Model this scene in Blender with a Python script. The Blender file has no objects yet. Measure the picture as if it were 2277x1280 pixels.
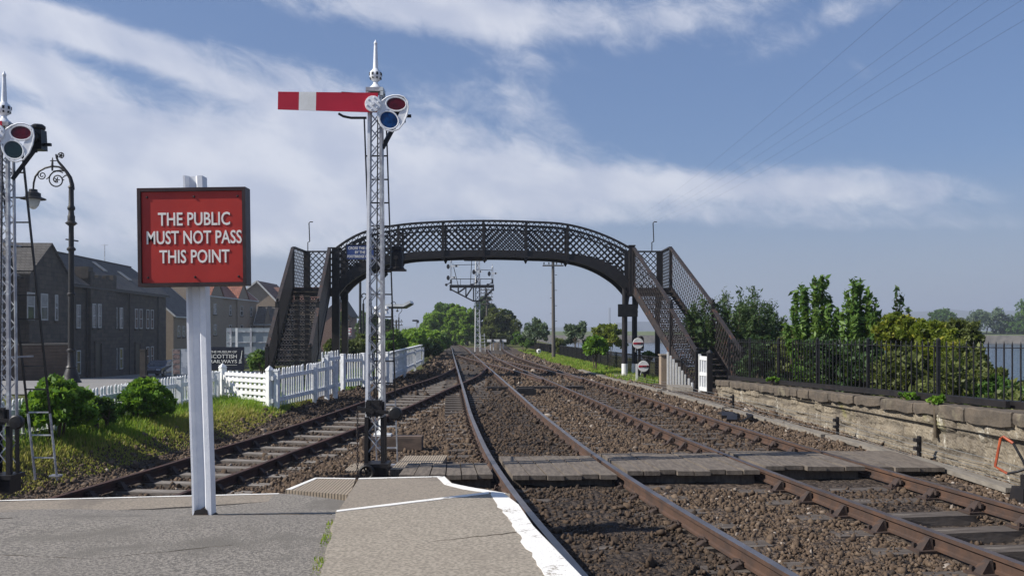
import bpy, math, random
import numpy as np
from mathutils import Vector, Matrix

SC = bpy.context.scene
COL = SC.collection
RAD = math.radians
PI = math.pi
R = random.Random(11)
NR = np.random.default_rng(11)

# ---------------------------------------------------------------- camera
EYE = 1.76
cam = bpy.data.cameras.new("camera")
cam_o = bpy.data.objects.new("camera", cam)
COL.objects.link(cam_o)
cam_o.location = (0, 0, EYE)
cam_o.rotation_euler = (RAD(90), 0, 0)
cam.sensor_width = 36.0
cam.lens = 36.0 * 2050 / 2277
cam.shift_y = 95.0 / 2277
cam.clip_start = 0.1
cam.clip_end = 20000
SC.camera = cam_o

# ---------------------------------------------------------------- light
SUN_EL = RAD(39)
SUN_H = Vector((-0.975, -0.215, 0)).normalized()
SUN_V = (SUN_H * math.cos(SUN_EL) + Vector((0, 0, math.sin(SUN_EL)))).normalized()
sl = bpy.data.lights.new("sun", 'SUN')
sl.energy = 5.0
sl.angle = RAD(0.5)
sl.color = (1.0, 0.95, 0.87)
so = bpy.data.objects.new("sun", sl)
COL.objects.link(so)
so.rotation_euler = (-SUN_V).to_track_quat('-Z', 'Y').to_euler()
so.location = (-30, -10, 40)

SC.view_settings.view_transform = 'Standard'
SC.view_settings.look = 'None'
SC.view_settings.exposure = 0.4
SC.view_settings.gamma = 1.0
SC.cycles.use_denoising = True
SC.cycles.max_bounces = 8
SC.cycles.transparent_max_bounces = 12
SC.cycles.volume_bounces = 0
SC.cycles.sample_clamp_indirect = 4.0


class NT:
    """small helper for building node trees"""
    def __init__(s, tree):
        s.t = tree
        s.n = tree.nodes
        s.l = tree.links

    def node(s, typ, **kw):
        n = s.n.new(typ)
        for k, v in kw.items():
            setattr(n, k, v)
        return n

    def put(s, sock, v):
        if v is None:
            return
        if isinstance(v, bpy.types.NodeSocket):
            s.l.new(v, sock)
        else:
            sock.default_value = v

    def math(s, op, a, b=None, c=None, clamp=False):
        n = s.node('ShaderNodeMath', operation=op, use_clamp=clamp)
        for i, v in enumerate((a, b, c)):
            s.put(n.inputs[i], v)
        return n.outputs[0]

    def ramp(s, fac, lo, hi, a=0.0, b=1.0):
        n = s.node('ShaderNodeMapRange', interpolation_type='SMOOTHSTEP')
        for i, v in enumerate((fac, lo, hi, a, b)):
            s.put(n.inputs[i], v)
        return n.outputs[0]

    def noise(s, vec, scale, detail=4, rough=0.55, dist=0.0):
        n = s.node('ShaderNodeTexNoise')
        s.put(n.inputs['Vector'], vec)
        n.inputs['Scale'].default_value = scale
        n.inputs['Detail'].default_value = detail
        n.inputs['Roughness'].default_value = rough
        n.inputs['Distortion'].default_value = dist
        return n.outputs['Fac']

    def mix(s, fac, a, b, blend='MIX'):
        n = s.node('ShaderNodeMix', data_type='RGBA', blend_type=blend)
        s.put(n.inputs[0], fac)
        for k, v in ((6, a), (7, b)):
            if not isinstance(v, bpy.types.NodeSocket):
                v = tuple(v) + ((1,) if len(v) == 3 else ())
            s.put(n.inputs[k], v)
        return n.outputs[2]


# ---------------------------------------------------------------- sky
def build_world():
    w = bpy.data.worlds.new("World")
    SC.world = w
    w.use_nodes = True
    t = NT(w.node_tree)
    t.n.clear()
    out = t.node('ShaderNodeOutputWorld')
    bg = t.node('ShaderNodeBackground')
    t.l.new(bg.outputs[0], out.inputs[0])
    sky = t.node('ShaderNodeTexSky', sky_type='NISHITA')
    sky.sun_disc = False
    sky.sun_elevation = SUN_EL
    sky.sun_rotation = math.atan2(SUN_V.x, SUN_V.y)
    sky.air_density = 1.0
    sky.dust_density = 0.6
    sky.ozone_density = 1.6
    STR = 0.06
    bg.inputs['Strength'].default_value = STR
    tc = t.node('ShaderNodeTexCoord')
    sx = t.node('ShaderNodeSeparateXYZ')
    t.l.new(tc.outputs['Generated'], sx.inputs[0])
    X, Y, Z = sx.outputs
    az = t.math('ARCTAN2', X, Y)
    hor = t.math('SQRT', t.math('ADD', t.math('MULTIPLY', X, X), t.math('MULTIPLY', Y, Y)))
    el = t.math('ARCTAN2', Z, hor)

    def dirn(px, py):
        a = math.atan((px - 1138.5) / 2050)
        e = math.atan((735 - py) / 2050 * math.cos(a))
        return a, e
    # streaky coordinates, falling gently to the right
    cb = t.node('ShaderNodeCombineXYZ')
    ca, sa = math.cos(RAD(14)), math.sin(RAD(14))
    al = t.math('SUBTRACT', t.math('MULTIPLY', az, ca), t.math('MULTIPLY', el, sa))
    ac = t.math('ADD', t.math('MULTIPLY', az, sa), t.math('MULTIPLY', el, ca))
    t.put(cb.inputs[0], t.math('MULTIPLY', al, 3.0))
    t.put(cb.inputs[1], t.math('MULTIPLY', ac, 9.0))
    n1 = t.noise(cb.outputs[0], 1.5, 10, 0.60, 0.45)
    cb2 = t.node('ShaderNodeCombineXYZ')
    t.put(cb2.inputs[0], t.math('MULTIPLY', az, 14.0))
    t.put(cb2.inputs[1], t.math('MULTIPLY', ac, 22.0))
    n2 = t.noise(cb2.outputs[0], 1.9, 10, 0.64, 0.6)
    tot = None
    blobs = [  # px, py, half length, half height, slope, weight
        (360, 325, 470, 88, 6, 1.0), (330, 128, 330, 26, 14, 1.0), (60, 36, 330, 32, 5, 1.0),
        (20, 130, 160, 38, 8, 0.8), (1050, 410, 620, 52, 2, 0.8), (1060, 320, 230, 85, 18, 0.62), (930, 8, 260, 48, 3, 1.0),
        (1560, 30, 230, 60, -4, 0.62), (1690, 420, 380, 32, 3, 0.72), (1120, 90, 130, 60, 35, 0.42),
        (1500, 482, 420, 20, 2, 0.42), (480, 440, 420, 52, 4, 0.75), (1250, 60, 120, 34, 15, 0.4),
        (1150, 225, 110, 40, 25, 0.35), (300, 530, 480, 42, 0, 0.85), (1850, 130, 160, 26, 25, 0.28),
        (690, 180, 90, 26, 15, 0.35), (720, 330, 160, 80, 15, 0.75), (2150, 500, 260, 14, 2, 0.25), (1880, 30, 200, 30, -18, 0.35)]
    for px, py, a, b, sl_, wt in blobs:
        a0, e0 = dirn(px, py)
        c_, s_ = math.cos(RAD(sl_)), math.sin(RAD(sl_))
        dx = t.math('SUBTRACT', az, a0)
        dy = t.math('SUBTRACT', el, e0)
        u = t.math('MULTIPLY', t.math('SUBTRACT', t.math('MULTIPLY', dx, c_), t.math('MULTIPLY', dy, s_)), 2050.0 / a)
        v = t.math('MULTIPLY', t.math('ADD', t.math('MULTIPLY', dx, s_), t.math('MULTIPLY', dy, c_)), 2050.0 / b)
        q = t.math('ADD', t.math('MULTIPLY', u, u), t.math('MULTIPLY', v, v))
        g = t.math('MULTIPLY', t.math('EXPONENT', t.math('MULTIPLY', q, -0.8)), wt)
        tot = g if tot is None else t.math('ADD', tot, g)
    # away from the view the cloud goes on at random
    back = t.ramp(t.math('ABSOLUTE', az), 0.75, 1.2, 0.0, 0.22)
    high = t.ramp(el, 0.42, 0.7, 0.0, 0.1)
    tot = t.math('ADD', t.math('ADD', tot, back), high)
    tot = t.math('MINIMUM', tot, 1.15)
    nn = t.math('ADD', t.math('MULTIPLY', n1, 1.35), t.math('MULTIPLY', n2, 0.85))
    nn = t.math('SUBTRACT', nn, 1.10)
    dens = t.math('ADD', tot, t.math('MULTIPLY', nn, 1.12))
    dens = t.math('MULTIPLY', t.ramp(dens, 0.15, 1.02), t.ramp(tot, 0.02, 0.3))
    dens = t.math('MULTIPLY', dens, 0.77)
    low = t.ramp(el, -0.02, 0.11, 0.6, 1.0)
    dens = t.math('MULTIPLY', dens, low)
    shade = t.noise(cb2.outputs[0], 0.7, 5, 0.5, 0.2)
    k = 1.0 / STR
    ccol = t.mix(t.ramp(shade, 0.35, 0.68), (0.46 * k, 0.49 * k, 0.59 * k), (0.66 * k, 0.67 * k, 0.72 * k))
    # real sky has a grey violet cast in the photograph's air
    skc = t.mix(1.0, sky.outputs[0], (0.84, 0.95, 1.10), 'MULTIPLY')
    base = t.mix(0.40, skc, (0.135 * k, 0.23 * k, 0.47 * k))
    base = t.mix(t.ramp(el, 0.03, 0.19, 0.55, 0.0), base, (0.30 * k, 0.325 * k, 0.38 * k))
    col = t.mix(dens, base, ccol)
    t.l.new(col, bg.inputs['Color'])


build_world()


# ---------------------------------------------------------------- materials
MATS = {}


def simple(name, c1, c2=None, scale=6.0, rough=0.7, metal=0.0, bump=0.0, bscale=None, spec=0.4, lo=0.35, hi=0.65,
           detail=5, c3=None, s3=1.0, t3=(0.55, 0.7), coat=0.0, stretch=None):
    m = bpy.data.materials.new(name)
    m.use_nodes = True
    t = NT(m.node_tree)
    p = t.n['Principled BSDF']
    tc = t.node('ShaderNodeTexCoord')
    vec = tc.outputs['Object']
    if stretch:
        mp = t.node('ShaderNodeMapping')
        mp.inputs['Scale'].default_value = stretch
        t.l.new(vec, mp.inputs[0])
        vec = mp.outputs[0]
    c2 = c2 or tuple(x * 0.8 for x in c1)
    f = t.ramp(t.noise(vec, scale, detail, 0.6), lo, hi)
    col = t.mix(f, c1, c2)
    if c3:
        f3 = t.ramp(t.noise(vec, s3, 6, 0.65, 0.3), t3[0], t3[1])
        col = t.mix(f3, col, c3)
    t.put(p.inputs['Base Color'], col)
    p.inputs['Roughness'].default_value = rough
    p.inputs['Metallic'].default_value = metal
    p.inputs['Specular IOR Level'].default_value = spec
    p.inputs['Coat Weight'].default_value = coat
    if bump:
        b = t.node('ShaderNodeBump')
        b.inputs['Strength'].default_value = 1.0
        b.inputs['Distance'].default_value = bump
        t.put(b.inputs['Height'], t.noise(vec, bscale or scale * 3, 6, 0.65))
        t.l.new(b.outputs[0], p.inputs['Normal'])
    MATS[name] = m
    return m


def leafmat(name, dark, mid, light, trans=0.3, rough=0.55):
    m = bpy.data.materials.new(name)
    m.use_nodes = True
    t = NT(m.node_tree)
    p = t.n['Principled BSDF']
    at = t.node('ShaderNodeAttribute', attribute_name='tone')
    a = t.mix(t.ramp(at.outputs['Fac'], 0.0, 0.5), dark, mid)
    c = t.mix(t.ramp(at.outputs['Fac'], 0.5, 1.0), a, light)
    t.put(p.inputs['Base Color'], c)
    p.inputs['Roughness'].default_value = rough
    p.inputs['Specular IOR Level'].default_value = 0.3
    tr = t.node('ShaderNodeBsdfTranslucent')
    t.put(tr.inputs['Color'], t.mix(0.35, c, (0.25, 0.35, 0.03)))
    mx = t.node('ShaderNodeMixShader')
    mx.inputs[0].default_value = trans
    t.l.new(p.outputs[0], mx.inputs[1])
    t.l.new(tr.outputs[0], mx.inputs[2])
    t.l.new(mx.outputs[0], t.n['Material Output'].inputs[0])
    MATS[name] = m
    return m


def tonemat(name, cols, rough=0.9, bump=0.0, bscale=20):
    """colour picked by the per-stone attribute 'tone'"""
    m = bpy.data.materials.new(name)
    m.use_nodes = True
    t = NT(m.node_tree)
    p = t.n['Principled BSDF']
    at = t.node('ShaderNodeAttribute', attribute_name='tone')
    cr = t.node('ShaderNodeValToRGB')
    e = cr.color_ramp.elements
    while len(e) < len(cols):
        e.new(0.5)
    for i, c in enumerate(cols):
        e[i].position = i / (len(cols) - 1)
        e[i].color = tuple(c) + (1,)
    t.l.new(at.outputs['Fac'], cr.inputs[0])
    tc = t.node('ShaderNodeTexCoord')
    f = t.ramp(t.noise(tc.outputs['Object'], bscale, 3), 0.3, 0.7)
    t.put(p.inputs['Base Color'], t.mix(f, cr.outputs[0], (0.72, 0.68, 0.64), 'MULTIPLY'))
    p.inputs['Roughness'].default_value = rough
    p.inputs['Specular IOR Level'].default_value = 0.25
    MATS[name] = m
    return m


simple('white_paint', (0.80, 0.80, 0.79), (0.70, 0.70, 0.68), 5, 0.4, bump=0.001, bscale=40, c3=(0.42, 0.36, 0.30), s3=7, t3=(0.66, 0.78))
simple('white_post_paint', (0.83, 0.84, 0.86), (0.74, 0.76, 0.80), 8, 0.35, bump=0.002, bscale=70, c3=(0.30, 0.24, 0.22), s3=14, t3=(0.72, 0.78))
simple('fence_white', (0.78, 0.79, 0.80), (0.62, 0.63, 0.64), 7, 0.6, bump=0.002, bscale=30, c3=(0.40, 0.38, 0.34), s3=4, t3=(0.62, 0.8))
simple('galvanised', (0.42, 0.43, 0.46), (0.30, 0.30, 0.33), 9, 0.45, 0.15, c3=(0.60, 0.62, 0.62), s3=5, t3=(0.5, 0.6))
simple('black_paint', (0.010, 0.010, 0.012), (0.018, 0.017, 0.018), 6, 0.42, bump=0.001, bscale=60)
simple('black_iron', (0.011, 0.010, 0.011), (0.019, 0.016, 0.016), 5, 0.5, bump=0.002, bscale=40, c3=(0.04, 0.022, 0.015), s3=3, t3=(0.62, 0.76))
simple('rusty_iron', (0.040, 0.031, 0.029), (0.022, 0.019, 0.020), 5, 0.65, bump=0.002, bscale=40, c3=(0.11, 0.05, 0.03), s3=4, t3=(0.56, 0.7))
simple('tread_wood', (0.026, 0.022, 0.021), (0.05, 0.042, 0.037), 5, 0.75, bump=0.003, bscale=30)
simple('red_paint', (0.42, 0.030, 0.020), (0.36, 0.024, 0.018), 3, 0.42, c3=(0.28, 0.03, 0.022), s3=1.6, t3=(0.55, 0.8))
simple('arm_red', (0.47, 0.012, 0.035), (0.41, 0.010, 0.030), 3, 0.4)
simple('lettering', (0.82, 0.80, 0.76), (0.76, 0.74, 0.70), 20, 0.5)
simple('sign_frame', (0.025, 0.014, 0.015), (0.045, 0.024, 0.024), 8, 0.45, bump=0.001, bscale=30)
simple('red_glass', (0.10, 0.003, 0.010), (0.05, 0.002, 0.006), 9, 0.12, spec=0.35)
simple('blue_glass', (0.004, 0.05, 0.19), (0.002, 0.018, 0.07), 8, 0.12, spec=0.35)
simple('green_glass', (0.003, 0.016, 0.012), (0.002, 0.01, 0.008), 6, 0.08, spec=0.6)
simple('lamp_glass', (0.62, 0.63, 0.64), (0.55, 0.55, 0.56), 6, 0.2)
simple('rail_rust', (0.085, 0.047, 0.031), (0.050, 0.032, 0.025), 4, 0.8, bump=0.002, bscale=25, c3=(0.135, 0.066, 0.034), s3=1.2, t3=(0.55, 0.75))
simple('rail_dark', (0.060, 0.026, 0.020), (0.040, 0.022, 0.018), 4, 0.85, bump=0.002, bscale=25)
simple('rail_shine', (0.26, 0.225, 0.21), (0.17, 0.14, 0.125), 2.0, 0.30, 0.75, c3=(0.13, 0.08, 0.055), s3=2, t3=(0.6, 0.8))
simple('rail_head', (0.15, 0.115, 0.095), (0.11, 0.08, 0.065), 2.5, 0.38, 0.55, c3=(0.13, 0.07, 0.045), s3=3, t3=(0.55, 0.75))
simple('sleeper_wood', (0.060, 0.048, 0.040), (0.11, 0.092, 0.078), 3, 0.9, bump=0.006, bscale=14, c3=(0.20, 0.175, 0.15), s3=2.2, t3=(0.55, 0.75), stretch=(1, 6, 2))
simple('sleeper_pale', (0.20, 0.175, 0.15), (0.12, 0.102, 0.088), 3, 0.9, bump=0.006, bscale=14, c3=(0.30, 0.275, 0.245), s3=2.2, t3=(0.5, 0.7), stretch=(1, 6, 2))
simple('grey_timber', (0.165, 0.136, 0.108), (0.10, 0.082, 0.066), 4, 0.85, bump=0.004, bscale=18, c3=(0.075, 0.062, 0.052), s3=3, t3=(0.58, 0.78), stretch=(5, 1, 2))
simple('brown_timber', (0.15, 0.105, 0.078), (0.09, 0.066, 0.052), 4, 0.85, bump=0.004, bscale=18, c3=(0.05, 0.038, 0.03), s3=3, t3=(0.55, 0.75), stretch=(1, 5, 4))
simple('board_pale', (0.235, 0.21, 0.175), (0.16, 0.142, 0.12), 4, 0.85, bump=0.004, bscale=18, c3=(0.12, 0.10, 0.085), s3=2, t3=(0.58, 0.75), stretch=(5, 1, 2))
simple('chair_iron', (0.055, 0.034, 0.026), (0.038, 0.027, 0.023), 6, 0.85, bump=0.003, bscale=30, c3=(0.085, 0.046, 0.028), s3=5)
simple('asphalt', (0.285, 0.257, 0.222), (0.135, 0.122, 0.107), 42, 0.9, bump=0.014, bscale=70, lo=0.40, hi=0.60, c3=(0.155, 0.14, 0.12), s3=0.9, t3=(0.52, 0.66))
simple('road', (0.24, 0.23, 0.215), (0.19, 0.183, 0.175), 4, 0.9, bump=0.003, bscale=40)
simple('concrete', (0.345, 0.30, 0.24), (0.205, 0.177, 0.14), 38, 0.9, bump=0.004, bscale=110, lo=0.38, hi=0.62, c3=(0.20, 0.17, 0.135), s3=1.3, t3=(0.5, 0.78))
simple('concrete_dull', (0.285, 0.24, 0.19), (0.19, 0.163, 0.13), 45, 0.9, bump=0.004, bscale=110, lo=0.38, hi=0.62, c3=(0.14, 0.12, 0.10), s3=1.3, t3=(0.5, 0.78))
simple('render_tan', (0.30, 0.235, 0.17), (0.26, 0.20, 0.15), 3, 0.9, bump=0.004, bscale=20)
simple('fascia', (0.62, 0.61, 0.58), None, 3, 0.6)
simple('window_frame', (0.50, 0.49, 0.47), None, 3, 0.5)
simple('window_glass', (0.018, 0.021, 0.027), (0.03, 0.034, 0.04), 1.5, 0.08, spec=0.6)
simple('blind', (0.33, 0.32, 0.30), None, 3, 0.8)
simple('car_paint', (0.012, 0.016, 0.032), (0.016, 0.02, 0.04), 2, 0.25, 0.2, coat=0.8)
simple('tyre', (0.02, 0.02, 0.02), None, 5, 0.9)
simple('alloy', (0.45, 0.45, 0.47), None, 5, 0.35, 0.8)
simple('sheet_grey', (0.27, 0.31, 0.335), (0.23, 0.265, 0.29), 2, 0.5, 0.2)
simple('navy_sign', (0.012, 0.014, 0.028), (0.016, 0.018, 0.034), 3, 0.45)
simple('blue_enamel', (0.030, 0.060, 0.20), (0.045, 0.075, 0.22), 6, 0.35)
simple('poster_dark', (0.085, 0.06, 0.062), (0.22, 0.16, 0.15), 5, 0.5, lo=0.45, hi=0.55)
simple('poster_pale', (0.40, 0.42, 0.47), (0.24, 0.27, 0.33), 4, 0.5, lo=0.48, hi=0.56)
simple('orange_paint', (0.38, 0.075, 0.02), (0.26, 0.05, 0.02), 12, 0.5)
simple('brick_red', (0.17, 0.085, 0.06), (0.26, 0.20, 0.16), 4, 0.9, lo=0.45, hi=0.6, stretch=(1, 1, 6), bump=0.004)
simple('bark', (0.075, 0.058, 0.044), (0.045, 0.036, 0.03), 6, 0.9, bump=0.01, bscale=20)
simple('stem_wood', (0.11, 0.085, 0.055), (0.07, 0.055, 0.038), 6, 0.9)
simple('pole_wood', (0.13, 0.118, 0.105), (0.085, 0.076, 0.068), 3, 0.85, stretch=(6, 6, 0.6))
simple('canopy_white', (0.75, 0.76, 0.78), None, 3, 0.5)
simple('hill_green', (0.055, 0.07, 0.045), (0.085, 0.09, 0.06), 0.004, 0.95)
simple('shore_grass', (0.075, 0.105, 0.03), (0.11, 0.125, 0.05), 0.08, 0.95)
simple('seawall', (0.21, 0.19, 0.165), (0.13, 0.12, 0.108), 0.5, 0.9)
simple('soil', (0.085, 0.066, 0.048), (0.055, 0.045, 0.034), 3, 0.95, bump=0.02, bscale=14)
simple('pale_far', (0.20, 0.21, 0.22), None, 0.02, 0.9)
leafmat('leaf_bright', (0.05, 0.12, 0.010), (0.125, 0.26, 0.020), (0.26, 0.40, 0.045), 0.4)
leafmat('leaf_mid', (0.028, 0.070, 0.012), (0.075, 0.155, 0.028), (0.17, 0.27, 0.06), 0.35)
leafmat('leaf_dark', (0.014, 0.034, 0.010), (0.036, 0.075, 0.022), (0.095, 0.15, 0.05), 0.25)
leafmat('leaf_grey', (0.04, 0.065, 0.038), (0.10, 0.145, 0.085), (0.22, 0.27, 0.19), 0.25)
leafmat('leaf_yellow', (0.055, 0.085, 0.008), (0.16, 0.20, 0.020), (0.34, 0.29, 0.04), 0.4)
leafmat('leaf_olive', (0.04, 0.055, 0.014), (0.10, 0.12, 0.032), (0.18, 0.20, 0.06), 0.3)
leafmat('leaf_lime', (0.085, 0.17, 0.018), (0.20, 0.34, 0.04), (0.33, 0.45, 0.08), 0.45)
leafmat('grass_blade', (0.07, 0.17, 0.012), (0.19, 0.32, 0.028), (0.42, 0.36, 0.10), 0.5)
tonemat('stone', [(0.028, 0.023, 0.019), (0.078, 0.055, 0.039), (0.120, 0.085, 0.058), (0.175, 0.130, 0.094), (0.36, 0.32, 0.28)])


def ribmat():
    m = simple('ribbed', (0.27, 0.22, 0.165), (0.21, 0.172, 0.13), 30, 0.9)
    t = NT(m.node_tree)
    p = t.n['Principled BSDF']
    tc = t.node('ShaderNodeTexCoord')
    wv = t.node('ShaderNodeTexWave', wave_type='BANDS', bands_direction='X')
    wv.inputs['Scale'].default_value = 9.0
    wv.inputs['Distortion'].default_value = 0.6
    t.l.new(tc.outputs['Object'], wv.inputs[0])
    b = t.node('ShaderNodeBump')
    b.inputs['Distance'].default_value = 0.006
    t.l.new(wv.outputs['Fac'], b.inputs['Height'])
    t.l.new(b.outputs[0], p.inputs['Normal'])


ribmat()


def edge_paint():
    """white edge paint worn through to the concrete"""
    m = bpy.data.materials.new('edge_paint')
    m.use_nodes = True
    t = NT(m.node_tree)
    p = t.n['Principled BSDF']
    tc = t.node('ShaderNodeTexCoord')
    v = tc.outputs['Object']
    f = t.ramp(t.math('ADD', t.math('MULTIPLY', t.noise(v, 4, 6, 0.7), 0.6), t.math('MULTIPLY', t.noise(v, 40, 4, 0.7), 0.4)), 0.55, 0.62)
    t.put(p.inputs['Base Color'], t.mix(f, t.mix(t.noise(v, 9), (0.84, 0.82, 0.78), (0.70, 0.68, 0.63)), (0.28, 0.24, 0.19)))
    p.inputs['Roughness'].default_value = 0.8
    b = t.node('ShaderNodeBump')
    b.inputs['Distance'].default_value = 0.006
    t.put(b.inputs['Height'], t.noise(v, 60, 5, 0.7))
    t.l.new(b.outputs[0], p.inputs['Normal'])
    MATS['edge_paint'] = m


edge_paint()


def tilemat(name, ca, cb, sx, sz, rough=0.8, joint=(0.03, 0.02, 0.015), dist=0.03, msize=0.02):
    """courses of tile or stone; uses object coordinates along x+y and z"""
    m = bpy.data.materials.new(name)
    m.use_nodes = True
    t = NT(m.node_tree)
    p = t.n['Principled BSDF']
    tc = t.node('ShaderNodeTexCoord')
    s = t.node('ShaderNodeSeparateXYZ')
    t.l.new(tc.outputs['Object'], s.inputs[0])
    cbn = t.node('ShaderNodeCombineXYZ')
    wob = t.math('MULTIPLY', t.math('SUBTRACT', t.noise(tc.outputs['Object'], 2.5, 3), 0.5), 0.10 if msize > 0.025 else 0.0)
    t.put(cbn.inputs[0], t.math('ADD', t.math('ADD', s.outputs[0], s.outputs[1]), wob))
    t.put(cbn.inputs[1], t.math('ADD', s.outputs[2], wob))
    br = t.node('ShaderNodeTexBrick')
    br.inputs['Scale'].default_value = 1.0
    br.inputs['Brick Width'].default_value = sx
    br.inputs['Row Height'].default_value = sz
    br.inputs['Mortar Size'].default_value = msize
    br.inputs['Mortar Smooth'].default_value = 0.5
    br.inputs['Color1'].default_value = ca + (1,)
    br.inputs['Color2'].default_value = cb + (1,)
    br.inputs['Mortar'].default_value = joint + (1,)
    t.l.new(cbn.outputs[0], br.inputs[0])
    f = t.ramp(t.noise(tc.outputs['Object'], 1.7, 6, 0.65), 0.3, 0.72)
    t.put(p.inputs['Base Color'], t.mix(f, br.outputs[0], (0.62, 0.60, 0.58), 'MULTIPLY'))
    p.inputs['Roughness'].default_value = rough
    b = t.node('ShaderNodeBump')
    b.inputs['Distance'].default_value = dist
    b.invert = True
    hh = t.math('ADD', br.outputs['Fac'], t.math('MULTIPLY', t.noise(tc.outputs['Object'], 18, 5), -0.5))
    t.put(b.inputs['Height'], hh)
    t.l.new(b.outputs[0], p.inputs['Normal'])
    MATS[name] = m


tilemat('roof_orange', (0.36, 0.125, 0.07), (0.29, 0.10, 0.06), 0.3, 0.28)
tilemat('roof_brown', (0.20, 0.085, 0.058), (0.16, 0.07, 0.05), 0.3, 0.28)
tilemat('roof_grey', (0.12, 0.112, 0.105), (0.095, 0.09, 0.085), 0.3, 0.28)
tilemat('roof_slate', (0.095, 0.088, 0.080), (0.065, 0.060, 0.056), 0.35, 0.22)
tilemat('terrace_stone', (0.100, 0.078, 0.058), (0.050, 0.041, 0.033), 0.7, 0.32, joint=(0.04, 0.035, 0.03), msize=0.012)
tilemat('brown_wall', (0.14, 0.095, 0.065), (0.115, 0.078, 0.056), 0.4, 0.16, joint=(0.10, 0.072, 0.052), msize=0.012)


def wallmat():
    """rubble face: big worn blocks, white lime runs, moss"""
    m = bpy.data.materials.new('rubble')
    m.use_nodes = True
    t = NT(m.node_tree)
    p = t.n['Principled BSDF']
    tc = t.node('ShaderNodeTexCoord')
    v = tc.outputs['Object']
    big = t.ramp(t.noise(v, 1.1, 6, 0.65, 0.4), 0.35, 0.65)
    col = t.mix(big, (0.275, 0.235, 0.175), (0.175, 0.149, 0.114))
    fine = t.ramp(t.noise(v, 9, 6, 0.7), 0.35, 0.7)
    col = t.mix(fine, col, (0.70, 0.66, 0.6), 'MULTIPLY')
    mp = t.node('ShaderNodeMapping')
    mp.inputs['Scale'].default_value = (3.0, 3.0, 0.8)
    t.l.new(v, mp.inputs[0])
    lime = t.ramp(t.noise(mp.outputs[0], 1.1, 7, 0.72, 0.5), 0.575, 0.70)
    col = t.mix(lime, col, (0.50, 0.47, 0.40))
    moss = t.ramp(t.noise(v, 0.9, 5, 0.6, 0.7), 0.60, 0.74)
    col = t.mix(t.math('MULTIPLY', moss, 0.7), col, (0.20, 0.19, 0.05))
    at = t.node('ShaderNodeAttribute', attribute_name='joint')
    col = t.mix(at.outputs['Fac'], col, (0.05, 0.042, 0.034))
    t.put(p.inputs['Base Color'], col)
    p.inputs['Roughness'].default_value = 0.92
    b = t.node('ShaderNodeBump')
    b.inputs['Distance'].default_value = 0.03
    t.put(b.inputs['Height'], t.noise(v, 14, 7, 0.7))
    t.l.new(b.outputs[0], p.inputs['Normal'])
    MATS['rubble'] = m
    simple('coping_stone', (0.125, 0.10, 0.075), (0.08, 0.066, 0.052), 4, 0.92, bump=0.02, bscale=16, c3=(0.20, 0.175, 0.12), s3=2.2, t3=(0.55, 0.75))


wallmat()


def groundmat():
    m = bpy.data.materials.new('ground')
    m.use_nodes = True
    t = NT(m.node_tree)
    p = t.n['Principled BSDF']
    tc = t.node('ShaderNodeTexCoord')
    v = tc.outputs['Object']
    at = t.node('ShaderNodeAttribute', attribute_name='grassy')
    dk = t.node('ShaderNodeAttribute', attribute_name='grime')
    n_big = t.noise(v, 0.5, 6, 0.6, 0.4)
    bal = t.mix(t.ramp(n_big, 0.35, 0.65), (0.105, 0.078, 0.060), (0.070, 0.055, 0.045))
    vo = t.node('ShaderNodeTexVoronoi')
    vo.inputs['Scale'].default_value = 17
    t.l.new(v, vo.inputs['Vector'])
    sp = t.node('ShaderNodeSeparateColor')
    t.l.new(vo.outputs['Color'], sp.inputs[0])
    bal = t.mix(t.ramp(sp.outputs[0], 0.1, 0.95), t.mix(1.0, bal, (0.55, 0.52, 0.50), 'MULTIPLY'), t.mix(0.3, bal, (0.20, 0.155, 0.12)))
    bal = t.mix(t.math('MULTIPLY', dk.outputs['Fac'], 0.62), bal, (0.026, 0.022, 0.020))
    gr = t.mix(t.ramp(t.noise(v, 3, 6, 0.7), 0.3, 0.7), (0.085, 0.11, 0.022), (0.12, 0.105, 0.045))
    f = t.math('ADD', at.outputs['Fac'], t.math('MULTIPLY', t.math('SUBTRACT', t.noise(v, 1.6, 6, 0.7), 0.5), 0.9))
    col = t.mix(t.ramp(f, 0.4, 0.6), bal, gr)
    t.put(p.inputs['Base Color'], col)
    p.inputs['Roughness'].default_value = 0.95
    p.inputs['Specular IOR Level'].default_value = 0.2
    b = t.node('ShaderNodeBump')
    b.inputs['Distance'].default_value = 0.05
    t.put(b.inputs['Height'], t.math('ADD', t.math('MULTIPLY', vo.outputs['Distance'], -1.0), t.noise(v, 30, 4)))
    t.l.new(b.outputs[0], p.inputs['Normal'])
    MATS['ground'] = m


groundmat()


def watermat():
    m = bpy.data.materials.new('water')
    m.use_nodes = True
    t = NT(m.node_tree)
    p = t.n['Principled BSDF']
    p.inputs['Base Color'].default_value = (0.028, 0.048, 0.075, 1)
    p.inputs['Roughness'].default_value = 0.12
    tc = t.node('ShaderNodeTexCoord')
    b = t.node('ShaderNodeBump')
    b.inputs['Distance'].default_value = 0.12
    t.put(b.inputs['Height'], t.noise(tc.outputs['Object'], 1.6, 6, 0.6))
    t.l.new(b.outputs[0], p.inputs['Normal'])
    MATS['water'] = m


watermat()


# ---------------------------------------------------------------- mesh helpers
ORG = {}


def V(*a):
    return Vector(a)


def P(px, py, Y):
    """point of the place seen at a pixel of the survey photograph, Y metres away"""
    return Vector(((px - 1138.5) / 2050 * Y, Y, EYE - (py - 735) / 2050 * Y))


def G(px, py, z=0.0):
    return P(px, py, 2050 * (EYE - z) / (py - 735))


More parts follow.
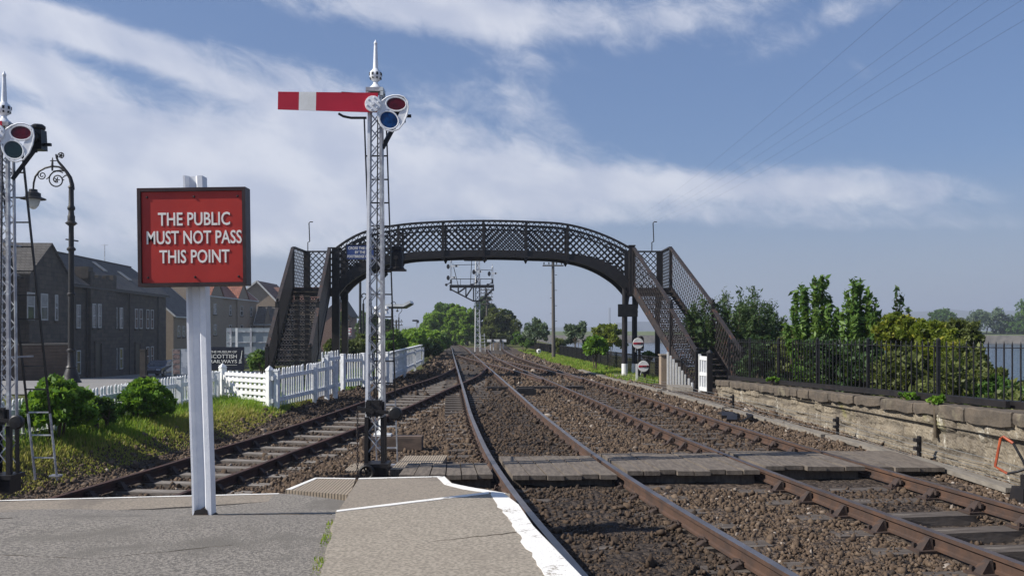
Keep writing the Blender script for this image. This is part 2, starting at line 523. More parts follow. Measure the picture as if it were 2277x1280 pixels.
class MB:
    def __init__(s):
        s.v, s.f, s.k = [], [], []
        s.m = 0

    def add(s, vs, fs):
        o = len(s.v)
        s.v.extend([tuple(x) for x in vs])
        for f in fs:
            s.f.append(tuple(o + i for i in f))
            s.k.append(s.m)
        return s

    def hexa(s, p):
        """8 points: bottom ring 0-3, top ring 4-7"""
        return s.add(p, [(3, 2, 1, 0), (4, 5, 6, 7), (0, 1, 5, 4), (1, 2, 6, 5), (2, 3, 7, 6), (3, 0, 4, 7)])

    def box(s, c, d, rz=0.0, rx=0.0):
        c = Vector(c)
        a, b, e = d[0] / 2, d[1] / 2, d[2] / 2
        M = Matrix.Rotation(rz, 3, 'Z') @ Matrix.Rotation(rx, 3, 'X')
        ps = [c + M @ Vector(q) for q in ((-a, -b, -e), (a, -b, -e), (a, b, -e), (-a, b, -e), (-a, -b, e), (a, -b, e), (a, b, e), (-a, b, e))]
        return s.hexa(ps)

    def bar(s, p0, p1, w, h, up=(0, 0, 1)):
        p0, p1 = Vector(p0), Vector(p1)
        d = (p1 - p0)
        if d.length < 1e-6:
            return s
        d.normalize()
        u = Vector(up)
        sd = d.cross(u)
        if sd.length < 1e-4:
            sd = d.cross(Vector((0, 1, 0)))
        sd.normalize()
        u = sd.cross(d)
        a, b = sd * (w / 2), u * (h / 2)
        return s.hexa([p0 - a - b, p0 + a - b, p1 + a - b, p1 - a - b, p0 - a + b, p0 + a + b, p1 + a + b, p1 - a + b])

    def sweep(s, pts, prof, up=(0, 0, 1), closed=True, side=None, tops=None):
        """sweep a 2d profile [(side, up)] along points; profile indices in tops get material 1"""
        pts = [Vector(p) for p in pts]
        n, k = len(pts), len(prof)
        vs = []
        for i, p in enumerate(pts):
            d = pts[min(i + 1, n - 1)] - pts[max(i - 1, 0)]
            d.normalize()
            sd = Vector(side) if side else d.cross(Vector(up)).normalized()
            u = sd.cross(d)
            for a, b in prof:
                vs.append(p + sd * a + u * b)
        o = len(s.v)
        s.v.extend([tuple(x) for x in vs])
        for i in range(n - 1):
            for j in range(k):
                j2 = (j + 1) % k
                s.f.append((o + i * k + j, o + i * k + j2, o + (i + 1) * k + j2, o + (i + 1) * k + j))
                s.k.append(1 if tops and j in tops else s.m)
        s.f.append(tuple(o + j for j in reversed(range(k))))
        s.k.append(s.m)
        s.f.append(tuple(o + (n - 1) * k + j for j in range(k)))
        s.k.append(s.m)
        return s

    def tube(s, pts, r, n=8, cap=True):
        pts = [Vector(p) for p in pts]
        rs = r if isinstance(r, (list, tuple)) else [r] * len(pts)
        N = len(pts)
        ref = None
        o = len(s.v)
        for i, p in enumerate(pts):
            d = pts[min(i + 1, N - 1)] - pts[max(i - 1, 0)]
            d.normalize()
            if ref is None:
                ref = d.orthogonal().normalized()
            ref = (ref - d * ref.dot(d))
            if ref.length < 1e-5:
                ref = d.orthogonal()
            ref.normalize()
            b = d.cross(ref)
            for j in range(n):
                a = 2 * PI * j / n
                s.v.append(tuple(p + ref * (rs[i] * math.cos(a)) + b * (rs[i] * math.sin(a))))
        for i in range(N - 1):
            for j in range(n):
                j2 = (j + 1) % n
                s.f.append((o + i * n + j, o + i * n + j2, o + (i + 1) * n + j2, o + (i + 1) * n + j))
                s.k.append(s.m)
        if cap:
            s.f.append(tuple(o + j for j in reversed(range(n))))
            s.k.append(s.m)
            s.f.append(tuple(o + (N - 1) * n + j for j in range(n)))
            s.k.append(s.m)
        return s

    def lathe(s, c, prof, n=16, axis='Z'):
        """prof [(r, h)] turned about an axis through c"""
        c = Vector(c)
        o = len(s.v)
        for r, h in prof:
            for j in range(n):
                a = 2 * PI * j / n
                x, y = max(r, 1e-4) * math.cos(a), max(r, 1e-4) * math.sin(a)
                q = {'Z': (x, y, h), 'Y': (x, h, y), 'X': (h, x, y)}[axis]
                s.v.append(tuple(c + Vector(q)))
        for i in range(len(prof) - 1):
            for j in range(n):
                j2 = (j + 1) % n
                q = (o + i * n + j, o + i * n + j2, o + (i + 1) * n + j2, o + (i + 1) * n + j)
                s.f.append(q if axis != 'Y' else q[::-1])
                s.k.append(s.m)
        return s

    def prism(s, pts, ext):
        """flat polygon extruded by a vector"""
        pts = [Vector(p) for p in pts]
        e = Vector(ext)
        n = len(pts)
        vs = pts + [p + e for p in pts]
        fs = [tuple(reversed(range(n))), tuple(range(n, 2 * n))]
        fs += [(i, (i + 1) % n, n + (i + 1) % n, n + i) for i in range(n)]
        return s.add(vs, fs)

    def quad(s, *p):
        return s.add(p, [tuple(range(len(p)))])

    def mesh(s, name, mats, off=None, smooth=False):
        me = bpy.data.meshes.new(name)
        vs = s.v
        if off is not None:
            vs = [(x - off[0], y - off[1], z - off[2]) for x, y, z in vs]
        me.from_pydata(vs, [], s.f)
        for m in (mats if isinstance(mats, (list, tuple)) else [mats]):
            me.materials.append(MATS[m])
        if any(s.k):
            me.polygons.foreach_set('material_index', s.k)
        fix_normals(me)
        if smooth:
            me.polygons.foreach_set('use_smooth', [True] * len(me.polygons))
            try:
                me.set_sharp_from_angle(angle=RAD(40))
            except Exception:
                pass
        me.update()
        return me


import bmesh


def fix_normals(me):
    b = bmesh.new()
    b.from_mesh(me)
    bmesh.ops.recalc_face_normals(b, faces=b.faces)
    b.to_mesh(me)
    b.free()


def link(name, data, parent=None):
    o = bpy.data.objects.new(name, data)
    COL.objects.link(o)
    if parent is not None:
        o.parent = parent
    return o


def thing(name, label, cat, loc=(0, 0, 0), group=None, rz=0.0):
    o = link(name, None)
    o.empty_display_size = 0.2
    o.location = loc
    o.rotation_euler = (0, 0, rz)
    o['label'] = label
    o['category'] = cat
    if group:
        o['group'] = group
    ORG[o.name] = Vector(loc)
    return o


def part(name, mb, mats, parent, label=None, local=False, smooth=False, stuff=False):
    root = parent
    while root.parent is not None:
        root = root.parent
    off = None if local else ORG[root.name]
    me = mb if isinstance(mb, bpy.types.Mesh) else mb.mesh(name, mats, off, smooth)
    o = link(name, me, parent)
    if label:
        o['label'] = label
    if stuff:
        o['kind'] = 'stuff'
    return o


def single(name, mb, mats, label, cat, group=None, smooth=False):
    """a thing that is one mesh, origin at its base centre"""
    a = np.array(mb.v)
    c = ((a[:, 0].min() + a[:, 0].max()) / 2, (a[:, 1].min() + a[:, 1].max()) / 2, a[:, 2].min())
    o = link(name, mb.mesh(name, mats, c, smooth))
    o.location = c
    o['label'] = label
    o['category'] = cat
    if group:
        o['group'] = group
    return o


def struct(name, me, kind='structure', label=None):
    o = link(name, me)
    o['kind'] = kind
    if label:
        o['label'] = label
    return o


def copy_tree(o, parent=None):
    c = o.copy()
    COL.objects.link(c)
    if parent is not None:
        c.parent = parent
    for ch in list(o.children):
        copy_tree(ch, c)
    return c


def many(name, me, parent, places, limit=98):
    """repeat one part: the first `limit` as objects, what is left as one stuff part; places: (loc, rz)"""
    for i, (loc, rz) in enumerate(places[:limit]):
        o = link(name, me, parent)
        o.location = loc
        o.rotation_euler = (0, 0, rz)
    rest = places[limit:]
    if rest:
        nv = len(me.vertices)
        co = np.empty(nv * 3)
        me.vertices.foreach_get('co', co)
        co = co.reshape(-1, 3)
        fs = [tuple(p.vertices) for p in me.polygons]
        mi = [p.material_index for p in me.polygons]
        vs, ff, kk = [], [], []
        for loc, rz in rest:
            c, s_ = math.cos(rz), math.sin(rz)
            M = np.array([[c, -s_, 0], [s_, c, 0], [0, 0, 1]])
            o0 = len(vs)
            vs.extend(map(tuple, co @ M.T + np.array(loc)))
            ff.extend([tuple(o0 + i for i in f) for f in fs])
            kk.extend(mi)
        m2 = bpy.data.meshes.new(name)
        m2.from_pydata(vs, [], ff)
        for m in me.materials:
            m2.materials.append(m)
        m2.polygons.foreach_set('material_index', kk)
        m2.update()
        o = link(name + '_rows', m2, parent)
        o['kind'] = 'stuff'


def np_mesh(name, verts, k, mat, tone=None, faces=None, smooth=False):
    """fast mesh of k-gons in order (or an index array of k-gons) with a per-vertex tone"""
    me = bpy.data.meshes.new(name)
    n = len(verts)
    me.vertices.add(n)
    me.vertices.foreach_set('co', np.asarray(verts, np.float32).ravel())
    idx = np.arange(n, dtype=np.int32) if faces is None else np.asarray(faces, np.int32).ravel()
    nf = len(idx) // k
    me.loops.add(len(idx))
    me.loops.foreach_set('vertex_index', idx)
    me.polygons.add(nf)
    me.polygons.foreach_set('loop_start', np.arange(nf, dtype=np.int32) * k)
    if tone is not None:
        at = me.attributes.new('tone', 'FLOAT', 'POINT')
        at.data.foreach_set('value', np.asarray(tone, np.float32))
    me.materials.append(MATS[mat])
    me.update(calc_edges=True)
    if smooth:
        me.polygons.foreach_set('use_smooth', [True] * nf)
    return me


def text_mesh(body, size, width=None, bold=0.0, depth=0.006):
    """lettering in the XZ plane, centred on the origin, facing -Y"""
    cu = bpy.data.curves.new('lettering', 'FONT')
    cu.body = body
    cu.size = size
    cu.align_x = 'CENTER'
    cu.align_y = 'CENTER'
    cu.offset = bold
    cu.extrude = depth / 2
    cu.resolution_u = 3
    o = bpy.data.objects.new('lettering', cu)
    COL.objects.link(o)
    bpy.context.view_layer.update()
    me = bpy.data.meshes.new_from_object(o.evaluated_get(bpy.context.evaluated_depsgraph_get()))
    bpy.data.objects.remove(o)
    bpy.data.curves.remove(cu)
    n = len(me.vertices)
    co = np.empty(n * 3, np.float32)
    me.vertices.foreach_get('co', co)
    co = co.reshape(-1, 3)
    co[:, 0] -= (co[:, 0].min() + co[:, 0].max()) / 2
    co[:, 1] -= (co[:, 1].min() + co[:, 1].max()) / 2
    if width:
        co[:, 0] *= width / (co[:, 0].max() - co[:, 0].min())
    out = np.stack([co[:, 0], -co[:, 2], co[:, 1]], 1)
    me.vertices.foreach_set('co', out.ravel())
    me.update()
    return me


def lettering(body, size, width, c, parent, mat='lettering', bold=0.0, M=None, name='lettering'):
    """c is in the parent's frame"""
    me = text_mesh(body, size, width, bold)
    me.materials.clear()
    me.materials.append(MATS[mat])
    o = link(name, me, parent)
    if M is not None:
        me.transform(M.to_4x4())
    me.transform(Matrix.Translation(Vector(c)))
    return o


def hermite(xs, ys):
    xs, ys = np.array(xs, float), np.array(ys, float)
    m = np.gradient(ys, xs)

    def f(x):
        x = np.clip(np.asarray(x, float), xs[0], xs[-1])
        i = np.clip(np.searchsorted(xs, x) - 1, 0, len(xs) - 2)
        h = xs[i + 1] - xs[i]
        t = (x - xs[i]) / h
        return ((2 * t**3 - 3 * t**2 + 1) * ys[i] + (t**3 - 2 * t**2 + t) * h * m[i] + (-2 * t**3 + 3 * t**2) * ys[i + 1] + (t**3 - t**2) * h * m[i + 1])
    return f


def sm(t):
    t = np.clip(t, 0, 1)
    return t * t * (3 - 2 * t)


# ---------------------------------------------------------------- lines of the tracks and the lie of the land
A_ = hermite([-6, 0, 6.6, 9.9, 12.5, 17.6, 26.7, 42, 69, 105, 130, 170], [3.4, 2.3, 1.28, .80, .49, .03, -.63, -1.72, -3.65, -6.3, -8.8, -15])
D_ = hermite([-6, 0, 7, 10, 12, 16, 22, 26, 32.5, 38, 46, 54, 61, 75, 92], [6.6, 5.6, 4.62, 4.2, 3.94, 3.5, 2.98, 2.63, 2.07, 1.57, .86, .2, -.33, -1.1, -1.7])


def B_(y):
    y = np.asarray(y, float)
    k = .00425
    q = np.maximum(50 - np.maximum(y, 16.5), 0)
    return A_(np.maximum(y, 16.5)) - k * q**2 - np.where(y < 16.5, (16.5 - y) * 0.125, 0)


def C_(y):
    y = np.asarray(y, float)
    t = sm((78 - y) / 49)
    return A_(y) * (1 - t) + D_(y) * t


def zB(y):
    return -0.40 * sm((31 - np.asarray(y, float)) / 17)


def terr(y):
    """top of the bank behind the stone wall"""
    return np.interp(y, [-10, 11.3, 27.5], [0.83, 0.74, 0.30])


def xe(y):
    """right hand edge of the land"""
    return np.interp(y, [-50, 28, 36, 50, 77, 105, 200, 400], [13, 13, 12, 9, 7.6, 6.2, 4, 2])


def height(x, y):
    x, y = np.broadcast_arrays(np.asarray(x, float), np.asarray(y, float))
    h = np.full(x.shape, -0.185)
    left = np.interp(y, [0, 33, 73, 91, 140, 400], [-0.16, -0.12, -2.05, -2.5, -3.0, -3.0])
    w = sm((-x - 6.5) / 5.0)
    h = h * (1 - w) + left * w
    # the siding lies lower than the running line
    d = np.abs(x - B_(y))
    wb = 1 - sm((d - 1.5) / 1.1)
    h = np.where(y < 45, h + wb * zB(y), h)
    drop = sm((x - xe(y)) / 8.0)
    h = h - 3.4 * drop
    # dirt trodden in between the running rails
    wa = (1 - sm((np.abs(x - A_(y)) - .5) / .25)) * sm((34 - y) / 12)
    h = h + .022 * wa
    h = h - .028 * (1 - sm((d - .60) / .12)) * (y < 44)
    # hollow between the near sleepers of the right hand line
    h = h - .09 * (1 - sm((np.abs(x - D_(y) - .05) - .5) / .12)) * sm((10.4 - y) / .5)
    return h


def build_ground():
    xs = np.concatenate([[-3200, -1500, -700, -350, -200, -120, -80, -60, -48], np.arange(-40, -10, 1.5), np.arange(-10, 10, 0.2), np.arange(10, 26, 1.0), [28, 34, 50, 80, 150, 300, 700, 1500, 3200]])
    ys = np.concatenate([[-60, -30, -12], np.arange(-6, 6, 1.0), np.arange(6, 30, 0.2), np.arange(30, 60, 0.6), np.arange(60, 150, 3.0), [160, 180, 210, 260, 330, 450, 700, 1200, 2000, 3300]])
    Xg, Yg = np.meshgrid(xs, ys)
    H = height(Xg, Yg)
    near = (np.abs(Xg) < 12) & (Yg < 60)
    H = H + near * NR.normal(0, 0.010, H.shape)
    nx, ny = len(xs), len(ys)
    verts = np.stack([Xg, Yg, H], -1).reshape(-1, 3)
    i = np.arange(nx - 1)[None, :] + nx * np.arange(ny - 1)[:, None]
    faces = np.stack([i, i + 1, i + nx + 1, i + nx], -1).reshape(-1, 4)
    me = np_mesh('ground', verts, 4, 'ground', None, faces, True)
    # where grass has taken over, and where oil has soaked the four-foot
    bx = B_(Yg)
    g = np.zeros(Xg.shape)
    g = np.maximum(g, sm((bx - 1.75 - Xg) / 0.9) * sm((Yg - 9.5) / 1.0))
    g = np.where((Yg > 24) & (Yg < 44) & (Xg > -9), g * sm((bx - 2.6 - Xg) / 1.5), g)
    fx = np.interp(Yg, [33, 105], [5.7, 1.9])
    g = np.maximum(g, sm((Xg - np.interp(Yg, [30, 38, 55, 105], [5.4, 3.9, 2.4, -.2])) / 0.6) * sm((Yg - 33.5) / 2))
    g = np.where(Yg > 108, 1.0, g)
    g = np.where(Xg > 7, 1.0, g)
    at = me.attributes.new('grassy', 'FLOAT', 'POINT')
    at.data.foreach_set('value', g.ravel().astype(np.float32))
    gm = (1 - sm((np.abs(Xg - A_(Yg)) - 0.55) / 0.3)) * sm((60 - Yg) / 20) * 0.9
    gm = np.maximum(gm, 0.55 * (1 - sm((np.abs(Xg - D_(Yg)) - 0.5) / 0.3)) * sm((45 - Yg) / 15))
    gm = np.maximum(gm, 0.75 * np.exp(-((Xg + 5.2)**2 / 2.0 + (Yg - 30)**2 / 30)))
    at = me.attributes.new('grime', 'FLOAT', 'POINT')
    at.data.foreach_set('value', gm.ravel().astype(np.float32))
    struct('ground', me)


build_ground()


def sheet(xs, ys, zf, name, mat):
    """strip between two x limits along y: xs = (f0, f1)"""
    v, f = [], []
    n = 5
    for i, y in enumerate(ys):
        for j in range(n):
            x = xs[0](y) + (xs[1](y) - xs[0](y)) * j / (n - 1)
            v.append((x, y, float(zf(x, y))))
    for i in range(len(ys) - 1):
        for j in range(n - 1):
            f.append((i * n + j, i * n + j + 1, (i + 1) * n + j + 1, (i + 1) * n + j))
    me = bpy.data.meshes.new(name)
    me.from_pydata(v, [], f)
    me.materials.append(MATS[mat])
    struct(name, me)


sheet((lambda y: -36.0, lambda y: float(np.interp(y, [26, 30, 40, 100], [-12, -9.3, -10.5, -16.0]))), list(np.arange(27, 100, 1.5)),
      lambda x, y: max(float(height(x, y)), float(height(-12.5, y))) + 0.03, 'road', 'road')


# bank behind the wall
def build_bank():
    ys = list(np.arange(-8, 29.6, 1.2))
    cols = [6.42, 7.0, 8.2, 10, 12.8, 14, 16, 19]
    v, f = [], []
    for y in ys:
        t0 = float(terr(y))
        for x in cols:
            dz = [0, .02, .02, -.05, -.2, -.9, -2.2, -3.4][cols.index(x)]
            fade = 1 if y < 26.5 else max(0.0, (29.5 - y) / 3.0)
            v.append((x, y, (t0 - 0.16 + dz) * fade + (1 - fade) * (-0.5 + dz)))
    n = len(cols)
    for i in range(len(ys) - 1):
        for j in range(n - 1):
            f.append((i * n + j, i * n + j + 1, (i + 1) * n + j + 1, (i + 1) * n + j))
    me = bpy.data.meshes.new('bank')
    me.from_pydata(v, [], f)
    me.materials.append(MATS['soil'])
    struct('bank', me)


build_bank()

# the water, the far shore, the hills
mb = MB()
mb.quad((8, -60, -2.0), (700, -60, -2.0), (700, 420, -2.0), (2, 420, -2.0))
struct('water', mb.mesh('water', 'water'))


def build_far():
    mb = MB()
    # sea wall across the water with a grass bank on top
    xs = [6, 40, 90, 140, 200, 280, 420, 690]
    ysw = [300, 292, 286, 280, 262, 250, 245, 240]
    for i in range(len(xs) - 1):
        a, b = (xs[i], ysw[i]), (xs[i + 1], ysw[i + 1])
        mb.m = 1
        mb.quad((a[0], a[1], -2.4), (b[0], b[1], -2.4), (b[0], b[1] + .4, 0.35), (a[0], a[1] + .4, 0.35))
        mb.m = 0
        mb.quad((a[0], a[1] + .4, 0.35), (b[0], b[1] + .4, 0.35), (b[0], b[1] + 26, 1.15), (a[0], a[1] + 26, 1.15))
        mb.quad((a[0], a[1] + 26, 1.15), (b[0], b[1] + 26, 1.15), (b[0] * 3, 3000, 1.2), (a[0] * 3, 3000, 1.2))
    struct('far_shore', mb.mesh('far_shore', ['shore_grass', 'seawall']))
    # hills beyond the firth
    rr = random.Random(4)
    v, f = [], []
    xs = np.linspace(-2600, 3100, 90)
    prof = hermite([-2600, -900, 0, 350, 600, 900, 1150, 1350, 1600, 2000, 3100], [30, 22, 14, 14, 22, 40, 56, 62, 66, 62, 70])
    rows = [(2350, 0.0), (2500, 0.35), (2700, 0.8), (2900, 1.0), (3100, 0.8)]
    for (yy, k) in rows:
        for x in xs:
            z = float(prof(x)) * k * (1 + 0.06 * math.sin(x * 0.013 + yy) + 0.05 * math.sin(x * 0.031 + yy * .3))
            v.append((x, yy + 40 * math.sin(x * .004), z - 3.5 * (1 - k)))
    n = len(xs)
    for i in range(len(rows) - 1):
        for j in range(n - 1):
            f.append((i * n + j, i * n + j + 1, (i + 1) * n + j + 1, (i + 1) * n + j))
    me = bpy.data.meshes.new('hills')
    me.from_pydata(v, [], f)
    me.materials.append(MATS['hill_green'])
    me.polygons.foreach_set('use_smooth', [True] * len(f))
    struct('hills', me)


build_far()


# ---------------------------------------------------------------- railway tracks
GA = 0.7525
RAILP = [(-.035, 0), (-.035, -.035), (-.012, -.05), (-.012, -.115), (-.03, -.125), (-.03, -.15), (.03, -.15), (.03, -.125), (.012, -.115), (.012, -.05), (.035, -.035), (.035, 0)]


def rail_pts(cf, off, y0, y1, zf=lambda y: 0.0, keep=None, dz=0.0):
    n = max(4, int((y1 - y0) / 0.7))
    ys = np.linspace(y0, y1, n)
    pts = []
    for y in ys:
        sl = float(cf(y + .2) - cf(y - .2)) / .4
        L = math.hypot(1, sl)
        pts.append(Vector((float(cf(y)) + off / L, y - off * sl / L, float(zf(y)) + dz)))
    return pts


def chair_mesh(name):
    mb = MB()
    for s_ in (-1, 1):
        # jaw each side of the rail, sloping out to the base
        mb.hexa([(s_ * .036, -.055, -.160), (s_ * .165, -.075, -.160), (s_ * .165, .075, -.160), (s_ * .036, .055, -.160),
                 (s_ * .036, -.04, -.045), (s_ * .062, -.036, -.05), (s_ * .062, .036, -.05), (s_ * .036, .04, -.045)])
        mb.lathe((s_ * .16, .05, -.15), [(.018, 0), (.018, .045), (.0, .05)], 6)
    mb.box((.05 + .002, 0, -.085), (.034, .19, .05))
    mb.box((0, 0, -.157), (.40, .20, .02))
    return mb.mesh(name, 'chair_iron')


def sleeper_mesh(name, L=2.6, mat='sleeper_wood'):
    mb = MB()
    rr = random.Random(5)
    n = 6
    ring = []
    for i in range(n):
        x = -L / 2 + L * i / (n - 1)
        ring.append([(x, -.125 + rr.uniform(-.012, .012), -.29), (x, .125 + rr.uniform(-.012, .012), -.29),
                     (x, .118 + rr.uniform(-.012, .012), -.166 + rr.uniform(-.008, .003)), (x, -.118 + rr.uniform(-.012, .012), -.166 + rr.uniform(-.008, .003))])
    o = 0
    vs = [p for r_ in ring for p in r_]
    fs = [(3, 2, 1, 0), tuple(4 * (n - 1) + j for j in range(4))]
    for i in range(n - 1):
        for j in range(4):
            fs.append((4 * i + j, 4 * i + (j + 1) % 4, 4 * i + 4 + (j + 1) % 4, 4 * i + 4 + j))
    mb.add(vs, fs)
    return mb.mesh(name, mat)


CHAIR = chair_mesh('rail_chair')


def clip_mesh(name):
    mb = MB()
    for s_ in (-1, 1):
        mb.hexa([(s_ * .03, -.05, -.165), (s_ * .13, -.06, -.165), (s_ * .13, .06, -.165), (s_ * .03, .05, -.165),
                 (s_ * .028, -.035, -.11), (s_ * .075, -.035, -.125), (s_ * .075, .035, -.125), (s_ * .028, .035, -.11)])
        mb.tube([(s_ * .10, -.05, -.14), (s_ * .09, -.02, -.10), (s_ * .06, .02, -.10), (s_ * .05, .05, -.13)], .012, 5)
    return mb.mesh(name, 'chair_iron')


CLIP = clip_mesh('rail_clip')
SLEEP = sleeper_mesh('sleeper')
SLEEP2 = sleeper_mesh('sleeper', mat='sleeper_pale')


def track(label, cf, y0, y1, zf=lambda y: 0.0, rails=None, pitch=0.76, sl_range=None, mats=('rail_rust', 'rail_head'), dz=0.0, skip=None, sleeper=None, fix=None):
    c0 = (float(cf(y0)), y0, float(zf(y0)))
    t = thing('railway_track', label, 'railway track', (0, 0, 0))
    for off, a, b in rails or ((-GA, y0, y1), (GA, y0, y1)):
        mb = MB()
        mb.sweep(rail_pts(cf, off, a, b, zf, dz=dz), RAILP, tops=(11,))
        part('rail', mb, list(mats), t, local=True)
    a, b = sl_range or (y0, y1)
    sl, ch = [], []
    y = a
    k = 0
    while y < b:
        y += pitch * (1 + 0.05 * math.sin(k * 2.3))
        k += 1
        if skip and skip(y):
            continue
        s_ = float(cf(y + .2) - cf(y - .2)) / .4
        rz = -math.atan(s_)
        sl.append(((float(cf(y)), y, float(zf(y))), rz + 0.02 * math.sin(k * 1.7)))
        for off, ra, rb in rails or ((-GA, y0, y1), (GA, y0, y1)):
            if ra <= y <= rb:
                L = math.hypot(1, s_)
                ch.append(((float(cf(y)) + off / L, y - off * s_ / L, float(zf(y)) + dz), rz if off < 0 else rz + PI))
    many('sleeper', sleeper or SLEEP, t, sl)
    many(fix.name.split('.')[0] if fix else 'rail_chair', fix or CHAIR, t, ch)
    return t


onboards = lambda y: 11.3 < y < 13.4
track('main running line curving away through the middle of the footbridge arch', A_, -5.5, 160, skip=onboards, fix=CLIP, mats=('rail_rust', 'rail_shine'))
track('right hand line running past the stone wall to the white buffer stop', D_, -5.5, 91, skip=onboards)
yb = [y for y in np.arange(38, 52, .1) if abs(float(B_(y) - A_(y))) > 0.085][-1]
track('rusty siding dropping away to the left past the red notice', B_, 9.9, float(yb), zB, rails=((-GA, 9.9, float(yb)), (GA, 9.9, float(yb))),
      sl_range=(9.6, 42), mats=('rail_dark', 'rail_dark'), dz=-0.004, skip=lambda y: y > 36, sleeper=SLEEP2)
yc0 = [y for y in np.arange(29, 40, .1) if abs(float(C_(y) - D_(y))) > 0.085][0]
yc1 = [y for y in np.arange(60, 78, .1) if abs(float(C_(y) - A_(y))) > 0.085][-1]
track('crossover linking the main line to the right hand line under the bridge', C_, float(yc0), float(yc1), dz=-0.004, sl_range=(float(yc0) + 3, float(yc1) - 4))


# ---------------------------------------------------------------- ballast stones
def build_stones():
    phi = (1 + 5**.5) / 2
    ico = np.array([(-1, phi, 0), (1, phi, 0), (-1, -phi, 0), (1, -phi, 0), (0, -1, phi), (0, 1, phi), (0, -1, -phi), (0, 1, -phi), (phi, 0, -1), (phi, 0, 1), (-phi, 0, -1), (-phi, 0, 1)]) / math.hypot(1, phi)
    fc = np.array([(0, 11, 5), (0, 5, 1), (0, 1, 7), (0, 7, 10), (0, 10, 11), (1, 5, 9), (5, 11, 4), (11, 10, 2), (10, 7, 6), (7, 1, 8), (3, 9, 4), (3, 4, 2), (3, 2, 6), (3, 6, 8), (3, 8, 9), (4, 9, 5), (2, 4, 11), (6, 2, 10), (8, 6, 7), (9, 8, 1)])
    allp = []
    for y0, y1, dens, size in ((4.5, 9, 850, .0155), (9, 14, 640, .0175), (14, 20, 330, .0215), (20, 28, 140, .028), (28, 45, 44, .040), (45, 75, 9, .06)):
        n = int((y1 - y0) * 15 * dens)
        x = NR.uniform(-8.2, 6.3, n) if y0 < 28 else NR.uniform(-6.5, 5.0, n)
        y = NR.uniform(y0, y1, n)
        s_ = size * np.exp(NR.normal(0, .38, n))
        allp.append(np.stack([x, y, s_], 1))
    p = np.concatenate(allp)
    x, y = p[:, 0], p[:, 1]
    a, b, c, d = A_(y), B_(y), C_(y), D_(y)
    ok = (np.abs(x * 1138 / 6) > -1) & (np.abs(x) < 0.62 * y + 1.2)
    # platform, crossing boards, wall foot
    ok &= ~((y < 10.1) & (x < a - 1.05))
    ok &= ~((y < 10.75) & (x > -2.5) & (x < a - 1.0))
    ok &= ~((y > 11.25) & (y < 13.15) & (x > -1.55) & (x < 5.6))
    ok &= ~((y > 11.6) & (y < 13.9) & (x > -1.9) & (x < -0.85))
    for cc in (a, d):
        ok &= np.abs(np.abs(x - cc) - GA) > .07
    ok &= ~((np.abs(np.abs(x - b) - GA) < .07) & (y < 48))
    ok &= ~((np.abs(np.abs(x - c) - GA) < .07) & (y > 31))
    fourA = np.abs(x - a) < .6
    fourD = np.abs(x - d) < .55
    u = NR.uniform(0, 1, len(x))
    ok &= ~(fourA & (y < 60) & (u < .55))
    ok &= ~(fourD & (y < 40) & (u < .35))
    ok &= ~(fourD & (y < 10.3) & (u < .8))
    ok &= ~((np.abs(x - b) < .64) & (y < 44) & (u < .7))
    ok &= ~((x < b - 2.6 + NR.normal(0, .25, len(x))) & (y > 10))
    ok &= ~((x > np.interp(y, [30, 38, 55, 105], [5.6, 4.1, 2.5, 0])) & (y > 31))
    ok &= ~((x < a - 2.5) & (y > 45))
    p = p[ok]
    x, y, s_ = p.T
    n = len(p)
    fourA = np.abs(x - A_(y)) < .66
    fourD = np.abs(x - D_(y)) < .6
    base = height(x, y)
    tone = np.clip(NR.normal(.45, .125, n), 0, 1)
    tone = np.where(NR.uniform(0, 1, n) < .02, NR.uniform(.8, 1, n), tone)
    tone = np.where(fourA, tone * .56, tone)
    tone = np.where(fourD & (y < 34), tone * .62, tone)
    tone = np.where((x > D_(y) + .9), tone * 1.12, tone)
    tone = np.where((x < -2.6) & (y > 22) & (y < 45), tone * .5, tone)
    sc = s_[:, None] * NR.uniform(.65, 1.25, (n, 3)) * np.array([1.12, 1.12, .66])
    q = NR.normal(0, 1, (n, 4))
    q /= np.linalg.norm(q, axis=1)[:, None]
    w, i, j, k = q.T
    M = np.stack([1 - 2 * (j * j + k * k), 2 * (i * j - k * w), 2 * (i * k + j * w), 2 * (i * j + k * w), 1 - 2 * (i * i + k * k), 2 * (j * k - i * w), 2 * (i * k - j * w), 2 * (j * k + i * w), 1 - 2 * (i * i + j * j)], -1).reshape(n, 3, 3)
    loc = ico[None] * (1 + NR.normal(0, .27, (n, 12, 1))) * sc[:, None, :]
    vv = np.einsum('nab,nvb->nva', M, loc)
    vv += np.stack([x, y, base + s_ * NR.uniform(-.25, .5, n)], 1)[:, None, :]
    faces = (fc[None] + 12 * np.arange(n)[:, None, None]).reshape(-1, 3)
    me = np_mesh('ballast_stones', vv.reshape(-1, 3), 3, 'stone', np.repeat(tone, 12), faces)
    struct('ballast_stones', me, 'stuff')
    print('stones', n)


build_stones()


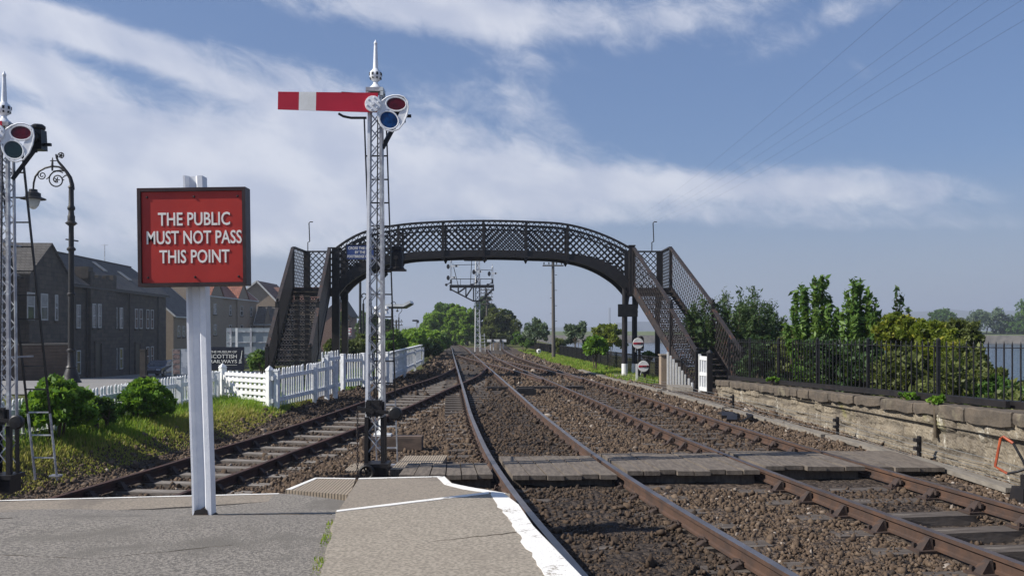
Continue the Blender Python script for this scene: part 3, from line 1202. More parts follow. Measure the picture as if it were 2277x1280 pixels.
def grass(name, n, xf, yr, hgt, mat='grass_blade', tonef=None, wid=0.006, zf=None):
    y = NR.uniform(yr[0], yr[1], n)
    lo, hi = xf(y)
    x = lo + (hi - lo) * NR.uniform(0, 1, n)
    z = (zf or height)(x, y) - .02
    # patchy
    pat = .5 + .5 * np.sin(x * 1.9 + 1.3 * np.sin(y * .9)) * np.sin(y * 1.3 + np.sin(x * 2.1))
    keep = NR.uniform(0, 1, n) < .35 + .65 * pat
    x, y, z, pat = x[keep], y[keep], z[keep], pat[keep]
    n = len(x)
    h = hgt(x, y) * NR.uniform(.5, 1.3, n)
    a = NR.uniform(0, 2 * PI, n)
    lean = NR.uniform(.05, .55, n) * h
    dx, dy = np.cos(a), np.sin(a)
    w = wid * (1 + y / 14)
    px, py = -dy * w, dx * w
    b0 = np.stack([x - px, y - py, z], 1)
    b1 = np.stack([x + px, y + py, z], 1)
    m0 = np.stack([x - px * .7 + dx * lean * .35, y - py * .7 + dy * lean * .35, z + h * .6], 1)
    m1 = np.stack([x + px * .7 + dx * lean * .35, y + py * .7 + dy * lean * .35, z + h * .6], 1)
    tp = np.stack([x + dx * lean, y + dy * lean, z + h], 1)
    vs = np.stack([b0, b1, m1, m0, tp], 1).reshape(-1, 3)
    o = 5 * np.arange(n)[:, None]
    fs = np.concatenate([np.stack([o + 0, o + 1, o + 2], -1), np.stack([o + 0, o + 2, o + 3], -1), np.stack([o + 3, o + 2, o + 4], -1)], 1).reshape(-1, 3)
    tone = tonef(x, y) if tonef else np.full(n, .45)
    tone = np.clip(tone + NR.normal(0, .14, n) + (pat - .5) * .25, 0, 1)
    me = np_mesh(name, vs, 3, mat, np.repeat(tone, 5), fs)
    struct(name, me, 'stuff')


grass('grass', 140000, lambda y: (np.full(y.shape, -10.0), B_(y) - 1.75 - .6 * np.clip((y - 20) / 5, 0, 1)), (9.9, 25.5),
      lambda x, y: .05 + .21 * sm((B_(y) - 1.9 - x) / 1.4), tonef=lambda x, y: .92 - .50 * sm((B_(y) - 1.9 - x) / 1.8) + .12 * np.sin(x * 1.3 + y * .8))
grass('grass', 26000, lambda y: (np.interp(y, [33, 38, 55, 105], [5.0, 4.0, 2.5, -.1]), np.interp(y, [33, 105], [5.9, 2.2])), (34, 92),
      lambda x, y: .12 + .10 * np.clip((x - 3) / 2, 0, 1), tonef=lambda x, y: .6 + 0 * x, wid=.005)
grass('grass', 9000, lambda y: (np.full(y.shape, -10.5), np.full(y.shape, -5.2)), (30, 48),
      lambda x, y: .2 + 0 * x, tonef=lambda x, y: .4 + 0 * x)


# ---------------------------------------------------------------- platform end
def zp(x, y):
    return 0.055 + 0.145 * sm((9.1 - np.asarray(y, float)) / 1.7) + 0 * np.asarray(x, float)


def build_platform():
    # asphalt surface with its own fine unevenness, closed at the ends by a face
    xs = np.arange(-11, 0.35, .15)
    v, f = [], []
    ys = np.linspace(0, 1, 70)

    def far(x):
        return float(np.interp(x, [-11, -5.09, -2.4, -1.6, -0.2, 0.3], [8.0, 8.95, 9.72, 9.25, 8.9, 8.6]))
    for t_ in ys:
        for x in xs:
            yy = -6 + (far(x) + 6) * (1 - (1 - t_)**2.2)
            lim = float(A_(yy)) - 1.16
            xx = x if x < lim else lim
            z = float(zp(xx, yy)) + 0.010 * math.sin(xx * 2.3 + yy) * math.sin(yy * 1.7 - xx * .6) - .012
            v.append((xx, yy, z))
    n = len(xs)
    for i in range(len(ys) - 1):
        for j in range(n - 1):
            f.append((i * n + j, i * n + j + 1, (i + 1) * n + j + 1, (i + 1) * n + j))
    o = (len(ys) - 1) * n
    for j in range(n):
        x, y, z = v[o + j]
        v.append((x, y + .01, -.75))
    for j in range(n - 1):
        f.append((o + j, o + j + 1, len(v) - n + j + 1, len(v) - n + j))
    me = bpy.data.meshes.new('platform')
    me.from_pydata(v, [], f)
    me.materials.append(MATS['asphalt'])
    me.polygons.foreach_set('use_smooth', [True] * len(f))
    plat = link('platform', me)
    plat['kind'] = 'structure'
    rc = random.Random(17)

    def crack(pts, r):
        q = []
        for i in range(len(pts) - 1):
            a, b = Vector(pts[i]), Vector(pts[i + 1])
            k = max(2, int((b - a).length / .07))
            for j in range(k):
                p = a + (b - a) * (j / k)
                q.append((p.x + rc.uniform(-.012, .012), p.y + rc.uniform(-.018, .018)))
        mbc = MB()
        mbc.tube([(x, y, float(zp(x, y)) + .010 * math.sin(x * 2.3 + y) * math.sin(y * 1.7 - x * .6) - .0135) for x, y in q], [r * rc.uniform(.6, 1.5) for _ in q], 5)
        link('crack', mbc.mesh('crack', 'soil'), plat)
    crack([(-2.6, 8.15), (-2.1, 8.3), (-1.55, 8.33)], .007)
    crack([(-6.0, 7.4), (-4.9, 7.6), (-4.2, 7.9)], .006)
    crack([(-1.62, 8.5), (-1.0, 8.75), (-.3, 9.05)], .008)
    crack([(-4.6, 6.2), (-3.6, 6.5), (-2.9, 6.35), (-2.0, 6.8)], .004)

    rr = random.Random(3)

    def slab(name, pts, top, thick, mat, label):
        mb = MB()
        mb.prism([Vector((p[0], p[1], top - thick)) for p in pts], (0, 0, thick))
        return single(name, mb, mat, label, 'paving slab')

    def paint(slab_o, pts, z):
        mb = MB()
        mb.prism([Vector((p[0], p[1], z + .0015)) for p in pts], (0, 0, .003))
        me = mb.mesh('edge_line', 'edge_paint', slab_o.location)
        link('edge_line', me, slab_o)

    def ragged(p0, p1, k, amp):
        p0, p1 = Vector(p0), Vector(p1)
        d = (p1 - p0)
        nrm = Vector((-d.y, d.x)).normalized()
        return [p0 + d * (i / k) + nrm * rr.uniform(-amp, amp) * (0 if i in (0, k) else 1) for i in range(k + 1)]

    # the front slab: its right edge follows the rail
    z1 = 0.213
    R1 = [(.06, 8.22), (.185, 7.22)]
    s1 = slab('edge_slab', ragged((-1.20, 5.75), (-1.52, 7.95), 10, .015) + [(-1.0, 8.33), (-.22, 8.86), (-.08, 8.80), (.06, 8.22), (.17, 7.30)] + [(.30, 6.62), (-.62, 6.38), (-1.30, 6.36)][:1] + [(-.4, 6.42)][:0] + [(.45, 5.75)],
              z1, .9, 'concrete', 'pale concrete platform end slab with a worn white edge beside the rail')
    paint(s1, ragged((-1.50, 7.87), (-.22, 8.75), 12, .008) + [(-.22, 8.85), (-.95, 8.34), (-1.51, 7.945)], z1)
    paint(s1, [(.449, 5.755), (.168, 7.30), (.057, 8.21), (-.085, 8.785), (-.20, 8.852), (-.2, 8.70)] + ragged((-.13, 8.2), (.02, 7.2), 9, .018) + ragged((.03, 7.1), (.22, 5.755), 12, .02), z1)
    s0 = slab('edge_slab', [(-.65, 1.2), (-1.18, 5.735), (.455, 5.735), (1.1, 1.2)], z1 - .006, .9, 'concrete', 'nearest concrete platform slab under the white edge line')
    paint(s0, [(1.08, 1.25), (.44, 5.73)] + ragged((.24, 5.73), (.85, 1.25), 20, .025), z1 - .006)
    # joint across the front slab (a thin dark crack with a soil fill)
    mb = MB()
    mb.tube([(x, 6.76 + .49 * (x + .62) + rr.uniform(-.012, .012), z1 - .001) for x in np.linspace(-.62, .17, 14)], [.0015, .003, .004, .004, .005, .005, .006, .006, .006, .007, .007, .007, .007, .007], 5)
    link('joint', mb.mesh('joint', 'soil', s1.location), s1)
    # lower end slab beyond
    z2 = .075
    s2 = slab('end_slab', [(-1.62, 8.55), (-1.75, 10.55), (-.78, 10.70), (-.66, 10.2), (-.45, 9.95), (-.02, 9.55), (-.02, 8.4)], z2, .7, 'concrete_dull', 'lower concrete end slab with a thin white rim in front of the tall signal')
    paint(s2, [(-1.75, 10.47), (-.80, 10.62), (-.78, 10.69), (-1.745, 10.545)], z2)
    paint(s2, [(-.86, 10.60), (-.80, 10.68), (-.79, 10.69), (-.67, 10.19), (-.46, 9.94), (-.05, 9.55), (-.16, 9.50), (-.52, 9.80), (-.74, 10.1)], z2)
    s3 = slab('ribbed_slab', [(-2.42, 9.85), (-1.68, 9.55), (-1.80, 10.62), (-2.28, 10.66)], .062, .6, 'ribbed', 'ribbed buff paving slab with a white rim left of the tall signal')
    paint(s3, [(-2.42, 9.86), (-2.36, 9.86), (-2.24, 10.60), (-1.8, 10.56), (-1.8, 10.615), (-2.275, 10.655)], .062)
    # coping along the left end
    pts_n = ragged((-11, 7.55), (-4.55, 8.48), 30, .03) + ragged((-4.5, 8.5), (-2.45, 9.25), 12, .02)
    pts = pts_n + [(-2.45, 9.72), (-5.09, 8.98), (-11, 8.03)]
    zc = lambda x, y: .048 + .064 * float(sm((-3.9 - x) / 1.4)) + (.0 if x < -4 else .0) + (float(zp(x, y)) - .055) * (.55 if x > -4.2 else .2)
    mb = MB()
    k = len(pts)
    mb.add([(p[0], p[1], -.6) for p in pts] + [(p[0], p[1], zc(p[0], p[1])) for p in pts],
           [tuple(reversed(range(k))), tuple(range(k, 2 * k))] + [(i, (i + 1) % k, k + (i + 1) % k, k + i) for i in range(k)])
    s4 = single('coping_slab', mb, 'concrete_dull', 'long broken coping slab along the end of the platform, white line on its rim', 'paving slab')
    mb = MB()
    q = [(-11, 7.97), (-5.09, 8.92), (-2.45, 9.66), (-2.45, 9.715), (-5.09, 8.975), (-11, 8.025)]
    mb.add([(x, y, zc(x, y) + .004) for x, y in q], [(0, 1, 4, 5), (1, 2, 3, 4)])
    link('edge_line', mb.mesh('edge_line', 'edge_paint', s4.location), s4)


build_platform()


# ---------------------------------------------------------------- barrow crossing
def crossing(x0f, x1f, y0, y1, nb, label, z=-.004, thick=.11, mat='grey_timber', seed=1):
    rr = random.Random(seed)
    mb = MB()
    for i in range(nb):
        a, b = i / nb, (i + 1) / nb
        e0, e1 = y0 + rr.uniform(-.05, .05), y1 + rr.uniform(-.05, .05)
        za = z + rr.uniform(-.008, .006)
        g = .007

        def X(t_, y):
            return float(x0f(y) + (x1f(y) - x0f(y)) * t_)
        p = [(X(a, e0) + g, e0), (X(b, e0) - g, e0), (X(b, e1) - g, e1), (X(a, e1) + g, e1)]
        mb.hexa([(q[0], q[1], za - .055) for q in p] + [(q[0], q[1], za) for q in p])
    ya, yb_ = y0 + .13, y1 - .13
    q = [(float(x0f(ya)) + .03, ya), (float(x1f(ya)) - .03, ya), (float(x1f(yb_)) - .03, yb_), (float(x0f(yb_)) + .03, yb_)]
    mb.hexa([(a_, b_, -.24) for a_, b_ in q] + [(a_, b_, z - .062) for a_, b_ in q])
    single('crossing_boards', mb, mat, label, 'crossing boards', 'timber boards of the foot crossing')


crossing(lambda y: -1.40 + 0 * y, lambda y: A_(y) - .85, 11.30, 12.30, 6, 'weathered timber crossing boards left of the middle track', thick=.1, seed=2)
crossing(lambda y: A_(y) - .63, lambda y: A_(y) + .66, 11.30, 13.0, 6, 'grey timber crossing boards lying between the rails of the middle track', thick=.14, seed=3)
crossing(lambda y: A_(y) + .86, lambda y: D_(y) - .84, 11.65, 13.35, 8, 'wide timber crossing boards between the two tracks', thick=.14, seed=4)
crossing(lambda y: D_(y) - .64, lambda y: D_(y) + .66, 12.0, 13.5, 5, 'timber crossing boards between the rails of the right hand track', thick=.14, seed=5)
crossing(lambda y: D_(y) + .86, lambda y: 5.78 + 0 * y, 12.3, 14.0, 3, 'grey boards at the wall end of the foot crossing', z=-.06, thick=.06, seed=6)

mb = MB()
mb.prism([(-1.62, 12.25, -.17), (-.98, 12.35, -.17), (-.96, 13.65, -.17), (-1.58, 13.6, -.17)], (0, 0, .09))
single('ribbed_slab', mb, 'ribbed', 'brown ribbed slab on the ballast beside the timber beam', 'paving slab')
mb = MB()
mb.prism([(-2.3, 12.6, -.2), (-1.75, 12.6, -.2), (-1.75, 13.3, -.2), (-2.3, 13.3, -.2)], (0, 0, .05))
single('ribbed_slab', mb, 'ribbed', 'brown ribbed slab lying behind the foot of the tall signal', 'paving slab')
mb = MB()
mb.box((-1.93, 15.0, -.07), (.95, .30, .25))
mb.box((-1.93, 14.83, -.06), (.95, .03, .20))
single('timber_beam', mb, 'brown_timber', 'thick brown timber beam lying on the ballast behind the tall signal', 'timber beam')
t = thing('white_pole', 'short white pole with insulators standing on the timber beam', 'pole', (-2.12, 15.0, .055))
mb = MB()
mb.tube([(0, 0, .03), (.0, 0, 2.0)], .05, 10)
part('pole', mb, 'white_paint', t, local=True)
mb = MB()
mb.box((.02, 0, .015), (.28, .22, .03))
mb.hexa([(-.13, -.02, .03), (.05, -.02, .03), (.05, .02, .03), (-.13, .02, .03), (-.03, -.02, .12), (.03, -.02, .12), (.03, .02, .12), (-.03, .02, .12)])
part('base_plate', mb, 'white_paint', t, local=True)
for x in (-.08, .07):
    mb = MB()
    mb.lathe((x, 0, 1.98), [(0, 0), (.05, .0), (.03, .05), (.055, .08), (.03, .12), (.0, .13)], 10)
    part('insulator', mb, 'white_paint', t, local=True)


# ---------------------------------------------------------------- the red notice on its steel post
def red_notice():
    t = thing('warning_sign', 'red framed notice with white lettering on a white steel post', 'sign', (-2.755, 8.25, .125))
    lean = -.027
    H = 3.012

    def Lx(z):
        return lean * z
    mb = MB()
    # rolled steel section: flanges seen edge on, their inner sides sloping to the web
    prof = [(-.085, -.065), (-.066, -.065), (-.046, -.018), (.012, -.018), (.040, -.065), (.085, -.065), (.085, .065), (.040, .065), (.012, .018), (-.046, .018), (-.066, .065), (-.085, .065)]
    n = len(prof)
    vs, fs = [], []
    zz = [-.1, .35, .8, 1.4, 2.0, 2.6, H]
    wob = [0, .002, -.002, -.006, 0, .001, 0]
    for i, z in enumerate(zz):
        for x, y in prof:
            vs.append((Lx(z) + x + wob[i], y, z))
    for i in range(len(zz) - 1):
        for k in range(n):
            fs.append((i * n + k, i * n + (k + 1) % n, (i + 1) * n + (k + 1) % n, (i + 1) * n + k))
    fs.append(tuple((len(zz) - 1) * n + k for k in range(n)))
    mb.add(vs, fs)
    part('post', mb, 'white_post_paint', t, local=True)
    mb = MB()
    mb.lathe((0, 0, -.03), [(.0, .0), (.14, 0), (.11, .03), (.0, .042)], 14)
    part('footing', mb, 'soil', t, local=True)
    mb = MB()
    mb.prism([(-.075, -.067, .0), (.06, -.067, .0), (.05, -.067, .045), (.015, -.067, .07), (-.02, -.067, .045), (-.06, -.067, .04)], (0, .060, 0))
    part('rust_patch', mb, 'rusty_iron', t, local=True)
    # board: an open box frame with the red panel set back in it
    zc, W, Hh, D = 2.453, .945, .858, .15
    ang = RAD(-.8)
    c = Vector((-.036, -.145, zc))
    M = Matrix.Rotation(ang, 3, 'Y')
    fr = .030
    mb = MB()
    for dx, dz, sx, sz in ((0, Hh / 2 - fr / 2, W, fr), (0, -Hh / 2 + fr / 2, W, fr), (-W / 2 + fr / 2, 0, fr, Hh - 2 * fr), (W / 2 - fr / 2, 0, fr, Hh - 2 * fr)):
        q = MB().box((dx, 0, dz), (sx, D, sz))
        mb.add([M @ Vector(p) + c for p in q.v], q.f)
    q = MB().box((0, D / 2 - .02, 0), (W - 2 * fr - .004, .02, Hh - 2 * fr - .004))
    mb.add([M @ Vector(p) + c for p in q.v], q.f)
    part('frame', mb, 'sign_frame', t, local=True)
    mb = MB()
    yp = -D / 2 + .027
    q = MB().box((0, yp, 0), (W - 2 * fr - .004, .018, Hh - 2 * fr - .004))
    mb.add([M @ Vector(p) + c for p in q.v], q.f)
    pan = part('panel', mb, 'red_paint', t, local=True)
    for body, dz, wd in (('THE PUBLIC', .157, .628), ('MUST NOT PASS', -.003, .83), ('THIS POINT', -.170, .612)):
        lettering(body, .160, wd, c + M @ Vector((.018, yp - .011, dz)), pan, bold=.0022, M=M)
    for bx in (-.39, 0.02, .40):
        for bz in (-.35, .35):
            mb = MB()
            b = c + M @ Vector((bx, yp - .009, bz))
            mb.lathe(b, [(.0, -.012), (.008, -.010), (.011, 0)], 8, 'Y')
            part('bolt', mb, 'sign_frame', pan, local=True)


red_notice()


# ---------------------------------------------------------------- semaphore signals
def ellipse(c, rx, rz, rot, n=24):
    return [Vector((c[0] + rx * math.cos(a) * math.cos(rot) - rz * math.sin(a) * math.sin(rot), c[1], c[2] + rx * math.cos(a) * math.sin(rot) + rz * math.sin(a) * math.cos(rot))) for a in [2 * PI * i / n for i in range(n)]]


def ring(mb, pts, r, n=6):
    mb.tube(list(pts) + [pts[0], pts[1]], r, n, cap=False)
    return mb


def semaphore(loc, H, label, arm_len, low_glass, lamp_dx, lower_lamp, rz=0.0, drop=.165):
    """H is the height of the lattice post; x to the right, y away from us"""
    t = thing('semaphore_signal', label, 'signal', loc, 'lattice post semaphore signals by the platform', rz)
    b0, b1 = .108, .073

    def hw(z):
        return b0 + (b1 - b0) * z / H
    # four corner angles
    for sx in (-1, 1):
        for sy in (-1, 1):
            mb = MB()
            for z0, z1, sl in ((.78, H, 0),):
                a, b = hw(z0), hw(z1)
                mb.bar((sx * a, sy * a, z0), (sx * b, sy * b, z1), .034, .012, (0, 1, 0))
                mb.bar((sx * (a + .011), sy * (a - .026), z0), (sx * (b + .011), sy * (b - .026), z1), .012, .040, (0, 1, 0))
            part('post_leg', mb, 'white_post_paint' if sx < 0 else 'galvanised', t, local=True)  # left legs white, right ones grey: the post's sunlit and shaded sides put in colour
            mb = MB()
            a, b = hw(0), hw(.775)
            mb.bar((sx * a, sy * a, .12), (sx * b, sy * b, .775), .05, .014, (0, 1, 0))
            mb.bar((sx * (a + .018), sy * (a - .034), .12), (sx * (b + .018), sy * (b - .034), .775), .014, .054, (0, 1, 0))
            part('post_foot', mb, 'black_iron', t, local=True)
    # lattice on the four sides
    for side in range(2):
        mb = MB()
        z = .30
        while z < H - .2:
            dz = 2.45 * hw(z)
            z2 = min(z + dz, H - .05)
            for s_ in (-1, 1):
                a, b = hw(z), hw(z2)
                e = .008 * s_
                if side == 0:
                    p, q = (-s_ * a, -a + .014 + e, z), (s_ * b, -b + .014 + e, z2)
                elif side == 1:
                    p, q = (-s_ * a, a - .014 + e, z), (s_ * b, b - .014 + e, z2)
                elif side == 2:
                    p, q = (-a + .004 + e, -s_ * a, z), (-b + .004 + e, s_ * b, z2)
                else:
                    p, q = (a - .004 + e, -s_ * a, z), (b - .004 + e, s_ * b, z2)
                mb.bar(p, q, .013, .005, (0, 1, 0) if side < 2 else (1, 0, 0))
            z = z2
        part('lattice', mb, 'galvanised', t, local=True)
    # cap and finial
    mb = MB()
    mb.box((0, 0, H + .02), (.225, .225, .05))
    for sx in (-1, 1):
        for sy in (-1, 1):
            mb.box((sx * .095, sy * .095, H - .03), (.035, .035, .06))
    part('cap', mb, 'galvanised', t, local=True)
    fz = H + .045
    mb = MB()
    mb.lathe((0, 0, fz), [(.0, 0), (.092, 0), (.088, .015), (.05, .045), (.03, .075), (.028, .095), (.05, .11), (.078, .15), (.082, .19), (.07, .225), (.04, .255), (.034, .27), (.030, .35), (.022, .55), (.020, .585), (.026, .595), (.014, .62), (.0, .645)], 18)
    fin = part('finial', mb, 'white_post_paint', t, local=True, smooth=True)
    for k in range(8):
        a = PI / 8 + k * PI / 4
        mb = MB()
        mb.box((.077 * math.cos(a), .077 * math.sin(a), fz + .19), (.014, .026, .036), a)
        part('opening', mb, 'black_paint', fin, local=True)
        mb = MB()
        mb.box((.070 * math.cos(a), .070 * math.sin(a), fz + .138), (.014, .02, .022), a)
        part('opening', mb, 'black_paint', fin, local=True)
    # arm
    za = H - drop
    yf = -hw(H) - .075
    mb = MB()

    def armseg(x0, x1, m):
        mb.m = m
        lo = lambda x: -.114 - .012 * (1 - (-x) / 1.24)
        mb.hexa([(x0, yf, za + lo(x0)), (x1, yf, za + lo(x1)), (x1, yf + .012, za + lo(x1)), (x0, yf + .012, za + lo(x0)),
                 (x0, yf, za - lo(x0)), (x1, yf, za - lo(x1)), (x1, yf + .012, za - lo(x1)), (x0, yf + .012, za - lo(x0))])
    tilt = Matrix.Rotation(RAD(1.2), 4, 'Y')
    armseg(-arm_len, -arm_len + .27, 0)
    armseg(-arm_len + .27, -arm_len + .49, 1)
    armseg(-arm_len + .49, .05, 0)
    me = mb.mesh('arm', ['arm_red', 'white_paint'])
    me.transform(Matrix.Translation((0, 0, za)) @ tilt @ Matrix.Translation((0, 0, -za)))
    arm = part('arm', me, None, t)
    mb = MB()
    mb.bar((-.42, yf + .03, za + .135), (-.05, yf + .03, za + .11), .03, .018)
    part('arm_bracket', mb, 'black_iron', arm, local=True)
    mb = MB()
    mb.tube([(-.46, yf + .03, za - .135), (-.40, yf + .03, za - .17), (-.30, yf + .03, za - .19), (-.10, yf + .03, za - .19)], .016, 6)
    part('arm_bracket', mb, 'black_iron', arm, local=True)
    mb = MB()
    mb.lathe((-.01, yf - .012, za - .02), [(.0, -.03), (.022, -.03), (.024, -.014), (.10, -.012), (.106, 0), (.106, .012)], 24, 'Y')
    for k in range(6):
        a = k * PI / 3 + .3
        mb.lathe((-.01 + .075 * math.cos(a), yf - .022, za - .02 + .075 * math.sin(a)), [(.0, -.016), (.012, -.014), (.013, 0)], 8, 'Y')
    part('pivot_disc', mb, 'white_post_paint', t, local=True)

    # spectacle: two glasses in a white casting
    def q(cx, cy, y=yf):
        # from pixels of a close view of the casting, relative to its pivot
        return Vector(((cx - 822) / 3.556 * .00585, y, za - .02 - (cy - 606) / 3.556 * .00585))
    sp = MB()
    outl = [(860, 605), (890, 578), (925, 553), (970, 538), (1020, 538), (1060, 552), (1083, 580), (1091, 630), (1080, 690), (1055, 750), (1015, 800), (965, 818), (915, 808), (880, 775), (860, 730), (850, 680)]
    ring(sp, [q(*p) for p in outl], .011)
    e1 = ellipse(q(996, 606), .132, .088, RAD(-4))
    e2 = ellipse(q(940, 730), .128, .108, RAD(-32))
    ring(sp, e1, .011)
    ring(sp, e2, .011)
    # webs between the glasses and the rim
    for poly in ([(1020, 672), (1085, 610), (1088, 660), (1062, 738), (1024, 792), (1022, 740), (1010, 700)],
                 [(835, 600), (880, 585), (920, 556), (908, 600), (920, 640), (985, 668), (955, 664), (905, 655), (868, 690), (850, 680), (845, 640)]):
        sp.prism([q(*p) for p in poly], (0, .012, 0))
    spec = part('spectacle', sp, 'white_post_paint', t, local=True, smooth=False)
    for e, mname, nm in ((e1, 'red_glass', 'red_lens'), (e2, low_glass, 'blue_lens' if low_glass == 'blue_glass' else 'green_lens')):
        mb = MB()
        mb.prism([p + Vector((0, -.002, 0)) for p in e], (0, .008, 0))
        part(nm, mb, mname, spec, local=True)
    # lamp behind the spectacle with its bracket
    mb = MB()
    lx = .26 + lamp_dx
    mb.hexa([(lx - .08, .13, za - .16), (lx + .08, .13, za - .16), (lx + .08, .29, za - .16), (lx - .08, .29, za - .16),
             (lx - .07, .14, za + .09), (lx + .07, .14, za + .09), (lx + .07, .28, za + .09), (lx - .07, .28, za + .09)])
    mb.lathe((lx, .21, za + .09), [(.07, 0), (.085, .02), (.085, .05), (.06, .07), (.0, .075)], 14)
    mb.lathe((lx, .13, za - .02), [(.0, -.05), (.055, -.05), (.06, 0)], 14, 'Y')
    lamp = part('lamp', mb, 'black_paint', t, local=True)
    mb = MB()
    mb.box((lx + .10, .21, za - .09), (.12, .04, .035))
    mb.bar((.08, .04, za - .55), (lx - .02, .17, za - .16), .05, .05)
    mb.bar((.06, .05, za - .18), (lx, .19, za - .17), .06, .04)
    part('lamp_bracket', mb, 'black_iron', lamp, local=True)
    if lower_lamp:
        mb = MB()
        cx, cz = .255, 2.70
        mb.lathe((cx, .16, cz), [(.0, 0), (.10, 0), (.10, .02), (.088, .03), (.085, .22), (.065, .235), (.062, .25), (.078, .26), (.075, .30), (.0, .31)], 16)
        mb.lathe((cx, .08, cz + .145), [(.0, -.02), (.028, -.02), (.032, 0)], 12, 'Y')
        mb.box((cx - .02, .16, cz - .012), (.28, .18, .024))
        mb.bar((cx - .13, .14, cz - .05), (.09, .06, cz - .10), .03, .05)
        part('lamp', mb, 'black_iron', t, local=True)
    # signal wire down-rod
    mb = MB()
    mb.tube([(.03, -hw(1) - .05, .85), (.045, yf + .03, za - .12)], .009, 6)
    part('down_rod', mb, 'black_paint', t, local=True)
    # balance weight and its lever, chain and pulley
    mb = MB()
    mb.box((.015, -.20, .90), (.20, .05, .21))
    mb.box((.015, -.155, .90), (.24, .04, .16))
    for x in (-.05, .075):
        mb.lathe((x, -.22, .97), [(.0, -.025), (.016, -.025), (.018, .0)], 8, 'Y')
    mb.lathe((-.01, -.225, .86), [(.0, -.05), (.03, -.05), (.035, .0)], 10, 'Y')
    part('balance_box', mb, 'black_iron', t, local=True)
    mb = MB()
    mb.bar((-.20, -.25, .905), (.03, -.25, .86), .025, .05, (0, 0, 1))
    mb.bar((.03, -.25, .87), (.26, -.25, .84), .025, .042, (0, 0, 1))
    lev = part('lever', mb, 'black_iron', t, local=True)
    mb = MB()
    mb.lathe((.285, -.285, .835), [(.0, 0), (.07, .004), (.086, .02), (.088, .05), (.078, .066), (.0, .07)], 22, 'Y')
    part('weight', mb, 'black_paint', lev, local=True, smooth=True)
    mb = MB()
    z = .88
    k = 0
    while z > .08:
        rr_ = [(.010 * math.cos(a), .022 * math.sin(a)) for a in [i * PI / 4 for i in range(8)]]
        pts = [Vector((-.195 + (x if k % 2 else 0), -.25 + (0 if k % 2 else x), z + y)) for x, y in rr_]
        ring(mb, pts, .0055, 4)
        z -= .036
        k += 1
    part('chain', mb, 'rusty_iron', t, local=True)
    mb = MB()
    ring(mb, ellipse((-.075, -.27, .085), .085, .085, 0, 20), .022, 8)
    for k in range(3):
        a = k * PI / 3
        mb.bar((-.075 - .08 * math.cos(a), -.27, .085 - .08 * math.sin(a)), (-.075 + .08 * math.cos(a), -.27, .085 + .08 * math.sin(a)), .02, .02)
    part('pulley', mb, 'black_iron', t, local=True)
    mb = MB()
    mb.box((.03, -.03, .16), (.31, .34, .05))
    mb.box((.05, -.03, .05), (.21, .26, .17))
    mb.box((-.08, .05, .05), (.07, .20, .17))
    part('base_shoe', mb, 'black_iron', t, local=True)
    # ladder behind
    lt, lb = Vector((-.035, .20, za - .12)), Vector((.02, .98, -.05))
    for s_ in (-1, 1):
        mb = MB()
        mid = lt + (lb - lt) * .79
        o = Vector((s_ * .145, 0, 0))
        mb.m = 0
        mb.bar(lt + o, mid + o, .014, .034)
        mb.m = 1
        mb.bar(mid + o, lb + o, .0145, .035)
        part('ladder_stile', mb, ['black_paint', 'galvanised'], t, local=True)
    n = int((lt.z - .2) / .305)
    for i in range(n):
        z = .25 + i * .305
        p = lt + (lb - lt) * ((lt.z - z) / (lt.z - lb.z))
        mb = MB()
        mb.bar(p + Vector((-.14, 0, 0)), p + Vector((.14, 0, 0)), .018, .018)
        part('rung', mb, 'black_paint' if z > 1.15 else 'galvanised', t, local=True)
    mb = MB()
    mb.box((.14, 1.0, -.0), (.14, .1, .02))
    part('ladder_foot', mb, 'galvanised', t, local=True)
    for zz in (1.6, 3.0):
        p = lt + (lb - lt) * ((lt.z - zz) / (lt.z - lb.z))
        mb = MB()
        mb.bar((0, hw(zz), zz), p, .02, .02)
        part('ladder_stay', mb, 'galvanised', t, local=True)
    return t


semaphore((-1.775, 12.0, -.13), 4.985, 'tall white lattice signal with its red arm out and a blue lower glass', 1.235, 'blue_glass', .02, True)
semaphore((-6.225, 11.3, -.17), 4.42, 'white lattice signal at the left edge with red and dark green glasses', 1.235, 'green_glass', .05, False, drop=.08)


# ---------------------------------------------------------------- footbridge
YB0, YB1 = 38.0, 39.55


def bx(px, Y=YB0):
    return (px - 1138.5) / 2050 * Y


def bz(py, Y=YB0):
    return EYE + (735 - py) / 2050 * Y


TOPC = hermite([bx(p) for p in (742, 770, 800, 840, 890, 985, 1075, 1170, 1270, 1330, 1370, 1407)], [bz(p) for p in (556, 536, 520, 508, 500, 493, 491, 493, 501, 518, 535, 555)])
BOTC = hermite([bx(p) for p in (742, 756, 770, 800, 850, 890, 985, 1075, 1170, 1255, 1310, 1350, 1380, 1398, 1407)], [bz(p) for p in (668, 650, 634, 612, 590, 579, 571.5, 569.5, 571.5, 577, 591, 611, 634, 655, 668)])
BX0, BX1 = bx(749), bx(1401)


def girder_top(x):
    e = sm((abs(float(x) - bx(1075)) - 3.6) / 2.2)
    return float(BOTC(x)) + .27 + .30 * float(e)


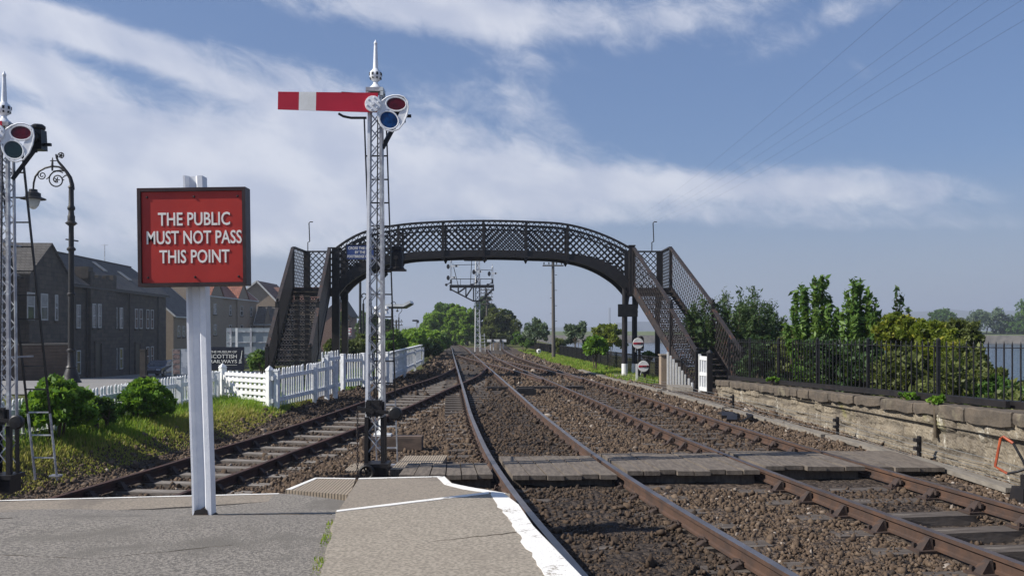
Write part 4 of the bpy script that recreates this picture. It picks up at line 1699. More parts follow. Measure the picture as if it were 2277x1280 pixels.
def clip_bars(mb, fn_lo, fn_hi, x0, x1, pitch, place, w=.036, th=.012, up=None, m=80, slope=1.0):
    """lattice of crossing flats clipped between two curves; place(x, z, family)"""
    zlo = min(float(fn_lo(x)) for x in np.linspace(x0, x1, 40))
    zhi = max(float(fn_hi(x)) for x in np.linspace(x0, x1, 40))
    for fam in (0, 1):
        k = 0
        span = (zhi - zlo) / slope
        a = x0 - span
        while a < x1 + span:
            run = []
            for i in range(m + 1):
                z = zlo + (zhi - zlo) * i / m
                x = a + (z - zlo) / slope if fam == 0 else a + span - (z - zlo) / slope
                ok = x0 <= x <= x1 and float(fn_lo(x)) <= z <= float(fn_hi(x))
                if ok:
                    run.append((x, z))
                if (not ok or i == m) and run:
                    if len(run) > 2:
                        mb.bar(place(run[0][0], run[0][1], fam), place(run[-1][0], run[-1][1], fam), w, th, up)
                    run = []
            a += pitch


def footbridge():
    t = thing('footbridge', 'black iron lattice footbridge arching over the tracks with a staircase at each end', 'footbridge', (bx(1075), YB0 + .8, -.2))
    I = 'black_iron'

    def put(name, mb, mat=I, parent=None, label=None):
        return part(name, mb, mat, parent or t, label)
    xs = np.linspace(BX0, BX1, 60)
    for Y, lab in ((YB0, 'near lattice side of the arch'), (YB1, 'far lattice side of the arch')):
        mb = MB()
        sw = [(-.10, -.035), (.10, -.035), (.10, .035), (-.10, .035)]
        mb.sweep([(x, Y, float(TOPC(x))) for x in xs], sw)
        tr = put('arch_side', mb, label=lab)
        mb = MB()
        mb.sweep([(x, Y, float(TOPC(x)) - .20) for x in xs], [(-.03, -.028), (.03, -.028), (.03, .028), (-.03, .028)])
        put('inner_chord', mb, parent=tr)
        # short zigzag between the two top chords
        mb = MB()
        n = 104
        for i in range(n):
            x, x2 = BX0 + (BX1 - BX0) * i / n, BX0 + (BX1 - BX0) * (i + 1) / n
            za, zb = float(TOPC(x)), float(TOPC(x2))
            if i % 2:
                mb.bar((x, Y, za - .20), (x2, Y, zb - .03), .03, .012, (0, 1, 0))
            else:
                mb.bar((x, Y, za - .03), (x2, Y, zb - .20), .03, .012, (0, 1, 0))
        put('zigzag', mb, parent=tr)
        mb = MB()
        clip_bars(mb, girder_top, lambda x: float(TOPC(x)) - .2, BX0 + .1, BX1 - .1, .262, lambda x, z, f: (x, Y - .014 + .028 * f, z), .055, .012, (0, 1, 0))
        put('lattice', mb, parent=tr)
        mb = MB()
        lo = [(x, Y - .05, float(BOTC(x))) for x in xs]
        for i in range(len(xs) - 1):
            x, x2 = xs[i], xs[i + 1]
            a, b, c, d = float(BOTC(x)), float(BOTC(x2)), girder_top(x2), girder_top(x)
            mb.hexa([(x, Y - .03, a), (x2, Y - .03, b), (x2, Y + .03, b), (x, Y + .03, a), (x, Y - .03, d), (x2, Y - .03, c), (x2, Y + .03, c), (x, Y + .03, d)])
        mb.sweep([(x, Y, float(BOTC(x)) + .0) for x in xs], [(-.11, -.03), (.11, -.03), (.11, .03), (-.11, .03)])
        put('girder', mb, parent=tr)
        for p in (886, 985, 1075, 1170, 1262):
            x = bx(p)
            mb = MB()
            mb.box((x, Y - .05, (float(BOTC(x)) + float(TOPC(x))) / 2 - .05), (.10, .06, float(TOPC(x)) - float(BOTC(x)) + .02))
            mb.hexa([(x - .02, Y - .08, float(BOTC(x)) - .16), (x + .02, Y - .08, float(BOTC(x)) - .16), (x + .02, Y + .02, float(BOTC(x)) - .16), (x - .02, Y + .02, float(BOTC(x)) - .16),
                     (x - .08, Y - .08, float(BOTC(x)) - .03), (x + .08, Y - .08, float(BOTC(x)) - .03), (x + .08, Y + .02, float(BOTC(x)) - .03), (x - .08, Y + .02, float(BOTC(x)) - .03)])
            put('upright', mb, parent=tr)
    # deck: level in the middle, stepping down the haunches
    mb = MB()
    y0, y1 = YB0 + .04, YB1 - .04
    xm0, xm1 = bx(870), bx(1275)
    mxs = np.linspace(xm0, xm1, 14)
    for i in range(13):
        mb.bar((mxs[i], (y0 + y1) / 2, girder_top(mxs[i]) - .08), (mxs[i + 1], (y0 + y1) / 2, girder_top(mxs[i + 1]) - .08), y1 - y0, .05)
    mb.box((bx(1056), YB0 + .5, bz(573)), (.95, .5, .16))
    put('deck', mb, 'tread_wood')
    for xa, xb in ((BX0, xm0), (xm1, BX1)):
        n = 9
        for i in range(n):
            x, x2 = xa + (xb - xa) * i / n, xa + (xb - xa) * (i + 1) / n
            z = (girder_top(x) + girder_top(x2)) / 2 + .03
            mb = MB()
            mb.box(((x + x2) / 2, (y0 + y1) / 2, z), (abs(x2 - x) + .03, y1 - y0, .05))
            lo = girder_top(x) if girder_top(x) < girder_top(x2) else girder_top(x2)
            xr = x if girder_top(x) < girder_top(x2) else x2
            mb.box((xr, (y0 + y1) / 2, z - .11), (.02, y1 - y0 - .02, .17))
            put('step', mb, 'tread_wood')
    # notice-board hangs from this; piers
    for px, Y, w, top in ((748, YB0 - .02, .30, 553), (1404, YB0 - .02, .22, 548)):
        mb = MB()
        x = bx(px)
        z0 = -.25 if px < 1000 else bz(655)
        mb.box((x, Y - .08, (bz(top) + z0) / 2), (w, .20, bz(top) - z0))
        mb.box((x, Y - .08, bz(top) + .02), (w + .06, .26, .05))
        put('end_post', mb)
    for px, Y, w in ((752, YB1, .26), (1404, YB1, .2)):
        mb = MB()
        x = bx(px)
        z0 = -.25 if px < 1000 else bz(655)
        mb.box((x, Y, (bz(556) + z0) / 2), (w, .16, bz(556) - z0))
        put('end_post', mb)
    # columns of the right hand end with white painted feet and curved brackets
    for cx, cy in ((bx(1389), YB0), (bx(1411, YB1), YB1), (bx(1462, 40.2), 40.2), (bx(1470, 38.6), 38.6)):
        top = bz(640)
        if (cx, cy) == (bx(1470, 38.6), 38.6):
            continue
        mb = MB()
        g = float(height(cx, cy))
        mb.lathe((cx, cy, 0), [(.115, g - .1), (.115, top - 1.0), (.15, top - .97), (.15, top - .92), (.105, top - .9), (.105, top)], 14)
        c = put('column', mb, 'black_iron')
        mb = MB()
        zb = bz(808, cy)
        if cy < 40:
            mb.lathe((cx, cy, 0), [(.125, g), (.125, zb), (.0, zb + .004)], 14)
            put('painted_foot', mb, 'white_paint', parent=c)
        mb = MB()
        for s_ in (1,):
            pts = [(cx + s_ * (.1 + .30 * (1 - math.cos(a))), cy, top - .80 + .80 * math.sin(a)) for a in [i * PI / 12 for i in range(7)]]
            mb.sweep(pts, [(-.03, -.05), (.03, -.05), (.03, .05), (-.03, .05)], side=(0, 1, 0))
        put('bracket', mb, parent=c)
    mb = MB()
    mb.box((bx(1398), YB0 + .02, -.22), (1.1, .8, .3))
    mb.box((bx(1400), YB1 - .2, -.2), (1.2, .8, .28))
    put('pier_base', mb, 'concrete_dull')
    # landings
    zl = 3.53
    LX0, LX1 = -8.95, BX0
    RX0, RX1 = BX1, 6.50
    for a, b in ((LX0, LX1), (RX0, RX1)):
        mb = MB()
        mb.box(((a + b) / 2, (YB0 + YB1) / 2 + .1, zl - .05), (b - a, YB1 - YB0 + .5, .09))
        mb.box(((a + b) / 2, YB0 - .12, zl - .17), (b - a, .05, .24))
        mb.box(((a + b) / 2, YB1 + .3, zl - .17), (b - a, .05, .24))
        put('landing', mb, 'tread_wood')
        yb = YB1 + .32
        tp = zl + 1.62
        mb = MB()
        clip_bars(mb, lambda x: zl, lambda x: tp, a + .1, b - .05, .262, lambda x, z, f: (x, yb - .014 + .028 * f, z), .04, .012, (0, 1, 0))
        mb.box(((a + b) / 2, yb, tp + .03), (b - a, .14, .06))
        put('parapet', mb)
        xo = a if a < 0 else b
        mb = MB()
        clip_bars(mb, lambda y: zl, lambda y: tp, YB0 - .2, yb, .262, lambda y, z, f: (xo - .014 + .028 * f, y, z), .04, .012, (1, 0, 0))
        mb.box((xo, (YB0 - .2 + yb) / 2, tp + .03), (.12, yb - YB0 + .2, .06))
        put('parapet', mb)
        for cx in (a + .09, b - .12):
            mb = MB()
            mb.box((cx if a > 0 or cx < -8 else cx, yb - .02, (tp + (zl - .4)) / 2), (.26 if cx < -8 or cx > 6 else .14, .16, tp - zl + .46))
            put('landing_post', mb)
        if a < 0:
            for cx, cy in ((a + .1, YB0), (a + .1, yb)):
                mb = MB()
                mb.box((cx, cy, (zl - .2) / 2 - .4), (.18, .18, zl + .6))
                put('column', mb)
        # iron rod that once carried a lamp
        rx = a + .12 if a < 0 else b - .45
        mb = MB()
        z = tp
        mb.tube([(rx, yb, z), (rx, yb, z + .42), (rx + .08, yb, z + .47), (rx + .08, yb, z + .5), (rx + .05, yb, z + 1.26), (rx + .10, yb, z + 1.31), (rx + .22, yb, z + 1.31)], .022, 6)
        put('lamp_rod', mb)

    # staircases
    def stair(x0, x1, yt, zt, yb, zb, dx, side, nst):
        """x0, x1 at the top; dx = sideways run from top to bottom"""
        L = yt - yb

        def base(s, x):   # s from 0 top to 1 bottom
            return Vector((x + dx * s, yt - L * s, zt + (zb - zt) * s))
        for i in range(nst):
            s0, s1 = i / nst, (i + 1) / nst
            pa, pb = base(s0, x0), base(s0, x1)
            dz = (zt - zb) / nst
            c = (pa + pb) / 2
            w = x1 - x0 - .10
            mb = MB()
            cy = yt - L * (s0 + s1) / 2
            mb.box((c.x, cy, c.z - dz + .0), (w, L / nst + .035, .038))
            mb.m = 1
            mb.box((c.x, cy - L / nst / 2 - .012, c.z - dz + .002), (w, .012, .03))
            st = part('step', mb, ['tread_wood', 'grey_timber'], t)
            if i % 1 == 0:
                mb = MB()
                clip_bars(mb, lambda x: 0.02, lambda x: dz - .055, c.x - w / 2, c.x + w / 2, .115, lambda x, z, f: (x, cy + L / nst / 2 - .006 + .008 * f, c.z - dz + z), .030, .006, (0, 1, 0), m=14)
                mb.box((c.x, cy + L / nst / 2, c.z - .065), (w, .008, .022))
                part('riser_lattice', mb, 'black_iron', st)
        for x, nm in ((x0, 0), (x1, 1)):
            mb = MB()
            a, b = base(0, x), base(1, x)
            mb.sweep([a + Vector((0, 0, -.10)), b + Vector((0, 0, -.10))], [(-.025, -.15), (.025, -.15), (.025, .15), (-.025, .15)])
            mb.sweep([a + Vector((0, 0, -.25)), b + Vector((0, 0, -.25))], [(-.06, -.012), (.06, -.012), (.06, .012), (-.06, .012)])
            rl = part('stringer', mb, 'rusty_iron' if side > 0 else 'black_iron', t)
            sm_ = .64   # where the intermediate post stands
            for sa, sb, ha, hb in ((0, sm_, 1.60, 1.52), (sm_, 1, 1.36, 1.18)):
                pa, pb = base(sa, x), base(sb, x)
                Lh = (pb - pa).length
                mb = MB()
                H_ = lambda s: ha + (hb - ha) * s / Lh
                dirv = (pb - pa) / Lh
                clip_bars(mb, lambda s: .0, H_, 0, Lh, .20, lambda s, z, f: pa + dirv * s + Vector(((-.012 + .024 * f), 0, z)), .046, .010, (1, 0, 0), m=60, slope=1.7)
                part('railing_lattice', mb, 'rusty_iron' if side > 0 else 'black_iron', rl)
                mb = MB()
                mb.sweep([pa + Vector((0, 0, ha + .02)), pb + Vector((0, 0, hb + .02))], [(-.065, -.03), (.065, -.03), (.065, .03), (-.065, .03)])
                part('handrail', mb, 'rusty_iron', rl)
            for s_, h in ((0.0, 1.64), (sm_, 1.56), (1.0, 1.22)):
                p = base(s_, x)
                mb = MB()
                g = p.z - .3 if s_ < .9 else min(float(height(p.x, p.y)), p.z) - .2
                mb.box((p.x, p.y, (p.z + h + g) / 2), (.12, .13, p.z + h - g))
                if s_ > .1:
                    mb.lathe((p.x, p.y, p.z + h), [(.085, 0), (.085, .03), (.03, .05), (.055, .10), (.05, .14), (.0, .17)], 12)
                part('newel', mb, 'black_iron', rl)
    stair(-8.98, -7.48, YB0 - .25, zl, 31.9, -.05, .50, -1, 19)
    stair(4.99, 6.50, YB0 - .25, zl, 30.6, -.16, 1.15, 1, 20)


footbridge()

# dark board on the columns and the blue notice on the arch
mb = MB()
p0, p1 = P(1374, 704, YB0 - .2), P(1418, 676, YB0 - .2)
mb.box(((p0.x + p1.x) / 2, YB0 - .2, (p0.z + p1.z) / 2), (p1.x - p0.x, .06, p1.z - p0.z))
for z in (-.12, .12):
    mb.box(((p0.x + p1.x) / 2 - .15, YB0 - .15, (p0.z + p1.z) / 2 + z), (.35, .06, .05))
single('notice_board', mb, 'black_paint', 'plain black board fixed across the right hand bridge columns', 'board')
t = thing('notice_sign', 'blue enamel notice with white lettering hanging on the footbridge arch', 'sign', (bx(800, 37.75), 37.75, bz(577, 37.75)))
mb = MB()
wN, hN = 1.14, .60
mb.box((0.02, 0, hN / 2), (wN, .03, hN))
brd = part('board', mb, 'blue_enamel', t, local=True)
mb = MB()
for dx, dz, sx, sz in ((0, 0, wN + .06, .035), (0, hN, wN + .06, .035), (-wN / 2, hN / 2, .035, hN), (wN / 2, hN / 2, .035, hN)):
    mb.box((dx + .02, -.005, dz), (sx, .05, sz))
part('frame', mb, 'black_paint', t, local=True)
for body, z, wd in (('CROSS THE LINE', .47, .98), ('BY THE', .30, .42), ('FOOTBRIDGE ONLY', .13, 1.04)):
    lettering(body, .15, wd, (.02, -.02, z), brd, bold=.003)
mb = MB()
for x in (-.4, .4):
    mb.box((x, .13, hN * .8), (.04, .24, .04))
part('bracket', mb, 'black_iron', t, local=True)


# ---------------------------------------------------------------- white picket fences and gates
def picket_mesh(h, w=.075, th=.022):
    mb = MB()
    mb.prism([(-w / 2, -th / 2, 0), (w / 2, -th / 2, 0), (w / 2, -th / 2, h - .05), (w * .3, -th / 2, h - .012), (0, -th / 2, h), (-w * .3, -th / 2, h - .012), (-w / 2, -th / 2, h - .05)], (0, th, 0))
    return mb.mesh('picket', 'fence_white')


def picket_fence(label, p0, p1, z0, z1, h0, posts, pitch=.145, rail_side=1, hpost=1.15, cap_rail=False, pw=.075):
    """z0, z1: ground at the two ends; rails lie on the +normal side"""
    p0, p1 = Vector((p0[0], p0[1], 0)), Vector((p1[0], p1[1], 0))
    d = p1 - p0
    L = d.length
    d /= L
    nrm = Vector((d.y, -d.x, 0)) * rail_side
    t = thing('picket_fence', label, 'fence', (p0.x, p0.y, z0), 'white picket fences beside the siding')
    rz = math.atan2(d.y, d.x)
    me = picket_mesh(h0, pw)
    n = int(L / pitch)
    rr = random.Random(int(p0.y * 10))
    pl = []
    for i in range(n):
        s = (i + .5) / n
        p = p0 + d * (L * s)
        pl.append(((p.x - p0.x, p.y - p0.y, (z1 - z0) * s + .06 + rr.uniform(-.012, .012)), rz + rr.uniform(-.03, .03)))
    many('picket', me, t, pl)
    for ch in t.children:
        ch.rotation_euler.x = rr.gauss(0, .012)
        ch.rotation_euler.y = rr.gauss(0, .018)
    for z in (.26, h0 - .16):
        mb = MB()
        mb.bar(p0 + nrm * .035 + Vector((0, 0, z0 + z)), p1 + nrm * .035 + Vector((0, 0, z1 + z)), .045, .10)
        part('rail', mb, 'fence_white', t)
    if cap_rail:
        mb = MB()
        mb.bar(p0 + Vector((0, 0, z0 + h0 + .08)), p1 + Vector((0, 0, z1 + h0 + .08)), .16, .05)
        part('top_rail', mb, 'white_paint', t)
    for s in posts:
        p = p0 + d * (L * s) + nrm * .10
        z = z0 + (z1 - z0) * s
        mb = MB()
        mb.box((p.x, p.y, z + hpost / 2 - .2), (.11, .11, hpost + .4 - .2), rz)
        mb.box((p.x, p.y, z + hpost - .08), (.13, .13, .03), rz)
        part('post', mb, 'fence_white', t)
    return t


picket_fence('long white picket fence half hidden by leafy bushes beside the road', (-8.3, 13.5), (-7.75, 24.3), -.28, -.18, .84, (0, .25, .5, .75, .97), hpost=.95)
picket_fence('white picket fence running from the pale gate to the foot of the bridge', (-5.98, 22.85), (-5.22, 26.9), -.24, -.12, .98, (.03, .62, .98), hpost=1.08)
picket_fence('short taller picket panel at the foot of the left staircase', (-5.40, 26.2), (-5.15, 27.4), -.12, -.10, 1.22, (.1,), hpost=1.25)
picket_fence('shaded picket fence under the bridge facing us', (-5.62, 30.0), (-4.5, 32.8), -.14, -.14, 1.08, (.02, .45, .98), hpost=1.22)
picket_fence('far white picket fence with a broad top rail running on along the line', (-4.45, 33.2), (-4.92, 50.0), -.14, -.12, 1.02, (0, .33, .66, 1), pitch=.26, hpost=1.05, cap_rail=True, pw=.13)


def field_gate():
    a, b = Vector((-7.7, 24.45, -.2)), Vector((-6.02, 22.95, -.2))
    t = thing('wooden_gate', 'pale board gate with a diagonal brace between the picket fences', 'gate', tuple(a))
    d = (b - a).normalized()
    L = (b - a).length
    nrm = Vector((d.y, -d.x, 0)).normalized()
    if nrm.y > 0:
        nrm = -nrm
    rz = math.atan2(d.y, d.x)
    for z in (.08, .23, .38, .54, .69, .83):
        mb = MB()
        mb.bar(a + Vector((0, 0, z)), b + Vector((0, 0, z)), .025, .085)
        part('board', mb, 'white_paint', t)
    mb = MB()
    mb.bar(a + nrm * .03 + Vector((0, 0, .83)), a + nrm * .03 + d * L * .55 + Vector((0, 0, .12)), .03, .11)
    part('brace', mb, 'white_paint', t)
    me = picket_mesh(.85, .085)
    pl = []
    for i in range(11):
        p = d * (L * (i + .5) / 11) - nrm * .028
        pl.append(((p.x, p.y, .06), rz))
    many('picket', me, t, pl)
    for p, h in ((a + d * .05, .98), (b - d * .02, .97)):
        mb = MB()
        mb.box((p.x, p.y, p.z + h / 2 - .1), (.15, .15, h + .2), rz)
        q = MB()
        mb.lathe((p.x, p.y, p.z + h), [(.12, 0), (.11, .03), (.0, .13)], 4)
        part('gate_post', mb, 'white_paint', t)


field_gate()


# ---------------------------------------------------------------- right hand side: wall, railings, gate, troughs
def stone_wall():
    t = thing('stone_wall', 'low weathered rubble wall with rough coping stones below the iron railings', 'wall', (6.3, 12, -.2))
    rr = random.Random(21)

    def face(y):
        return float(np.interp(y, [-8, 11.3, 27.5], [6.42, 6.32, 6.08]))
    # face: grid pushed into blocks with sunk joints
    y0, y1 = -4.0, 27.5
    ny, nz = 1000, 34
    ys = np.linspace(y0, y1, ny)
    zs = np.linspace(0, 1, nz)
    # irregular courses
    joints = np.ones((ny, nz))
    depth = np.zeros((ny, nz))
    courses = [-.2, .36, .68, 1.2]
    for ci in range(len(courses) - 1):
        c0, c1 = courses[ci], courses[ci + 1]
        y = y0
        while y < y1:
            w = rr.uniform(.45, 1.35)
            dep = rr.uniform(-.03, .04)
            j0 = rr.uniform(-.09, .09)
            for i in np.where((ys >= y) & (ys < y + w))[0]:
                for k in range(nz):
                    zz = zs[k] + .02 * math.sin(ys[i] * 5.1 + ci) + j0
                    if c0 <= zz < c1:
                        e = min(ys[i] - y, y + w - ys[i], (zz - c0) * .8, (c1 - zz) * .8)
                        joints[i, k] = max(0.0, 1 - e / .05)
                        depth[i, k] = dep * min(1, e / .07)
            y += w
    v = []
    jt = []
    rnd = NR.normal(0, .006, (ny, nz))
    worn = np.clip(NR.uniform(0, 1, ny // 40 + 2), 0, 1)
    for i, y in enumerate(ys):
        zb, zt = -.30, float(terr(y)) - .15
        wn = np.interp(i / 40, np.arange(len(worn)), worn)
        for k in range(nz):
            j = joints[i, k] * (.35 + .65 * wn)
            v.append((face(y) + .02 + .02 * (zs[k]) - depth[i, k] + .04 * j + rnd[i, k], y, zb + (zt - zb) * zs[k]))
            jt.append(j * .8)
    f = []
    for i in range(ny - 1):
        for k in range(nz - 1):
            a = i * nz + k
            f.append((a, a + nz, a + nz + 1, a + 1))
    # close the far end, the back and the top
    n0 = len(v)
    for i, y in ((0, y0), (ny - 1, y1)):
        v += [(face(y) + .45, y, -.3), (face(y) + .45, y, float(terr(y)) - .15)]
        jt += [0, 0]
    f.append((n0, n0 + 1, n0 + 3, n0 + 2))
    f.append(tuple([(ny - 1) * nz + k for k in range(nz)] + [n0 + 3, n0 + 2]))
    f.append(tuple([k for k in range(nz)][::-1] + [n0, n0 + 1]))
    f.append((n0 + 1, nz - 1, (ny - 1) * nz + nz - 1, n0 + 3))
    me = bpy.data.meshes.new('wall_face')
    o = ORG[t.name]
    me.from_pydata([(x - o.x, y - o.y, z - o.z) for x, y, z in v], [], f)
    at = me.attributes.new('joint', 'FLOAT', 'POINT')
    at.data.foreach_set('value', np.array(jt, np.float32))
    me.materials.append(MATS['rubble'])
    me.update()
    fix_normals(me)
    link('wall_face', me, t)
    # coping stones, each a rough lump
    y = y1 + .03
    while y > y0:
        L = rr.uniform(.45, 1.6)
        hh = rr.uniform(.15, .21)
        mb = MB()
        nL = 7
        rings = []
        for i in range(nL):
            yy = y - (L - .03) * i / (nL - 1)
            e = .010 if i in (0, nL - 1) else 0
            x0 = face(yy) - .035 + e + rr.uniform(-.015, .012)
            zt = float(terr(yy)) + rr.uniform(-.014, .014) - e
            zb = zt - hh + 2 * e + rr.uniform(-.012, .012)
            rings.append([(x0 + .006, yy, zb), (x0 + rr.uniform(-.006, .006), yy, (zb + zt) / 2), (x0 + .004, yy, zt - .018), (x0 + .020, yy, zt), (x0 + .46, yy, zt - .01), (x0 + .46, yy, zb)])
        vs = [p for r_ in rings for p in r_]
        k = 6
        fs = [tuple(reversed(range(k))), tuple((nL - 1) * k + j for j in range(k))]
        for i in range(nL - 1):
            for j in range(k):
                fs.append((i * k + j, i * k + (j + 1) % k, (i + 1) * k + (j + 1) % k, (i + 1) * k + j))
        mb.add(vs, fs)
        part('coping_stone', mb, 'coping_stone', t)
        y -= L + rr.uniform(-.02, .012)


stone_wall()


def iron_railing():
    def X(y):
        return float(np.interp(y, [2, 12, 27, 30], [6.85, 6.78, 6.62, 6.6]))
    t = thing('iron_railing', 'black iron railing with upright bars standing on the stone wall', 'railing', (6.7, 12, .7))

    def zt(y):
        return float(np.interp(y, [2, 12, 27, 30], [1.68, 1.60, 1.50, 1.46]))

    def zb(y):
        return float(terr(y)) + .05
    ys = np.arange(2.5, 28.2, .5)
    mb = MB()
    mb.sweep([(X(y), y, zt(y) - .07) for y in ys], [(-.022, -.006), (.022, -.006), (.022, .006), (-.022, .006)])
    part('top_rail', mb, 'black_paint', t)
    mb = MB()
    mb.sweep([(X(y), y, zb(y) + .05) for y in ys], [(-.05, -.008), (.05, -.008), (.05, .008), (-.05, .008)])
    mb.sweep([(X(y) - .05, y, zb(y) + .005) for y in ys], [(-.004, -.05), (.004, -.05), (.004, .05), (-.004, .05)])
    part('bottom_rail', mb, 'black_iron', t)
    posts = [11.9, 14.6, 17.4, 20.2, 23.0, 25.7, 28.1, 9.1, 6.2, 3.3]
    for y in posts:
        mb = MB()
        mb.box((X(y), y, (zt(y) + zb(y) - .3) / 2), (.05, .05, zt(y) - zb(y) + .34))
        mb.lathe((X(y), y, zt(y) + .02), [(.035, 0), (.035, .02), (.0, .05)], 8)
        part('post', mb, 'black_paint', t)
    bars = []
    y = 9.0
    step = .205
    by_len = {}
    i = 0
    while y < 28.0:
        if min(abs(y - p) for p in posts) > .07:
            bars.append(y)
        y += step
        i += 1
    y = 8.9
    while y > 2.6:
        bars.append(y)
        y -= step
    # bars are all one pattern: the mesh reaches from well below the rail to the spike
    mbr = MB()
    mbr.lathe((0, 0, 0), [(.0, -1.0), (.0125, -1.0), (.0125, -.02), (.0, .03)], 6)
    me = mbr.mesh('bar', 'black_paint')
    o = ORG[t.name]
    rest = MB()
    for k, y in enumerate(bars):
        h = zt(y) - zb(y) + .02
        if k < 98:
            ob = link('bar', me, t)
            ob.location = (X(y) - o.x, y - o.y, zt(y) - o.z)
            ob.scale = (1, 1, h)
        else:
            rest.lathe((X(y), y, zt(y)), [(.0, -h), (.0125, -h), (.0125, -.02), (.0, .03)], 6)
    part('bars', rest, 'black_paint', t, stuff=True)
    # rail section lying along the foot of the bars
    mb = MB()
    mb.sweep([(X(y) - .16, y, float(terr(y)) + .02) for y in np.arange(12.3, 27, .8)], [(-.03, 0), (.03, 0), (.03, .09), (-.03, .09)])
    part('foot_bar', mb, 'black_iron', t)


iron_railing()


def stair_gate():
    a, b = P(1556, 878, 29.3), P(1575, 880, 28.55)
    g0 = -.22
    t = thing('wicket_gate', 'small white wicket gate at the foot of the right staircase', 'gate', (a.x, a.y, g0))
    a.z = b.z = g0
    d = (b - a)
    L = d.length
    d.normalize()
    for s in (0.02, .98):
        mb = MB()
        p = a + d * L * s
        mb.box((p.x, p.y, g0 + .64), (.07, .09, 1.2))
        part('stile', mb, 'white_paint', t)
    for z, h in ((.15, .12), (.62, .10), (1.12, .12)):
        mb = MB()
        mb.bar(a + d * .05 + Vector((0, 0, z)), b - d * .05 + Vector((0, 0, z)), .04, h)
        part('gate_rail', mb, 'white_paint', t)
    for i in range(3):
        mb = MB()
        p = a + d * L * (.24 + .26 * i) + Vector((d.y, -d.x, 0)) * -.02
        mb.box((p.x, p.y, g0 + .62), (.05, .10, 1.0))
        part('slat', mb, 'fence_white', t)
    p = P(1578, 880, 28.3)
    mb = MB()
    mb.box((p.x, p.y, g0 + .62), (.15, .15, 1.34))
    mb.lathe((p.x, p.y, g0 + 1.29), [(.11, 0), (.11, .03), (.0, .12)], 4)
    single('gate_post', mb, 'black_iron', 'dark timber gate post with a pointed cap at the end of the stone wall', 'post')
    # white pales beside the stair foot
    t = thing('picket_fence', 'short white pale fence beneath the railing of the right staircase', 'fence', (5.6, 33, -.22), 'white picket fences beside the siding')
    for i in range(9):
        s = i / 8
        x, y = 5.58 + .38 * s, 33.0 - 2.5 * s
        h = 1.22 - .95 * s
        mb = MB()
        mb.box((x, y, -.22 + h / 2), (.06, .07, h))
        part('pale', mb, 'white_paint', t)
    mb = MB()
    c = P(1483, 865, 33.6)
    mb.box((c.x - .05, c.y, .30), (.40, .5, 1.15))
    t2 = thing('gate_pier', 'short brick pier with a rendered face beside the white pales', 'pier', (c.x, c.y, -.28))
    part('render_face', mb, 'render_tan', t2)
    mb = MB()
    mb.box((c.x + .235, c.y, .28), (.17, .5, 1.11))
    part('brickwork', mb, 'brick_red', t2)
    mb = MB()
    mb.box((c.x + .03, c.y, .885), (.62, .56, .05))
    part('pier_cap', mb, 'concrete_dull', t2)
    mb = MB()
    mb.prism([(5.15, 29.6, -.2), (5.75, 29.3, -.2), (5.9, 30.6, -.2), (5.2, 31.0, -.2)], (0, 0, .16))
    single('step_slab', mb, 'board_pale', 'grey board step at the foot of the right staircase', 'step')


stair_gate()


def line_x(y):
    return float(np.interp(y, [-4, 10.7, 15.9, 20, 25.4, 33, 40, 60], [6.0, 5.96, 5.82, 5.45, 5.02, 4.25, 3.6, 2.2]))


